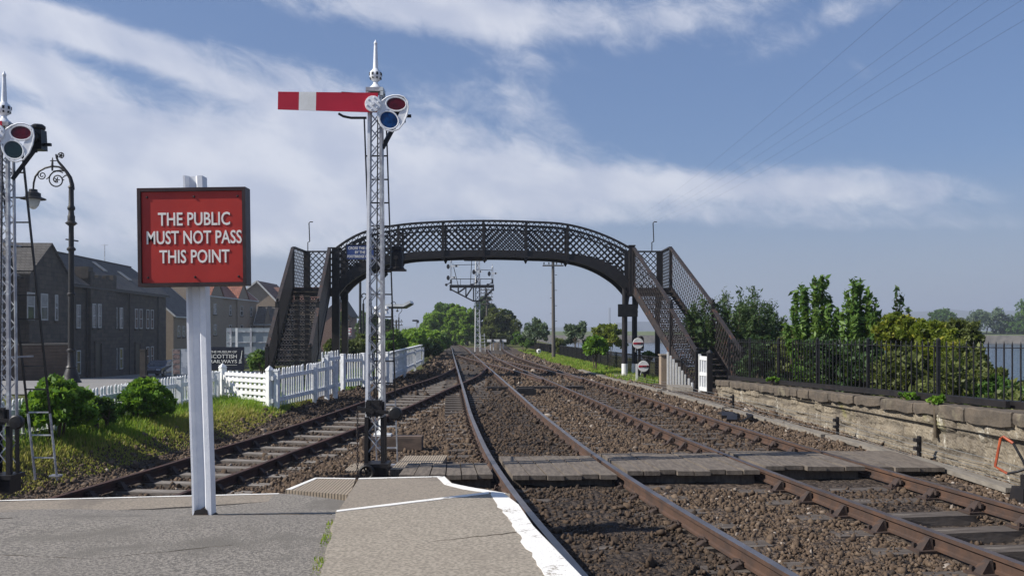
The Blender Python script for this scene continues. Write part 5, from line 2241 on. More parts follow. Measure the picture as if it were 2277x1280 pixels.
def troughs():
    rr = random.Random(8)
    y = 8.0
    k = 0
    words = ['nearest grey trough board below the stone wall', 'grey trough board beside the orange handle', 'long grey trough board along the wall foot', 'pale trough board before the blackened heap',
             'grey trough board beside the blackened heap', 'trough board nearing the end of the stone wall', 'trough board passing the white wicket gate', 'trough board beside the brick pier',
             'trough board in front of the disc signals', 'mossy trough board at the edge of the grass', 'weathered trough board farther along the grass', 'farthest trough board on the grass edge']
    while y < 44 and k < 12:
        L = rr.uniform(2.6, 3.6)
        mb = MB()
        zz = -.12 + rr.uniform(-.015, .015)
        mb.sweep([(line_x(y + .06) + rr.uniform(-.03, .03), y + .06, zz), (line_x(y + L / 2), y + L / 2, zz + .004), (line_x(y + L - .06) + rr.uniform(-.03, .03), y + L - .06, zz + rr.uniform(-.01, .02))],
                 [(-.11, -.045), (.11, -.045), (.11, .012), (-.11, .012)])
        single('trough_board', mb, 'board_pale', words[k], 'board', 'cable trough boards along the right hand line')
        # wire pulley stake at each joint
        if k in (0, 2, 3, 5):
            mb = MB()
            xx = line_x(y) + .16
            mb.box((xx, y, -.0), (.04, .07, .40))
            mb.box((xx - .04, y, .14), (.06, .10, .05))
            mb.box((xx - .04, y, .02), (.06, .10, .05))
            single('wire_stake', mb, 'black_iron', ['first iron wire stake beside the orange handle', '', 'tall iron wire stake against the middle of the stone wall', 'iron wire stake past the blackened heap', '', 'iron wire stake near the far end of the stone wall'][k], 'stake', 'stakes carrying the signal wires')
        y += L
        k += 1
    for i in range(4):
        off = .03 + .075 * i
        pts = []
        for y in np.arange(6.0, 36, .8):
            sag = -.035 * math.sin(PI * ((y - 6) % 5.5) / 5.5)
            pts.append((line_x(y) + .14 + .02 * i, y, -.10 + off * (1.0 if y > 14 else .6 + .4 * (y - 6) / 8) + sag))
        mb = MB()
        mb.tube(pts, .0035, 4)
        single('signal_wire', mb, 'pale_far', 'one of four thin signal wires strung along the foot of the wall', 'wire', 'signal wires along the wall')
    # dark heap beside the boards, low pulleys
    mb = MB()
    for i in range(7):
        mb.box((4.95 + rr.uniform(-.25, .25), 20.3 + rr.uniform(-.8, .8), -.13 + rr.uniform(0, .05)), (rr.uniform(.1, .3), rr.uniform(.15, .5), rr.uniform(.05, .12)), rr.uniform(0, 3), rr.uniform(-.2, .2))
    mb.tube([(4.8, 19.2, -.12), (5.1, 19.6, -.05), (5.2, 20.4, -.08)], .03, 6)
    single('point_crank', mb, 'black_iron', 'blackened heap of old crank gear lying by the trough boards', 'crank gear')


troughs()

# point gear between the tracks beyond the crossing
mb = MB()
mb.box((P(1190, 0, 30.2).x, 30.2, -.12), (3.2, .26, .12), .12)
single('long_timber', mb, 'tread_wood', 'long dark timber lying between the tracks before the bridge', 'timber')
mb = MB()
mb.box((P(1168, 0, 27.6).x, 27.6, -.08), (.62, .32, .18), .15)
mb.box((P(1168, 0, 27.6).x, 27.6, .02), (.50, .22, .05), .15)
single('point_box', mb, 'tread_wood', 'small dark point box on the ballast between the tracks', 'box')
for px_, lab in ((1145, 'left one of two short dark stakes beside the long timber'), (1156, 'right one of two short dark stakes beside the long timber')):
    mb = MB()
    mb.box((P(px_, 0, 31.5).x, 31.5, -.0), (.05, .05, .36))
    mb.box((P(px_, 0, 31.5).x, 31.5, .14), (.09, .08, .05))
    single('short_stake', mb, 'black_iron', lab, 'stake')


def orange_handle():
    Y = 11.3
    t = thing('point_lever', 'bent orange and black handle on a black lever box by the wall', 'lever', (5.95, 10.9, -.2))
    mb = MB()
    pts = [P(2240, 1052, 10.9), P(2213, 1036, 11.0), P(2225, 974, 11.0), P(2231, 970, 11.0), P(2253, 985, 10.9)]
    mb.tube(pts, .017, 8)
    part('handle', mb, 'orange_paint', t, smooth=True)
    mb = MB()
    mb.tube([P(2253, 985, 10.9), P(2274, 1022, 10.8), P(2292, 1062, 10.7)], .015, 8)
    mb.tube([P(2240, 1052, 10.9), P(2262, 1048, 10.8), P(2292, 1038, 10.7)], .015, 8)
    part('handle', mb, 'black_paint', t, label='black lower end of the bent handle')
    mb = MB()
    c = P(2276, 1085, 10.5)
    mb.hexa([(c.x - .09, c.y - .15, -.2), (c.x + .3, c.y - .15, -.2), (c.x + .3, c.y + .15, -.2), (c.x - .09, c.y + .15, -.2),
             (c.x - .07, c.y - .12, -.02), (c.x + .28, c.y - .12, -.02), (c.x + .28, c.y + .12, -.02), (c.x - .07, c.y + .12, -.02)])
    mb.box((c.x + .03, c.y, .04), (.08, .1, .16))
    part('lever_box', mb, 'black_iron', t)


orange_handle()


def disc_signal(px, py, Y, r, label, zpost, arm):
    c = P(px, py, Y)
    g = -.2
    t = thing('disc_signal', label, 'signal', (c.x, c.y, g), 'white shunting discs beside the bridge columns')
    mb = MB()
    mb.lathe((c.x, c.y, c.z), [(.0, -.012), (r, -.012), (r + .008, 0), (r, .012), (.0, .012)], 28, 'Y')
    d = part('disc', mb, 'white_paint', t)
    mb = MB()
    mb.box((c.x, c.y - .017, c.z), (r * 1.93, .008, r * .34))
    part('red_band', mb, 'arm_red', d)
    mb = MB()
    mb.bar((c.x - .05, c.y - .025, c.z), (c.x + r * .86, c.y - .025, c.z), .012, .02)
    mb.lathe((c.x + r * .72, c.y - .02, c.z), [(.0, -.02), (.035, -.018), (.04, 0)], 10, 'Y')
    part('pivot', mb, 'black_paint', d)
    mb = MB()
    mb.box((c.x + .13, c.y + .14, c.z + .0), (.20, .22, .44))
    mb.lathe((c.x + .13, c.y + .14, c.z + .22), [(.09, 0), (.09, .05), (.0, .08)], 10)
    part('lamp', mb, 'black_iron', t)
    mb = MB()
    mb.box((c.x + .06, c.y + .10, (c.z + g) / 2), (.10, .10, c.z - g))
    mb.box((c.x + .10, c.y + .10, c.z - .26), (.24, .16, .06))
    mb.box((c.x + .06, c.y + .08, g + .06), (.30, .30, .12))
    part('stand', mb, 'black_iron', t)
    mb = MB()
    mb.tube([(c.x - .08, c.y - .02, c.z - r * .9), (c.x - .12, c.y, c.z - r - .12), (c.x + .02, c.y + .04, c.z - r - .2)], .012, 5)
    part('rod', mb, 'galvanised', t)


disc_signal(1419, 763, 36.2, .205, 'upper white shunting disc with a red bar on a black stand', 0, 0)
disc_signal(1431, 814, 34.6, .200, 'lower white shunting disc with a red bar close to the ground', 0, 0)
mb = MB()
c = P(1416, 840, 34.9)
mb.box((c.x, c.y, .13), (.07, .07, .75))
single('marker_post', mb, 'white_paint', 'thin white post standing beside the lower shunting disc', 'post')


def mesh_fence():
    def X(y):
        return float(np.interp(y, [30, 35, 105], [5.95, 5.55, 1.9]))

    def top(y):
        return float(np.interp(y, [30, 35, 105], [.78, .74, .50]))
    t = thing('wire_fence', 'dark wire mesh fence running away along the grass verge', 'fence', (X(35), 35, -.5))
    ys = list(np.arange(31, 106, 1.5))
    mb = MB()
    mb.sweep([(X(y), y, top(y)) for y in ys], [(-.02, -.025), (.02, -.025), (.02, .025), (-.02, .025)])
    part('top_rail', mb, 'black_paint', t)
    mb = MB()
    y = 31.0
    while y < 105:
        mb.box((X(y), y, (top(y) - .55) / 2), (.007 + y * .00008, .010 + y * .0002, top(y) + .55))
        y += .095
    for q in np.arange(-.40, .7, .10):
        mb.sweep([(X(y), y, min(q, top(y))) for y in ys], [(-.004, -.006), (.004, -.006), (.004, .006), (-.004, .006)])
    part('mesh_panel', mb, 'black_iron', t, stuff=True)
    for y in np.arange(31.5, 106, 2.6):
        mb = MB()
        mb.box((X(y) - .03, y, (top(y) - .55) / 2), (.055, .055, top(y) + .62))
        part('post', mb, 'black_paint', t)


mesh_fence()


# ---------------------------------------------------------------- poles, far signals, buffer stop
def telegraph_pole(base, h, arms, label, r=.14, white=False):
    t = thing('telegraph_pole', label, 'pole', tuple(base), 'telegraph poles along the line')
    mb = MB()
    mb.tube([(0, 0, -.3), (-.02, 0, h * .5), (-.05, 0, h)], [r, r * .86, r * .7], 10)
    part('pole', mb, 'pole_wood', t, local=True)
    for k in range(arms):
        z = h - .2 - .42 * k
        mb = MB()
        mb.box((-.04, -.10, z), (1.5 if not white else 1.7, .08, .10))
        a = part('cross_arm', mb, 'pole_wood', t, local=True)
        mb = MB()
        for x in (-.65, -.3, .25, .6):
            mb.lathe((x - .04, -.10, z + .05), [(.02, 0), (.02, .06), (.045, .08), (.05, .15), (.02, .19), (.0, .19)], 8)
        part('insulators', mb, 'white_paint' if white else 'black_paint', a, local=True)
    if not white:
        mb = MB()
        for i in range(9):
            s = -1 if i % 2 else 1
            mb.box((s * .17, 0, 1.6 + i * .55), (.16, .03, .03))
        part('climbing_irons', mb, 'black_iron', t, local=True)


b = P(1231, 792, 66)
telegraph_pole((b.x, 66, -.25), 7.7, 3, 'tall telegraph pole with cross arms standing by the wire fence')
b = P(1083, 735, 112)
telegraph_pole((b.x, 112, -.3), 7.2, 5, 'telegraph pole with five cross arms rising behind the bracket signal', white=False)
b = P(1036, 735, 128)
telegraph_pole((b.x, 128, -.3), 4.6, 5, 'telegraph pole with white insulators showing against the bright trees', white=True)
b = P(882, 735, 105)
telegraph_pole((b.x, 105, -2), 5.0, 2, 'distant telegraph pole between the two curved lamps')


def bracket_signal():
    Y = 86.0
    s = Y / 2050
    X0 = (1062 - 1138.5) * s
    t = thing('bracket_signal', 'white lattice bracket signal with four small arms on a black platform', 'signal', (X0, Y, -.2))
    o = ORG[t.name]

    def q(px, py, dy=0):
        p = P(px, py, Y)
        return Vector((p.x, p.y + dy, p.z))
    w = .45 * 1
    for sx in (-1, 1):
        for sy in (-1, 1):
            mb = MB()
            mb.bar((X0 + sx * .23, Y + sy * .23, -.2), (X0 + sx * .17, Y + sy * .17, q(0, 575).z), .055, .055)
            part('post_leg', mb, 'white_paint' if sx < 0 else 'galvanised', t)  # white post; the grey right legs paint in the side turned from the sun
    for sy in (-1, 1):
        mb = MB()
        z = .1
        while z < q(0, 590).z:
            k = .23 - .06 * z / 8.4
            mb.bar((X0 - k, Y + sy * k, z), (X0 + k, Y + sy * k, z + .5), .05, .02, (0, 1, 0))
            mb.bar((X0 + k, Y + sy * k, z), (X0 - k, Y + sy * k, z + .5), .05, .02, (0, 1, 0))
            z += .5
        part('lattice', mb, 'galvanised', t)
    mb = MB()
    for dy in (-.5, .5):
        mb.bar(q(1001, 637, dy), q(1098, 637, dy), .08, .17)
        mb.bar(q(1002, 643, dy), q(1052, 669, dy), .08, .12)
        mb.bar(q(1096, 643, dy), q(1070, 669, dy), .08, .12)
        mb.bar(q(1052, 669, dy), q(1070, 669, dy), .08, .12)
        mb.bar(q(1002, 634, dy), q(1002, 646, dy), .12, .12)
        mb.bar(q(1097, 634, dy), q(1097, 646, dy), .12, .12)
        for a, b_ in ((1019, 651), (1036, 660), (1053, 669), (1067, 669), (1080, 660)):
            mb.bar(q(a, 637, dy), q(a, b_, dy), .07, .08)
        mb.bar(q(1020, 650, dy), q(1034, 640, dy), .06, .07)
        mb.bar(q(1036, 660, dy), q(1050, 639, dy), .06, .07)
    mb.box((q(1050, 636).x, Y, q(1050, 636).z + .08), (4.1, 1.0, .05))
    part('platform', mb, 'black_paint', t)
    mb = MB()
    mb.bar(q(1004, 620), q(1096, 620), .05, .06)
    mb.bar(q(1010, 589), q(1060, 588), .04, .05)
    mb.bar(q(1060, 599), q(1096, 601), .04, .05)
    for x in (1004, 1024, 1054, 1068, 1096):
        mb.bar(q(x, 620), q(x, 636), .04, .05)
    mb.bar(q(1007, 586), q(1019, 635), .05, .06)
    mb.bar(q(1049, 576), q(1046, 634), .05, .06)
    part('handrail', mb, 'black_paint', t)
    for px, top in ((1003, 583), (1062, 570), (1095, 596)):
        mb = MB()
        mb.bar(q(px - 1.6, 636), q(px - 1.2, top), .04, .05)
        mb.bar(q(px + 1.6, 636), q(px + 1.2, top), .04, .05)
        mb.lathe(q(px, top), [(.06, 0), (.09, .1), (.03, .2), (.0, .5)], 8)
        part('doll', mb, 'galvanised', t)
    for px, py, L in ((1003, 592, 18), (1003, 617, 11), (1060, 604, 12), (1094, 608, 12)):
        mb = MB()
        for a, b_, m in ((0, .55, 0), (.55, .8, 1), (.8, 1, 0)):
            mb.m = m
            mb.bar(q(px + L * a, py, -.3), q(px + L * b_, py, -.3), .03, .17)
        a = part('arm', mb, ['canopy_white', 'black_paint'], t)
        mb = MB()
        mb.prism(ellipse(q(px - 6, py + 1, -.3), .15, .23, 0, 12), (0, .05, 0))
        part('spectacle', mb, 'black_paint', a)
    for px in (1000, 1057, 1092):
        mb = MB()
        mb.bar(q(px - 8, 634, -.3), q(px + 3, 628, -.3), .05, .07)
        mb.lathe(q(px - 7, 633.5, -.35), [(.0, -.05), (.13, -.03), (.13, .05), (.0, .06)], 10, 'Y')
        mb.box(q(px + 3, 626, -.2), (.16, .2, .35))
        part('balance_weight', mb, 'black_paint', t)
    mb = MB()
    for s_ in (-1, 1):
        mb.bar((X0 + .55 + s_ * .2, Y - .6, -.2), (X0 + .45 + s_ * .18, Y - .5, 1.5), .05, .05)
    for i in range(5):
        mb.bar((X0 + .36, Y - .58, .1 + i * .3), (X0 + .72, Y - .58, .1 + i * .3), .04, .05)
    part('ladder', mb, 'galvanised', t)


bracket_signal()
t = thing('buffer_stop', 'white painted buffer stop at the end of the right hand line', 'buffer stop', (P(1105, 775, 91).x, 91, -.2))
mb = MB()
p0, p1 = P(1083, 757, 91), P(1126, 753, 91)
mb.bar((p0.x, 91, p0.z), (p1.x, 91, p0.z), .25, .25)
part('beam', mb, 'white_paint', t)
for x in (p0.x + .32, p0.x + .62, p1.x - .62, p1.x - .32):
    mb = MB()
    mb.bar((x, 91.1, -.2), (x, 91.1, p0.z - .125), .08, .12)
    part('post', mb, 'white_paint', t)
for x in (p0.x + .55, p1.x - .55):
    mb = MB()
    mb.lathe((x, 90.87, p0.z), [(.0, -.06), (.14, -.05), (.14, .0), (.0, .01)], 10, 'Y')
    part('buffer_pad', mb, 'black_paint', t)
mb = MB()
rr = random.Random(2)
mb.lathe((P(1105, 770, 93).x, 93.5, -.3), [(1.6, 0), (1.2, .35), (.6, .75), (.0, .9)], 12)
single('ballast_heap', mb, 'soil', 'heap of earth behind the white buffer stop', 'heap')
t = thing('ground_lamp', 'small white lamp marker on the grass by the wire fence', 'lamp', (P(1198, 790, 75).x, 75, -.26))
c = P(1198, 772, 75)
mb = MB()
mb.lathe((c.x, 75, 0), [(.13, -.26), (.07, -.2), (.09, -.06), (.17, .02), (.18, .22), (.0, .28)], 10)
part('lamp_body', mb, 'white_paint', t)
mb = MB()
mb.box((c.x, 74.85, .13), (.14, .05, .08))
part('lens', mb, 'black_paint', t)

# thin far signal on the left of the trees
t = thing('semaphore_signal', 'distant small semaphore signal standing above the hedge', 'signal', (P(926, 735, 110).x, 110, -1))
mb = MB()
p = P(927, 735, 110)
mb.bar((p.x, 110, -1), (p.x, 110, P(0, 712, 110).z + .1), .12, .12)
part('post', mb, 'galvanised', t)
mb = MB()
mb.bar(P(917, 712.5, 109.9), P(928, 712.5, 109.9), .05, .20)
mb.prism(ellipse(P(929.5, 714.5, 109.9), .12, .2, 0, 10), (0, .05, 0))
part('arm', mb, 'black_paint', t)


# curved lamps and the canopy beyond the bridge
def crook_lamp(px, ptop, Y, label, k=1.0):
    b = P(px, 735, Y)
    g = -1.6
    zt = EYE + (735 - ptop) / 2050 * Y
    t = thing('street_lamp', label, 'lamp', (b.x, Y, g), 'curved street lamps beyond the bridge')
    r = 4.5 * Y / 2050
    mb = MB()
    mb.tube([(b.x, Y, g), (b.x, Y, zt - 5 * r)], .07 * k, 8)
    pts = [(b.x, Y, zt - 5 * r), (b.x, Y, zt - 3.4 * r), (b.x + .9 * r, Y, zt - 2.5 * r)]
    pts += [(b.x + .35 * r + 1.15 * r * math.cos(a), Y, zt - 1.25 * r + 1.2 * r * math.sin(a)) for a in np.linspace(-.6, PI, 9)]
    mb.tube(pts, .035 * k, 6)
    part('pole', mb, 'black_paint', t)
    mb = MB()
    c = (b.x - .8 * r, Y, zt - 1.9 * r)
    mb.lathe(c, [(.8 * r, 0), (.55 * r, .3 * r), (.15 * r, .75 * r), (.0, .8 * r)], 12)
    sh = part('lamp_shade', mb, 'black_paint', t)
    mb = MB()
    mb.lathe(c, [(.0, -.5 * r), (.35 * r, -.4 * r), (.5 * r, 0)], 10)
    part('bulb', mb, 'lamp_glass', sh)


crook_lamp(808, 652, 60, 'nearer curved lamp post just left of the tall white signal')
crook_lamp(873, 670, 78, 'curved lamp rising behind the white canopy', .8)
crook_lamp(887, 683, 84, 'curved lamp under the tip of the white canopy', .8)
crook_lamp(778, 702, 110, 'small distant lamp above the red and white board', .8)
mb = MB()
b = P(801, 735, 55)
mb.tube([(b.x, 55, -1.4), (b.x, 55, 1.9), (b.x, 55, 1.95), (b.x, 55, 7.2)], [.11, .10, .075, .07], 8)
single('lamp_column', mb, 'black_paint', 'plain tall black column rising behind the arch beside the signal', 'column')
t = thing('platform_canopy', 'white flat canopy with an upswept end on a slim post', 'canopy', (P(872, 735, 72).x, 72, -1.6))
mb = MB()
mb.sweep([P(862, 680, 72), P(901, 680, 72), P(916, 672, 72)], [(-1.2, -.08), (1.2, -.08), (1.2, .12), (-1.2, .12)], side=(0, -1, 0))
part('roof', mb, 'canopy_white', t)
mb = MB()
mb.sweep([P(864, 684, 72), P(900, 684, 72), P(916, 675, 72)], [(-1.1, -.05), (1.1, -.05), (1.1, .03), (-1.1, .03)], side=(0, -1, 0))
part('roof_edge', mb, 'black_paint', t)
mb = MB()
b = P(872, 684, 72)
mb.tube([(b.x, 72, -1.6), (b.x, 72, b.z)], .09, 8)
part('post', mb, 'black_paint', t)
t = thing('station_sign', 'small red and white board on a post above the hedge', 'sign', (P(773, 750, 48).x, 48, -.6))
c = P(773, 738, 48)
mb = MB()
mb.box((c.x, 48, c.z), (.44, .05, .44))
brd = part('board', mb, 'white_paint', t)
mb = MB()
mb.box((c.x, 47.97, c.z), (.40, .02, .36))
mb.m = 1
mb.box((c.x + .06, 47.955, c.z + .09), (.18, .012, .12))
mb.box((c.x + .05, 47.955, c.z - .08), (.22, .012, .14))
part('panel', mb, ['arm_red', 'white_paint'], brd)
mb = MB()
mb.tube([(c.x, 48.06, -.7), (c.x, 48.06, c.z + .1)], .035, 6)
part('post', mb, 'galvanised', t)


# ---------------------------------------------------------------- ornate street lamp
def ornate_lamp():
    Y = 33.0
    s = Y / 2050
    b = P(158.5, 845, Y)
    t = thing('street_lamp', 'ornate black street lamp with scrollwork and a hanging glass bowl', 'lamp', (b.x, Y, -.13))

    def q(cx, cy):
        # close view of the lamp head: 3.2 pixels to one of the photograph
        return P(cx / 3.2, 150 + cy / 3.2, Y)
    zt = q(0, 860).z
    x = b.x
    mb = MB()
    mb.lathe((x, Y, 0), [(.0, -.3), (.34, -.3), (.34, -.05), (.30, .0), (.26, .16), (.20, .34), (.17, .42), (.19, .45), (.17, .48), (.13, .54), (.115, 1.0), (.15, 1.03), (.15, 1.08), (.11, 1.12),
                         (.105, 3.0), (.14, 3.03), (.14, 3.08), (.10, 3.12), (.095, 4.6), (.15, 4.64), (.15, 4.70), (.09, 4.76), (.085, 5.5), (.125, 5.53), (.21, 5.60), (.125, 5.68), (.125, 5.85), (.10, 5.9), (.09, zt - .8), (.13, zt - .75), (.13, zt - .68), (.09, zt - .6), (.085, zt), (.12, zt + .03), (.08, zt + .1)], 16)
    mb.bar((x - .2, Y, q(0, 1222).z), (x + .25, Y, q(0, 1235).z), .04, .05)
    part('column', mb, 'black_iron', t, smooth=True)
    mb = MB()
    arc = [q(*p) for p in ((515, 870), (512, 830), (500, 785), (475, 745), (445, 705), (415, 670), (402, 640), (398, 618))]
    mb.tube(arc, [.085, .08, .07, .06, .05, .042, .035, .03], 8)
    mb.tube([q(*p) for p in ((455, 730), (420, 708), (370, 703), (320, 716), (280, 738), (252, 775), (240, 820), (236, 880))], [.035] * 7 + [.03], 8)
    # scrolls
    def spiral(c, r0, r1, a0, turns, th=.02):
        pts = []
        for i in range(28):
            k = i / 27
            a = a0 + turns * 2 * PI * k
            r = r0 + (r1 - r0) * k
            pts.append(q(c[0] + r * math.cos(a), c[1] + r * math.sin(a)))
        mb.tube(pts, th, 6)
    spiral((300, 768), 32, 6, -2.2, -1.6)
    spiral((405, 800), 66, 16, 5.4, -1.6, .024)
    spiral((436, 628), 26, 6, 2.6, 1.5)
    mb.tube([q(*p) for p in ((470, 740), (430, 732), (385, 738), (358, 765))], .025, 6)
    mb.tube([q(*p) for p in ((330, 795), (348, 780), (358, 765))], .02, 6)
    mb.tube([q(*p) for p in ((500, 770), (465, 768), (440, 790), (455, 802))], .022, 6)
    mb.tube([q(*p) for p in ((372, 735), (372, 700), (374, 660), (374, 640))], [.03, .045, .03, .012], 6)
    mb.bar(q(358, 664), q(402, 664), .03, .03)
    for c in ((405, 800), (436, 628)):
        for k in range(5):
            a = k * 2 * PI / 5
            mb.bar(q(*c), q(c[0] + 20 * math.cos(a), c[1] + 20 * math.sin(a)), .03, .03, (0, 1, 0))
    part('scroll_bracket', mb, 'black_iron', t)
    mb = MB()
    c = q(236, 938)
    k = s / 3.2
    mb.lathe(c, [(86 * k, 0), (84 * k, 6 * k), (52 * k, 18 * k), (50 * k, 44 * k), (30 * k, 54 * k), (28 * k, 70 * k), (8 * k, 74 * k), (.0, 76 * k)], 18)
    sh = part('lamp_shade', mb, 'black_paint', t, smooth=True)
    mb = MB()
    mb.lathe(c, [(.0, -72 * k), (18 * k, -66 * k), (36 * k, -44 * k), (46 * k, -14 * k), (47 * k, -1 * k)], 18)
    part('glass_bowl', mb, 'lamp_glass', sh, smooth=True)


ornate_lamp()


# ---------------------------------------------------------------- houses across the road
class House:
    """p0, p1: the facade's foot line in plan; the body lies on the side away from n"""
    def __init__(s, name, label, p0, p1, g, eave, group=None, cat='house'):
        s.p0, s.p1 = Vector((p0[0], p0[1], 0)), Vector((p1[0], p1[1], 0))
        s.u = (s.p1 - s.p0)
        s.L = s.u.length
        s.u /= s.L
        s.n = Vector((s.u.y, -s.u.x, 0))
        s.g, s.e = g, eave
        s.t = thing(name, label, cat, (s.p0.x, s.p0.y, g), group)

    def at(s, a, d, z):
        """a along the facade, d out from it"""
        v = s.p0 + s.u * a + s.n * d
        return Vector((v.x, v.y, z))

    def box(s, mb, a0, a1, d0, d1, z0, z1):
        mb.hexa([s.at(a0, d1, z0), s.at(a1, d1, z0), s.at(a1, d0, z0), s.at(a0, d0, z0), s.at(a0, d1, z1), s.at(a1, d1, z1), s.at(a1, d0, z1), s.at(a0, d0, z1)])
        return mb

    def wall(s, W, mat, ridge, a0=0, a1=None, d0=0):
        a1 = s.L if a1 is None else a1
        mb = MB()
        for_a = []
        zs = s.g - .6
        pts = lambda a: [s.at(a, d0, zs), s.at(a, d0, s.e), s.at(a, d0 - W / 2, ridge), s.at(a, d0 - W, s.e), s.at(a, d0 - W, zs)]
        mb.prism(pts(a0), s.u * (a1 - a0))
        return part('wall', mb, mat, s.t)

    def roof(s, W, mat, ridge, a0=0, a1=None, d0=0, over=.3, th=.14, fascia=True):
        a1 = s.L if a1 is None else a1
        mb = MB()
        k = (ridge - s.e) / (W / 2)
        up = Vector((0, 0, th))
        lift = .05
        for sg in (1, -1):
            dd0 = d0 + over if sg == 1 else d0 - W - over
            q = [s.at(a0 - over * .6, dd0, s.e - over * k + lift), s.at(a1 + over * .6, dd0, s.e - over * k + lift), s.at(a1 + over * .6, d0 - W / 2, ridge + lift), s.at(a0 - over * .6, d0 - W / 2, ridge + lift)]
            mb.hexa(q + [p + up for p in q])
        r = part('roof', mb, mat, s.t)
        mb = MB()
        mb.bar(s.at(a0 - over * .6, d0 - W / 2, ridge + th + .06), s.at(a1 + over * .6, d0 - W / 2, ridge + th + .06), .22, .10)
        part('ridge_tiles', mb, mat, r)
        if fascia:
            mb = MB()
            z = s.e - over * k + .02
            mb.bar(s.at(a0 - over * .6, d0 + over + .03, z + .06), s.at(a1 + over * .6, d0 + over + .03, z + .06), .05, .16)
            for a in (a0 - over * .6 - .03, a1 + over * .6 + .03):
                mb.bar(s.at(a, d0 + over, z + .1), s.at(a, d0 - W / 2, ridge + .14), .05, .18)
                mb.bar(s.at(a, d0 - W - over, z + .1), s.at(a, d0 - W / 2, ridge + .14), .05, .18)
            part('fascia', mb, 'fascia', r)
        return r

    def front_gable(s, a, w, apex, wallmat_, roofmat, d0=0, depth=4.5, out=.25, eave=None, g=None):
        """gable breaking forward from the facade, ridge running back"""
        e = s.e if eave is None else eave
        zb = s.g - .6 if g is None else g
        mb = MB()
        f = [s.at(a - w / 2, d0 + out, zb), s.at(a + w / 2, d0 + out, zb), s.at(a + w / 2, d0 + out, e), s.at(a, d0 + out, apex), s.at(a - w / 2, d0 + out, e)]
        mb.prism(f, s.n * -depth)
        part('gable', mb, wallmat_, s.t)
        mb = MB()
        k = (apex - e) / (w / 2)
        for sg in (-1, 1):
            q = [s.at(a + sg * (w / 2 + .2), d0 + out + .15, e - .2 * k + .04), s.at(a, d0 + out + .15, apex + .04), s.at(a, d0 + out - depth, apex + .04), s.at(a + sg * (w / 2 + .2), d0 + out - depth, e - .2 * k + .04)]
            mb.hexa(q + [p + Vector((0, 0, .12)) for p in q])
        r = part('gable_roof', mb, roofmat, s.t)
        return r

    def window(s, a, zc, w, h, d=0, blind=0.0, sill=True, mull=True):
        mb = MB()
        s.box(mb, a - w / 2, a - w / 2 + .09, d + .0, d + .05, zc - h / 2, zc + h / 2)
        s.box(mb, a + w / 2 - .09, a + w / 2, d + .0, d + .05, zc - h / 2, zc + h / 2)
        s.box(mb, a - w / 2 + .09, a + w / 2 - .09, d + .0, d + .048, zc + h / 2 - .09, zc + h / 2)
        s.box(mb, a - w / 2 + .09, a + w / 2 - .09, d + .0, d + .048, zc - h / 2, zc - h / 2 + .10)
        if mull:
            s.box(mb, a - w / 2 + .09, a + w / 2 - .09, d + .0, d + .045, zc - .04, zc + .04)
        fr = part('window', mb, 'window_frame', s.t)
        mb = MB()
        s.box(mb, a - w / 2 + .05, a + w / 2 - .05, d - .02, d + .02, zc - h / 2 + .05, zc + h / 2 - .05)
        part('pane', mb, 'window_glass', fr)
        if blind > 0:
            mb = MB()
            s.box(mb, a - w / 2 + .10, a + w / 2 - .10, d + .021, d + .03, zc + h / 2 - .09 - h * blind, zc + h / 2 - .09)
            part('blind', mb, 'blind', fr)
        if sill:
            mb = MB()
            s.box(mb, a - w / 2 - .1, a + w / 2 + .1, d + .001, d + .12, zc - h / 2 - .14, zc - h / 2 - .02)
            part('sill', mb, 'terrace_stone', fr)

    def door(s, a, w, h, d=0, mat='black_paint'):
        mb = MB()
        s.box(mb, a - w / 2, a + w / 2, d + .002, d + .04, s.g, s.g + h)
        dr = part('door', mb, mat, s.t)
        mb = MB()
        s.box(mb, a - w / 2 - .15, a - w / 2, d + .002, d + .12, s.g, s.g + h + .2)
        s.box(mb, a + w / 2, a + w / 2 + .15, d + .002, d + .12, s.g, s.g + h + .2)
        s.box(mb, a - w / 2, a + w / 2, d + .002, d + .118, s.g + h, s.g + h + .2)
        part('door_surround', mb, 'terrace_stone', dr)


def proj_a(H, px, d=0):
    """distance along a facade at which it is seen at column px"""
    k = (px - 1138.5) / 2050
    b = H.p0 + H.n * d
    return (k * b.y - b.x) / (H.u.x - k * H.u.y)


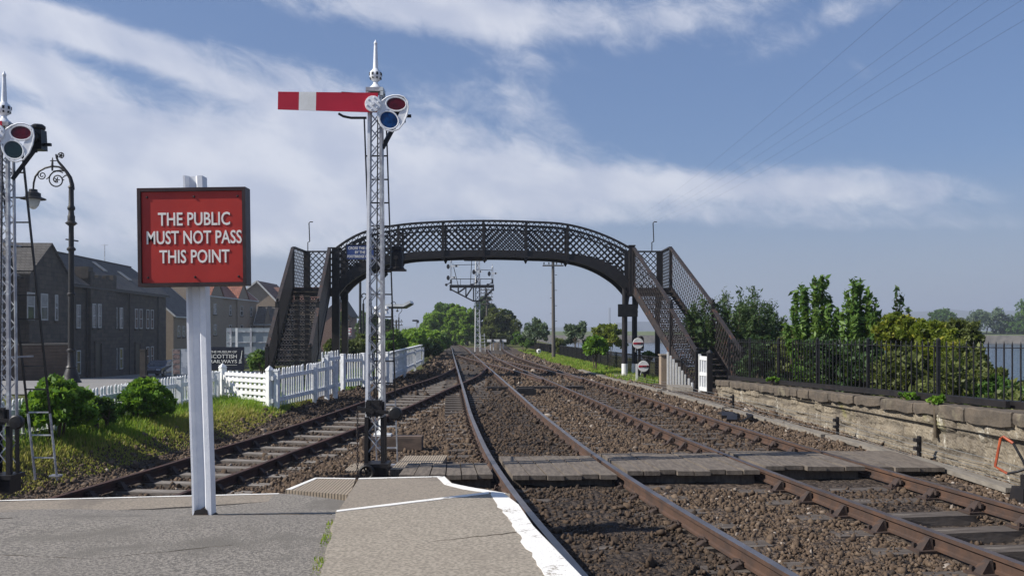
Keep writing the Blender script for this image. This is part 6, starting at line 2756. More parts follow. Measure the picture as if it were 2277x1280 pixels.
def terrace():
    H = House('stone_terrace', 'dark two storey stone terrace with a slate roof along the left street', (-33.6, 60), (-36.4, 97), -2.3, 5.5)
    W = 7.4
    rg = 8.25
    S = 'terrace_stone'
    H.wall(W, S, rg)
    rf = H.roof(W, 'roof_slate', rg, fascia=False)
    mb = MB()
    mb.bar(H.at(5, .34, 5.28), H.at(H.L, .34, 5.28), .14, .14)
    part('gutter', mb, 'black_iron', rf)
    A = lambda px: proj_a(H, px)
    # projecting gabled wing at the near end
    a0, a1 = A(42), A(133)
    H.front_gable((a0 + a1) / 2, a1 - a0, 7.95, S, 'roof_slate', depth=5.5, out=.7, eave=5.7)
    for px, w in ((68, 1.15), (98, 1.15), (125, .5)):
        H.window(proj_a(H, px, .7), 3.45, w, 1.9, d=.7, blind=.42 if w > 1 else .3)
        H.window(proj_a(H, px, .7), -.6, w, 1.8, d=.7, blind=.35 if px == 98 else 0)
    # crenellated block half way along
    b0, b1 = A(192), A(250)
    mb = MB()
    H.box(mb, b0, b1, -.5, .35, -2.9, 6.15)
    for i in range(4):
        w = (b1 - b0) / 7
        H.box(mb, b0 + w * 2 * i, b0 + w * (2 * i + 1), -.5, .35, 6.15, 6.6 if i in (0, 3) else 6.4)
    part('parapet_bay', mb, S, H.t)
    mb = MB()
    H.box(mb, b0 - .1, b0 + .9, -.9, .2, 6.0, 7.0)
    part('chimney', mb, S, H.t)
    for px in (209, 221):
        H.window(proj_a(H, px, .35), 3.0, .8, 2.0, d=.35)
    for px in (174, 256, 269, 303, 313, 328, 338):
        H.window(A(px), 2.9, .85, 1.9)
    for px in (174, 256, 269, 328, 338):
        H.window(A(px), -.75, .85, 1.9)
    for px in (217,):
        H.door(proj_a(H, px, .35), 1.3, 3.0, d=.35)
    H.door(A(305), 1.3, 2.8)
    for px in (190, 285, 349):
        mb = MB()
        mb.tube([H.at(A(px), .12, -2.3), H.at(A(px), .12, 5.2)], .06, 6)
        part('downpipe', mb, 'black_iron', H.t)
    # skylights on the street slope
    k = (rg - 5.5) / (W / 2)
    for px, dd in ((150, 1.2), (170, 2.0), (268, 2.0), (303, 1.2)):
        a = A(px) + 2
        mb = MB()
        q = [H.at(a - .4, -dd, 5.5 + k * dd + .22), H.at(a + .5, -dd, 5.5 + k * dd + .22), H.at(a + .5, -dd - 1.1, 5.5 + k * (dd + 1.1) + .22), H.at(a - .4, -dd - 1.1, 5.5 + k * (dd + 1.1) + .22)]
        mb.hexa(q + [p + Vector((0, 0, .1)) for p in q])
        part('skylight', mb, 'blind', rf)
    mb = MB()
    c = H.at(A(297) + 3, -W / 2, rg)
    mb.tube([c, c + Vector((0, 0, 1.9))], .03, 5)
    mb.bar(c + Vector((-.3, 0, 1.8)), c + Vector((.3, 0, 1.8)), .03, .03)
    part('aerial', mb, 'galvanised', rf)


terrace()

# brown garden wall in front of the terrace
t = thing('garden_wall', 'low brown wall in front of the stone terrace', 'wall', (-23, 44, -.9))
mb = MB()
p0, p1 = Vector((-25.5, 43, 0)), Vector((-22.1, 46.5, 0))
mb.hexa([(p0.x, p0.y, -1.4), (p1.x, p1.y, -1.4), (p1.x - .2, p1.y + .2, -1.4), (p0.x - .2, p0.y + .2, -1.4), (p0.x, p0.y, 1.05), (p1.x, p1.y, 1.05), (p1.x - .2, p1.y + .2, 1.05), (p0.x - .2, p0.y + .2, 1.05)])
part('brickwork', mb, 'brown_wall', t)
mb = MB()
mb.bar(p0 + Vector((-.1, .1, 1.1)), p1 + Vector((-.1, .1, 1.1)), .36, .09)
part('coping', mb, 'concrete_dull', t)


def tan_house():
    H = House('tan_house', 'tan house with a grey tiled roof behind the notice post', (-38.2, 104), (-38.8, 115.5), -3.2, 3.5, 'modern houses down the street')
    H.wall(8, 'render_tan', 7.0)
    H.roof(8, 'roof_grey', 7.0)
    for px in (397, 408, 420):
        H.window(proj_a(H, px), 1.7, .9, 1.3)
        H.window(proj_a(H, px), -1.3, .9, 1.3)


def orange_row():
    H = House('orange_roofed_house', 'long tan house row with orange tiled roof and pointed gables', (-39.3, 118), (-39.1, 141), -3.2, 6.4, 'modern houses down the street')
    H.wall(8.5, 'render_tan', 9.8)
    H.roof(8.5, 'roof_orange', 9.8)
    for px in (478, 537):
        a = proj_a(H, px)
        H.front_gable(a, 5.2, 8.6, 'render_tan', 'roof_orange', depth=3.5)
        for z in (-1.2, 1.9, 4.6):
            H.window(proj_a(H, px, .25), z, 1.2, 1.4, d=.25)
    for px in (492, 512, 558):
        for z in (-1.2, 1.9, 4.6):
            H.window(proj_a(H, px), z, .9, 1.4)


def gable_house():
    H = House('gabled_house', 'tan house with a red roof and white edged gable beside the staircase', (-45.5, 150), (-38.0, 150), -3.2, 6.0, 'modern houses down the street')
    a = 4.1
    mb = MB()
    mb.prism([H.at(0, 0, -3.6), H.at(H.L, 0, -3.6), H.at(H.L, 0, 6.1), H.at(a, 0, 9.7), H.at(0, 0, 6.6)], H.n * -12)
    part('wall', mb, 'render_tan', H.t)
    mb = MB()
    for q in ([H.at(-.3, .4, 6.4), H.at(a, .4, 9.75), H.at(a, -12.3, 9.75), H.at(-.3, -12.3, 6.4)], [H.at(H.L + .5, .4, 5.75), H.at(a, .4, 9.75), H.at(a, -12.3, 9.75), H.at(H.L + .5, -12.3, 5.75)]):
        mb.hexa(q + [p + Vector((0, 0, .15)) for p in q])
    r = part('roof', mb, 'roof_brown', H.t)
    mb = MB()
    mb.bar(H.at(-.3, .46, 6.44), H.at(a, .46, 9.8), .06, .26)
    mb.bar(H.at(H.L + .5, .46, 5.8), H.at(a, .46, 9.8), .06, .26)
    part('fascia', mb, 'fascia', r)
    # wing with its ridge across
    mb = MB()
    mb.prism([H.at(H.L - .5, -3, -3.6), H.at(H.L - .5, -3, 6.6), H.at(H.L - .5, -6.5, 8.9), H.at(H.L - .5, -10, 6.6), H.at(H.L - .5, -10, -3.6)], H.u * 6)
    part('wing', mb, 'render_tan', H.t)
    mb = MB()
    for d0 in (-2.6, -10.4):
        q = [H.at(H.L - 4, d0, 6.45), H.at(H.L + 5.8, d0, 6.45), H.at(H.L + 5.8, -6.5, 9.0), H.at(H.L - 4, -6.5, 9.0)]
        mb.hexa(q + [p + Vector((0, 0, .15)) for p in q])
    part('roof', mb, 'roof_brown', H.t)


def garages():
    for i, (x0, x1, ap, lab) in enumerate(((568, 603, 680, 'low grey roofed outbuilding in front of the gabled house'), (601, 632, 684, 'second low grey roofed outbuilding nearer the staircase'))):
        Y = 138.0 + 3 * i
        a, b = P(x0, 735, Y), P(x1, 735, Y)
        H = House('outbuilding', lab, (a.x, Y), (b.x, Y), -3.1, 2.9, 'low outbuildings', 'outbuilding')
        H.wall(4.5, 'render_tan', 5.2)
        H.roof(4.5, 'roof_grey', 5.2)
        w = H.L
        H.front_gable(w * .82, w * .42, 5.3, 'render_tan', 'roof_grey', depth=2.2)
        H.window(w * .3, 1.2, .6, 1.2)


tan_house()
orange_row()
gable_house()
garages()
# narrow pointed house behind the left pier of the bridge
H = House('pointed_house', 'dark house end with a steep pointed gable behind the bridge pier', (-25.5, 135), (-24.0, 135), -3, 4.2, 'modern houses down the street')
mb = MB()
mb.prism([H.at(-2.5, 0, -3), H.at(1.6, 0, -3), H.at(1.6, 0, 4.0), H.at(.2, 0, 6.2), H.at(-2.5, 0, 4.0)], H.n * -7)
part('wall', mb, 'brick_red', H.t)
mb = MB()
for q in ([H.at(-2.7, .2, 3.8), H.at(.2, .2, 6.25), H.at(.2, -7.2, 6.25), H.at(-2.7, -7.2, 3.8)], [H.at(1.85, .2, 3.7), H.at(.2, .2, 6.25), H.at(.2, -7.2, 6.25), H.at(1.85, -7.2, 3.7)]):
    mb.hexa(q + [p + Vector((0, 0, .15)) for p in q])
part('roof', mb, 'roof_slate', H.t)


def parked_car():
    c = P(357, 834, 80)
    t = thing('parked_car', 'dark blue car parked in front of the stone terrace', 'car', (c.x, 80, float(height(c.x, 80)) + .03))
    # side profile along y, lofted across x
    prof = [(-2.1, .35), (-2.15, .62), (-1.95, .82), (-1.0, .95), (-.45, 1.38), (.75, 1.45), (1.55, 1.1), (2.0, 1.0), (2.1, .6), (2.05, .32)]
    mb = MB()
    ws = []
    for x, k in ((-.86, .94), (-.80, 1.0), (.80, 1.0), (.86, .94)):
        ws.append([Vector((x * (1 if z < .98 else .84), y * (.985 if k < 1 else 1), .3 + (z - .3) * k)) for y, z in prof])
    n = len(prof)
    vs = [p for w in ws for p in w]
    fs = [tuple(range(n)), tuple(3 * n + j for j in reversed(range(n)))]
    for i in range(3):
        for j in range(n):
            fs.append((i * n + j, i * n + (j + 1) % n, (i + 1) * n + (j + 1) % n, (i + 1) * n + j))
    mb.add(vs, fs)
    part('body', mb, 'car_paint', t, local=True)
    mb = MB()
    mb.quad((-.66, -.99, .98), (.66, -.99, .98), (.60, -.50, 1.34), (-.60, -.50, 1.34))
    part('windscreen', mb, 'window_glass', t, local=True)
    for s_ in (-1, 1):
        mb = MB()
        mb.prism([(s_ * .80, -.85, 1.0), (s_ * .80, 1.4, 1.05), (s_ * .72, .75, 1.38), (s_ * .72, -.40, 1.33)], (s_ * .02, 0, 0))
        part('side_window', mb, 'window_glass', t, local=True)
        mb = MB()
        mb.box((s_ * .62, -2.13, .66), (.30, .06, .14))
        part('headlight', mb, 'lamp_glass', t, local=True)
        for y in (-1.3, 1.3):
            mb = MB()
            mb.lathe((s_ * .78, y, .32), [(.0, -.10), (.32, -.10), (.33, 0), (.32, .10), (.0, .10)], 18, 'X')
            w = part('wheel', mb, 'tyre', t, local=True)
            mb = MB()
            mb.lathe((s_ * .885, y, .32), [(.0, -.01), (.20, -.01), (.20, .01), (.0, .02)], 14, 'X')
            part('rim', mb, 'alloy', w, local=True)


parked_car()

mb = MB()
b = P(319, 850, 32)
mb.box((b.x, 32, .42), (.19, .19, 1.3))
mb.box((b.x, 32, 1.09), (.21, .21, .05))
single('wooden_post', mb, 'tread_wood', 'thick dark wooden post by the roadside behind the fence', 'post')
mb = MB()
mb.box((b.x + .33, 31.5, .0), (.3, .3, .38), .3)
mb.box((b.x + .33, 31.5, .2), (.34, .34, .05), .3)
single('timber_block', mb, 'tread_wood', 'short dark timber block beside the roadside post', 'block')

# information panels
t = thing('information_board', 'two leaf information board with photographs standing behind the fence', 'board', (P(400, 832, 30).x, 30, -.15))
for x0, x1, y0, y1, m in ((384, 402, 776, 832, 'poster_dark'), (402.5, 424, 775, 833, 'poster_pale')):
    mb = MB()
    a, b = P(x0, y1, 30), P(x1, y0, 30)
    mb.box(((a.x + b.x) / 2, 30, (a.z + b.z) / 2), (b.x - a.x, .04, b.z - a.z))
    fr = part('panel', mb, 'sheet_grey', t)
    if m == 'poster_dark':
        for k in range(5):
            mb = MB()
            h = (b.z - a.z) / 5
            mb.box(((a.x + b.x) / 2, 29.97, a.z + h * (k + .5)), ((b.x - a.x) * .86, .012, h * .84))
            part('photograph', mb, m, fr)
    else:
        mb = MB()
        mb.box(((a.x + b.x) / 2, 29.97, (a.z + b.z) / 2), ((b.x - a.x) * .9, .012, (b.z - a.z) * .94))
        part('poster', mb, m, fr)
for px in (384, 424):
    mb = MB()
    b = P(px, 832, 30.05)
    mb.box((b.x, 30.06, .2), (.05, .05, 1.1))
    part('post', mb, 'sheet_grey', t)

# museum sign
Y = 29.0
c = P(500, 797, Y)
t = thing('museum_sign', 'dark blue museum sign with white lettering behind the pale gate', 'sign', (c.x, Y, -.15))
W_, H_ = (543 - 452) * Y / 2050, .735
mb = MB()
x0 = P(543, 797, Y).x - W_
mb.box((x0 + W_ / 2, Y, c.z), (W_, .04, H_))
brd = part('board', mb, 'navy_sign', t)
o = ORG[t.name]
cx = (P(467, 0, Y).x + P(528, 0, Y).x) / 2
for body, dz, sz, wd in (('THE MUSEUM OF', .215, .095, .84), ('SCOTTISH', .075, .17, .84), ('RAILWAYS', -.085, .145, .85)):
    lettering(body, sz, wd, Vector((cx - .0, Y - .028, c.z + dz)) - o, brd, bold=.001)
mb = MB()
lx = P(535, 0, Y).x
mb.prism([(lx - .01, Y - .026, c.z - .12), (lx + .02, Y - .026, c.z - .12), (lx + .06, Y - .026, c.z + .26), (lx + .045, Y - .026, c.z + .26)], (0, .006, 0))
for k in range(3):
    mb.prism([(lx - .06 + .01 * k, Y - .026, c.z - .15 + .045 * k), (lx + .05 - .01 * k, Y - .026, c.z - .13 + .045 * k), (lx + .02, Y - .026, c.z - .10 + .045 * k), (lx - .02, Y - .026, c.z - .11 + .045 * k)], (0, .006, 0))
part('emblem', mb, 'lettering', brd)
mb = MB()
for k in range(24):
    mb.box((cx - .16 + .025 * k, Y - .025, c.z - .20), (.014, .006, .018))
part('small_line', mb, 'lettering', brd)
for px in (470, 538):
    mb = MB()
    b = P(px, 0, Y + .06)
    mb.box((b.x, Y + .06, .25), (.07, .07, 1.5))
    part('post', mb, 'navy_sign', t)
mb = MB()
b = P(526.5, 0, 31)
mb.box((b.x, 31, .8), (.07, .07, 2.1))
single('marker_post', mb, 'white_paint', 'slim white post rising behind the museum sign', 'post')

# back of a large road board
Y = 44.0
a, b = P(503, 795, Y), P(607, 729, Y)
t = thing('road_sign', 'back of a large grey sheet metal road sign on posts', 'sign', ((a.x + b.x) / 2, Y, -.6))
mb = MB()
mb.box(((a.x + b.x) / 2, Y + .03, (a.z + b.z) / 2), (b.x - a.x, .03, b.z - a.z))
sh = part('sheet', mb, 'sheet_grey', t)
mb = MB()
for k in (.14, .52, .88):
    mb.box(((a.x + b.x) / 2, Y - .012, a.z + (b.z - a.z) * k), (b.x - a.x - .05, .05, .035))
part('stiffener', mb, 'galvanised', sh)
for px in (514, 559, 604):
    mb = MB()
    q = P(px, 0, Y)
    mb.box((q.x, Y - .07, (b.z - 1.0) / 2), (.09, .06, b.z + 1.0))
    part('post', mb, 'galvanised', t)


# ---------------------------------------------------------------- foliage
def leaf_arrays(pos, size, tone, up=.3, aspect=.5, nrm=None):
    """diamond leaves at pos; returns verts (n*4) and tone"""
    n = len(pos)
    d = NR.normal(0, 1, (n, 3))
    d[:, 2] += up
    if nrm is not None:
        d += nrm
    d /= np.linalg.norm(d, axis=1)[:, None]
    r = NR.normal(0, 1, (n, 3))
    w = np.cross(d, r)
    w /= np.linalg.norm(w, axis=1)[:, None] + 1e-9
    s = (size * np.clip(np.exp(NR.normal(-.03, .38, n)), .35, 2.0))[:, None]
    a = pos - d * s * .5
    b = pos + w * s * aspect * .5 + np.cross(d, w) * s * .06
    c = pos + d * s * .5
    e = pos - w * s * aspect * .5 + np.cross(d, w) * s * .06
    return np.stack([a, b, c, e], 1).reshape(-1, 3), np.repeat(np.clip(tone, 0, 1), 4)


def clump_points(c, rad, nc, per, cr=.30, shape=None, squash=.85, seed=0, lo=.35):
    rg = np.random.default_rng(seed)
    d = rg.normal(0, 1, (nc, 3))
    d /= np.linalg.norm(d, axis=1)[:, None]
    d[:, 2] = np.where(d[:, 2] < -.55, -d[:, 2], d[:, 2])
    k = rg.uniform(lo, 1, nc)**.6 * rg.uniform(.82, 1.12, nc)
    cc = d * k[:, None] * np.array(rad) + np.array(c)
    if shape:
        cc = shape(cc)
    R0 = min(rad) * cr
    cs = R0 * rg.uniform(.6, 1.35, nc)
    ct = rg.normal(0, .16, nc)
    idx = np.repeat(np.arange(nc), per)
    q = rg.normal(0, 1, (len(idx), 3))
    q /= np.linalg.norm(q, axis=1)[:, None]
    rr_ = rg.uniform(.35, 1.05, len(idx))**.7
    p = cc[idx] + q * (cs[idx] * rr_)[:, None] * np.array([1, 1, squash])
    tone = .45 + ct[idx] + rg.normal(0, .15, len(idx))
    return p, tone, q


def shift(me, o):
    me.transform(Matrix.Translation(-Vector(o)))
    return me


def tree(label, base, c, rad, mat, nc=40, per=160, leaf=.2, group='trees along the line', name='tree', cat='tree', trunk_r=.14, seed=0, cr=.30, lo=.35, trunk='bark', stems=1, shape=None, pname='crown', aspect=.55):
    t = thing(name, label, cat, tuple(base), group)
    rg = random.Random(seed)
    bs, cc = Vector(base), Vector(c)
    mb = MB()
    for k in range(stems):
        off = Vector((rg.uniform(-1, 1), rg.uniform(-1, 1), 0)) * (trunk_r * 2 if stems > 1 else 0)
        top = cc + Vector((rg.uniform(-.5, .5) * rad[0], rg.uniform(-.5, .5) * rad[1], rg.uniform(.1, .6) * rad[2])) * (1 if stems > 1 else .5)
        m = bs + off + (top - bs) * .5 + Vector((rg.uniform(-.1, .1), rg.uniform(-.1, .1), 0)) * rad[0]
        mb.tube([bs + off + Vector((0, 0, -.3)), m, top], [trunk_r, trunk_r * .7, trunk_r * .25], 7)
        for i in range(4 if stems == 1 else 2):
            q = m + (top - m) * rg.uniform(0, .8)
            e = cc + Vector((rg.uniform(-.8, .8) * rad[0], rg.uniform(-.8, .8) * rad[1], rg.uniform(-.2, .8) * rad[2]))
            mb.tube([q, (q + e) / 2 + Vector((0, 0, .1 * rad[2])), e], [trunk_r * .5, trunk_r * .3, trunk_r * .1], 5)
    part('trunk' if stems == 1 else 'stems', mb, trunk, t)
    p, tone, q = clump_points(c, rad, nc, per, cr, shape, seed=seed, lo=lo)
    v, tn = leaf_arrays(p, np.full(len(p), leaf), tone, nrm=q * .5, aspect=aspect)
    me = shift(np_mesh(pname, v, 4, mat, tn), base)
    link(pname, me, t)
    return t


def stem_shrub(label, base, stems, mat, leaf=.10, n_leaf=260, group='shrubs behind the iron railing', name='shrub', seed=0, aspect=.36, tone0=.45, start=.25, spread=.05, droop=0.0, tip=1.0):
    """upright leafy stems; stems = [(dx, dy, h)] from base"""
    t = thing(name, label, 'shrub', tuple(base), group)
    rg = np.random.default_rng(seed)
    b = np.array(base)
    mb = MB()
    P_, T_, N_, S_ = [], [], [], []
    for (dx, dy, h) in stems:
        p0 = b + np.array([dx * .25, dy * .25, -.1])
        p2 = b + np.array([dx, dy, h])
        p1 = (p0 + p2) / 2 + np.array([dx * .22, dy * .22, 0.0]) + rg.normal(0, .05, 3)
        mb.tube([p0, p1, p2], [.022, .014, .005], 5)
        k = rg.uniform(start, 1, n_leaf)
        pt = ((1 - k)**2)[:, None] * p0 + (2 * k * (1 - k))[:, None] * p1 + (k**2)[:, None] * p2
        wid = spread * (1.12 - k * .55) * h
        off = rg.normal(0, 1, (n_leaf, 3))
        off /= np.linalg.norm(off, axis=1)[:, None]
        rad_ = np.abs(rg.normal(.65, .35, n_leaf))
        P_.append(pt + off * (wid * rad_)[:, None] - np.array([0, 0, 1]) * (droop * rad_ * wid)[:, None])
        T_.append(tone0 + rg.normal(0, .17) + rg.normal(0, .15, n_leaf) + (k - .6) * .12)
        N_.append(off * .9 + np.array([0, 0, .5 - droop * 2]))
        S_.append(leaf * (1.15 - .35 * k))
    part('stems', mb, 'stem_wood', t)
    p, tone, q = np.concatenate(P_), np.concatenate(T_), np.concatenate(N_)
    v, tn = leaf_arrays(p, np.concatenate(S_), tone, nrm=q, up=0.0, aspect=aspect)
    link('foliage', shift(np_mesh('foliage', v, 4, mat, tn), base), t)


# bushes in front of the picket fence, left
def Pb(px, py, Y):
    p = P(px, py, Y)
    return (p.x, p.y, p.z)


def bush(label, px0, px1, ptop, pbot, Y, mat, leaf=.09, nc=46, per=150, group='leafy bushes', seed=1, depth=None, cr=.34, lo=.3, name='bush', aspect=.55, trunk_r=.03):
    x0, x1 = P(px0, 0, Y).x, P(px1, 0, Y).x
    z1, z0 = P(0, ptop, Y).z, P(0, pbot, Y).z
    rx, rz = (x1 - x0) / 2, (z1 - z0) / 2
    c = ((x0 + x1) / 2, Y, z0 + rz)
    g = min(float(height(c[0], Y)), z0 + .1) if Y > 28 or c[0] < 6 else float(terr(Y)) - .2
    return tree(label, (c[0], Y, g), c, (rx * .92, depth or rx * .8, rz * .94), mat, nc, per, leaf, group, name, 'bush', trunk_r, seed, cr, lo, 'stem_wood', 4, None, 'foliage', aspect)


bush('large bright green bush beside the left signal ladder', 40, 212, 842, 980, 15.6, 'leaf_bright', .09, 125, 105, 'leafy bushes in front of the picket fence', 3, .6, .24, .2)
bush('smaller bright green bush at the fence left of the notice post', 252, 386, 848, 948, 18.6, 'leaf_bright', .09, 95, 105, 'leafy bushes in front of the picket fence', 4, .6, .24, .2)
bush('low sprawl of green weeds between the two bushes', 188, 262, 885, 955, 16.9, 'leaf_mid', .08, 26, 110, 'leafy bushes in front of the picket fence', 5, .4)
bush('dark green shrub under the grey road sign', 548, 612, 778, 830, 40, 'leaf_mid', .16, 30, 130, 'shrubs beyond the picket fence', 6)

# hedge and bushes beyond the bridge on the left
hed = [(730, 800, 752, 815, 46, 'leaf_olive', 'dark olive bush behind the left bridge pier'), (770, 850, 748, 812, 50, 'leaf_olive', 'dark olive bush behind the foot of the tall signal'),
       (840, 905, 738, 800, 55, 'leaf_mid', 'green bush over the far white fence'), (890, 952, 730, 795, 62, 'leaf_lime', 'bright bush at the end of the far white fence'),
       (930, 985, 735, 790, 70, 'leaf_lime', 'lime green bush before the far trees'), (960, 1003, 742, 785, 82, 'leaf_mid', 'small green bush where the main line vanishes'),
       (850, 1000, 729, 790, 88, 'leaf_lime', 'long lime bush below the far trees'), (940, 985, 756, 798, 64, 'leaf_dark', 'dark shaded bush beside the main line')]
for i, (a, b, c, d, Y, m, lab) in enumerate(hed):
    bush(lab, a, b, c, d, Y, m, .16 + Y * .0012, 44, 150, 'bushes beyond the bridge on the left', 10 + i, 3.0)
bush('round green tree behind the tall white signal', 792, 852, 695, 790, 105, 'leaf_dark', .34, 46, 130, 'trees beyond the bridge on the left', 31, 3.5, name='tree', trunk_r=.15)
bush('dark conifer behind the white canopy', 850, 872, 700, 770, 100, 'leaf_dark', .3, 26, 110, 'trees beyond the bridge on the left', 32, 2.0, name='tree', trunk_r=.12)
bush('leafy tree beside the pointed house', 742, 772, 695, 770, 110, 'leaf_olive', .3, 30, 110, 'trees beyond the bridge on the left', 33, 2.0, name='tree', trunk_r=.12)


def far_tree(px0, px1, ptop, pbot, Y, mat, label, seed, nc=120, per=190, leaf=.25, cr=.22):
    x0, x1 = P(px0, 0, Y).x, P(px1, 0, Y).x
    z1, z0 = P(0, ptop, Y).z, P(0, pbot, Y).z
    z0 -= .8
    c = ((x0 + x1) / 2, Y, (z0 + z1) / 2)
    tree(label, (c[0], Y, -.6), c, ((x1 - x0) / 2 * 1.06, (x1 - x0) / 2, (z1 - z0) / 2 * 1.02), mat, nc, per, leaf, 'trees at the bend of the line', 'tree', 'tree', .18, seed, cr)


far_tree(935, 995, 690, 785, 128, 'leaf_lime', 'low bright green tree at the left of the far clump', 41)
far_tree(962, 1015, 672, 785, 132, 'leaf_mid', 'taller shaded tree in the far clump', 42)
far_tree(985, 1040, 680, 785, 122, 'leaf_lime', 'bright green tree leaning over the bend in the line', 43)
far_tree(1018, 1062, 684, 782, 118, 'leaf_lime', 'bright green tree just left of the bracket signal', 44)
far_tree(1048, 1110, 663, 780, 130, 'leaf_dark', 'tall dark tree behind the bracket signal', 45)
far_tree(1068, 1150, 690, 778, 112, 'leaf_olive', 'broad olive tree above the buffer stop', 46, 130, 190)
far_tree(1110, 1150, 688, 760, 128, 'leaf_dark', 'small dark tree at the right of the far clump', 47, 70, 150)

# along the wire fence, right
bush('low green bush beside the buffer stop', 1138, 1196, 738, 778, 84, 'leaf_mid', .22, 34, 130, 'bushes along the wire fence', 51, 2.0)
bush('grey leaved bush left of the telegraph pole', 1163, 1226, 708, 772, 78, 'leaf_grey', .24, 40, 120, 'bushes along the wire fence', 52, 2.0, cr=.26, aspect=.35)
bush('grey green spiky bush right of the telegraph pole', 1250, 1312, 712, 785, 66, 'leaf_grey', .26, 36, 110, 'bushes along the wire fence', 53, 1.5, cr=.26, aspect=.3)
bush('yellow green bush left of the right bridge column', 1318, 1392, 716, 795, 56, 'leaf_yellow', .18, 46, 130, 'bushes along the wire fence', 54, 1.6, cr=.27)
bush('bright glossy bush spilling over the wire fence', 1297, 1352, 742, 805, 44.5, 'leaf_bright', .17, 40, 150, 'bushes along the wire fence', 55, .6, cr=.34)
bush('dark low bush behind the wire fence', 1225, 1262, 752, 790, 72, 'leaf_olive', .2, 22, 110, 'bushes along the wire fence', 56, 1.2)
bush('small weed at the water beside the disc signals', 1425, 1455, 778, 805, 40, 'leaf_mid', .1, 16, 80, 'bushes along the wire fence', 57, .4)

# shrubs behind the railing
rg = random.Random(77)


def fan(n, rx, ry, h0, h1, edge=.75):
    out = []
    for i in range(n):
        a, k = rg.uniform(0, 2 * PI), rg.uniform(.1, 1)**.6
        out.append((rx * k * math.cos(a), ry * k * math.sin(a), rg.uniform(h0, h1) * (1 - (1 - edge) * k * k)))
    return out


def gb(px, Y):
    x = P(px, 0, Y).x
    return (x, Y, float(terr(Y)) - .3 if Y < 28 else -.6)


b = gb(1632, 34)
stem_shrub('broad dark willow like shrub behind the right staircase', b, fan(90, 1.95, 1.5, 3.2, 4.15, .72), 'leaf_dark', .15, 430, seed=5, aspect=.28, spread=.095, tone0=.5, droop=.2)
b = gb(1722, 30)
stem_shrub('lower dark shrub right of the willow like shrub', b, fan(34, 1.05, .9, 1.9, 2.5, .7), 'leaf_dark', .13, 330, seed=6, aspect=.3, spread=.11, tone0=.42)
b = gb(1824, 22)
stem_shrub('tall leafy shrub with upright shoots, left half of the highest clump', b, [(-.78, .1, 1.75), (-.68, -.1, 2.15), (-.55, .2, 2.5), (-.42, .1, 2.72), (-.30, .2, 2.6), (-.16, -.1, 2.86), (-.05, .2, 2.8), (.06, 0, 2.9), (.16, .3, 2.75), (.28, .1, 2.45), (.36, -.1, 2.1), (.42, .2, 1.8), (-.5, -.2, 1.9), (-.2, -.3, 2.1), (.1, -.3, 2.2), (0, 0, 1.6), (-.4, .0, 1.5), (.25, .25, 1.4)], 'leaf_mid', .16, 330, seed=7, aspect=.38, spread=.062, tone0=.58)
b = gb(1910, 21.4)
stem_shrub('tall leafy shrub with upright shoots, right half of the highest clump', b, [(-.34, .1, 2.1), (-.22, .2, 2.5), (-.12, 0, 2.74), (0, .1, 2.62), (.10, .2, 2.78), (.20, 0, 2.55), (.30, .2, 2.4), (.40, 0, 2.3), (.50, .1, 2.0), (.58, -.1, 1.7), (.2, -.3, 2.0), (-.2, -.25, 1.9), (.45, -.2, 1.8), (0, .1, 1.5), (.3, 0, 1.4)], 'leaf_mid', .16, 330, seed=8, aspect=.38, spread=.062, tone0=.55)
b = gb(1996, 20.5)
stem_shrub('thin dark sprig standing alone above the yellow bush', b, [(-.02, 0, 2.52), (.10, .05, 2.36), (.24, 0, 2.1), (.02, .1, 1.9)], 'leaf_dark', .15, 120, seed=9, aspect=.36, spread=.045, start=.4, tone0=.45)
b = gb(1768, 27)
stem_shrub('slim pale green shoot between the two dark shrubs', b, [(0, 0, 1.75), (.12, .1, 1.5), (-.1, 0, 1.45)], 'leaf_mid', .12, 130, seed=12, aspect=.34, spread=.08, tone0=.7)
# lower growth that fills the space behind the bars
fill = [(1655, 1735, 745, 850, 26.5, 'leaf_dark', 'dark green undergrowth behind the far end of the railing'), (1725, 1800, 725, 862, 24.5, 'leaf_olive', 'olive undergrowth behind the railing'),
        (1790, 1880, 740, 875, 21, 'leaf_dark', 'dark undergrowth under the tall leafy shrub'), (1870, 1960, 745, 880, 20, 'leaf_dark', 'dark undergrowth under the highest clump'),
        (1948, 2040, 695, 800, 20.5, 'leaf_yellow', 'yellow green bush beneath the thin sprig'), (2020, 2125, 712, 830, 19.5, 'leaf_yellow', 'golden yellow bush right of the thin sprig'),
        (1950, 2060, 775, 892, 17.5, 'leaf_olive', 'olive green undergrowth below the yellow bush'), (2050, 2160, 745, 895, 17, 'leaf_yellow', 'yellow green growth against the railing bars'),
        (2110, 2200, 770, 905, 16, 'leaf_olive', 'green growth behind the last bars before the water'), (2060, 2180, 712, 800, 22, 'leaf_olive', 'olive bush behind the golden bush'), (2160, 2225, 830, 915, 15.5, 'leaf_mid', 'low green growth below the strip of water'), (2150, 2277, 850, 925, 15, 'leaf_mid', 'low ivy like growth at the right end of the railing'),
        (2240, 2360, 868, 940, 13.6, 'leaf_mid', 'low green growth at the edge of the picture by the big railing post'), (1690, 1790, 770, 860, 28.5, 'leaf_mid', 'shaded weeds behind the railing near the staircase')]
for i, (a, b, c, d, Y, m, lab) in enumerate(fill):
    bush(lab, a, b, c, d, Y, m, .095, 110, 95, 'undergrowth behind the iron railing', 60 + i, .8, .24, .15)
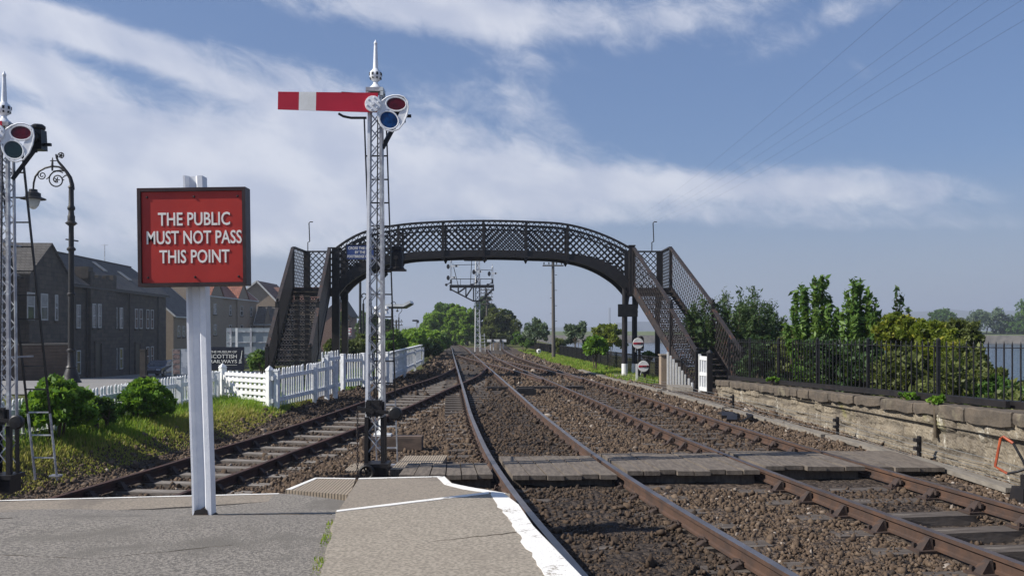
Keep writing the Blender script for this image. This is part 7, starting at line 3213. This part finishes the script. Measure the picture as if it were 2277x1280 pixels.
for i, (a, b, c, d, Y) in enumerate(((1995, 2045, 872, 893, 14.9), (2060, 2110, 880, 905, 13.7), (1700, 1745, 838, 852, 22.5))):
    bush(['green weed tuft on the coping below the yellow bush', 'green weed tuft on the coping nearer the big post', 'faint weed tuft on the coping near the wall end'][i], a, b, c, d, Y, 'leaf_bright', .05, 16, 60, 'weed tufts on the wall', 80 + i, .15)
# weeds and brambles that cover the bank
def bank_cover():
    rg_ = np.random.default_rng(99)
    n = 620
    y = rg_.uniform(11, 30, n)
    x = rg_.uniform(7.15, 12.6, n)
    px = 1138.5 + x / y * 2050
    ok = (px > 1640) & (px < 2400)
    x, y, px = x[ok], y[ok], px[ok]
    hmax = np.where(px < 2180, 1.25, .28)
    h = hmax * rg_.uniform(.25, 1, len(x))
    z = np.interp(y, [-10, 11.3, 27.5], [0.83, 0.74, 0.30]) - .2 + h * .6
    per = 130
    idx = np.repeat(np.arange(len(x)), per)
    q = rg_.normal(0, 1, (len(idx), 3))
    q /= np.linalg.norm(q, axis=1)[:, None]
    rr_ = rg_.uniform(.3, 1, len(idx))**.6
    r = .26 * rg_.uniform(.7, 1.4, len(x))
    p = np.stack([x, y, z], 1)[idx] + q * (r[idx] * rr_)[:, None]
    p[:, 2] = np.maximum(p[:, 2], z[idx] - h[idx] * .6 - .05)
    tone = .42 + rg_.normal(0, .18, len(x))[idx] + rg_.normal(0, .14, len(idx)) + .18 * sm((px - 1900) / 200)[idx]
    v, tn = leaf_arrays(p, np.full(len(p), .105), tone, nrm=q * .5, aspect=.6)
    right = np.repeat(px[idx] > 1960 + 60 * np.sin(y[idx] * 3), 4)
    struct('undergrowth', np_mesh('undergrowth', v[~right], 4, 'leaf_dark', tn[~right]), 'stuff')
    struct('undergrowth', np_mesh('undergrowth', v[right], 4, 'leaf_olive', tn[right]), 'stuff')


bank_cover()
grass('weeds', 420, lambda y: (np.interp(y, [5.9, 7.6], [-1.30, -1.52]), np.interp(y, [5.9, 7.6], [-1.20, -1.45])), (5.9, 7.6), lambda x, y: .012 + .030 * np.sin(y * 4.3)**4, tonef=lambda x, y: .62 + 0 * x, wid=.0035, zf=lambda x, y: zp(x, y))
# trees across the water, far
for i, (a, b, c, d, Y, m, lab) in enumerate(((2065, 2122, 690, 738, 296, 'leaf_mid', 'round tree standing alone by the far water'), (2100, 2175, 708, 745, 300, 'leaf_olive', 'olive tree left of the broad grey tree'),
                                             (2140, 2245, 690, 748, 292, 'leaf_grey', 'broad grey green tree on the far bank'), (2262, 2330, 665, 735, 290, 'leaf_mid', 'tree cut by the right edge of the picture'), (2225, 2290, 716, 742, 288, 'leaf_mid', 'low bush on the far bank at the right'))):
    far = P((a + b) / 2, 0, Y)
    x0, x1 = P(a, 0, Y).x, P(b, 0, Y).x
    z1, z0 = P(0, c, Y).z, P(0, d, Y).z
    tree(lab, (far.x, Y, .8), (far.x, Y, (z0 + z1) / 2 - .4), ((x1 - x0) / 2, (x1 - x0) / 2, (z1 - z0) / 2 + .4), m, 70, 140, .6, 'trees across the water', 'tree', 'tree', .2, 90 + i)
# power station across the firth
t = thing('power_station', 'hazy power station blocks across the water', 'power station', (P(1420, 0, 2200).x, 2200, 0))
mb = MB()
for x0, x1, y0 in ((1370, 1405, 717), (1405, 1480, 722), (1393, 1403, 714), (1395, 1460, 715)):
    a, b = P(x0, 735, 2200), P(x1, y0, 2200)
    mb.box(((a.x + b.x) / 2, 2200 + (x0 % 7) * 4, b.z / 2), (b.x - a.x, 40, b.z))
part('block', mb, 'pale_far', t)
mb = MB()
a = P(1355.5, 684, 2300)
mb.lathe((a.x, 2300, 0), [(3.6, 0), (2.6, a.z), (.0, a.z)], 14)
single('chimney_stack', mb, 'pale_far', 'tall slim chimney fading in the haze across the water', 'chimney')

# power lines crossing high on the right
for i, (px, py, k) in enumerate(((2010, -10, 0), (2150, -10, 1), (2225, -10, 2), (2277, 10, 3), (2277, 62, 4))):
    mb = MB()
    p0, p1 = P(px + 90, py - 70, 62), P(1395 + 6 * k, 492 + 5 * k, 420)
    pts = []
    for j in range(40):
        s = (j / 39)
        p = p0 + (p1 - p0) * s
        pts.append(p + Vector((0, 0, -4.0 * 4 * s * (1 - s) * .55)))
    mb.tube(pts, .0085, 4)
    single('power_cable', mb, 'black_iron', ['highest power cable, leftmost at the top of the sky', 'second power cable from the left at the top of the sky', 'power cable left of the top right corner', 'power cable running into the top right corner', 'lowest power cable at the right edge of the sky'][i], 'cable', 'overhead power cables')


# a few birds far off are only specks: left out.  The air:
def haze():
    m = bpy.data.materials.new('haze')
    m.use_nodes = True
    n = m.node_tree.nodes
    for x in list(n):
        if x.type == 'BSDF_PRINCIPLED':
            n.remove(x)
    pv = n.new('ShaderNodeVolumePrincipled')
    pv.inputs['Color'].default_value = (0.72, 0.79, 0.92, 1)
    pv.inputs['Density'].default_value = 0.00048
    pv.inputs['Anisotropy'].default_value = 0.2
    m.node_tree.links.new(pv.outputs[0], n['Material Output'].inputs['Volume'])
    MATS['haze'] = m
    mb = MB()
    mb.hexa([(-3300, -120, -5), (3300, -120, -5), (3300, 3400, -5), (-3300, 3400, -5), (-3300, -120, 95), (3300, -120, 95), (3300, 3400, 95), (-3300, 3400, 95)])
    me = mb.mesh('haze', 'haze')
    struct('haze', me, 'stuff')


HAZE = True
if HAZE:
    haze()
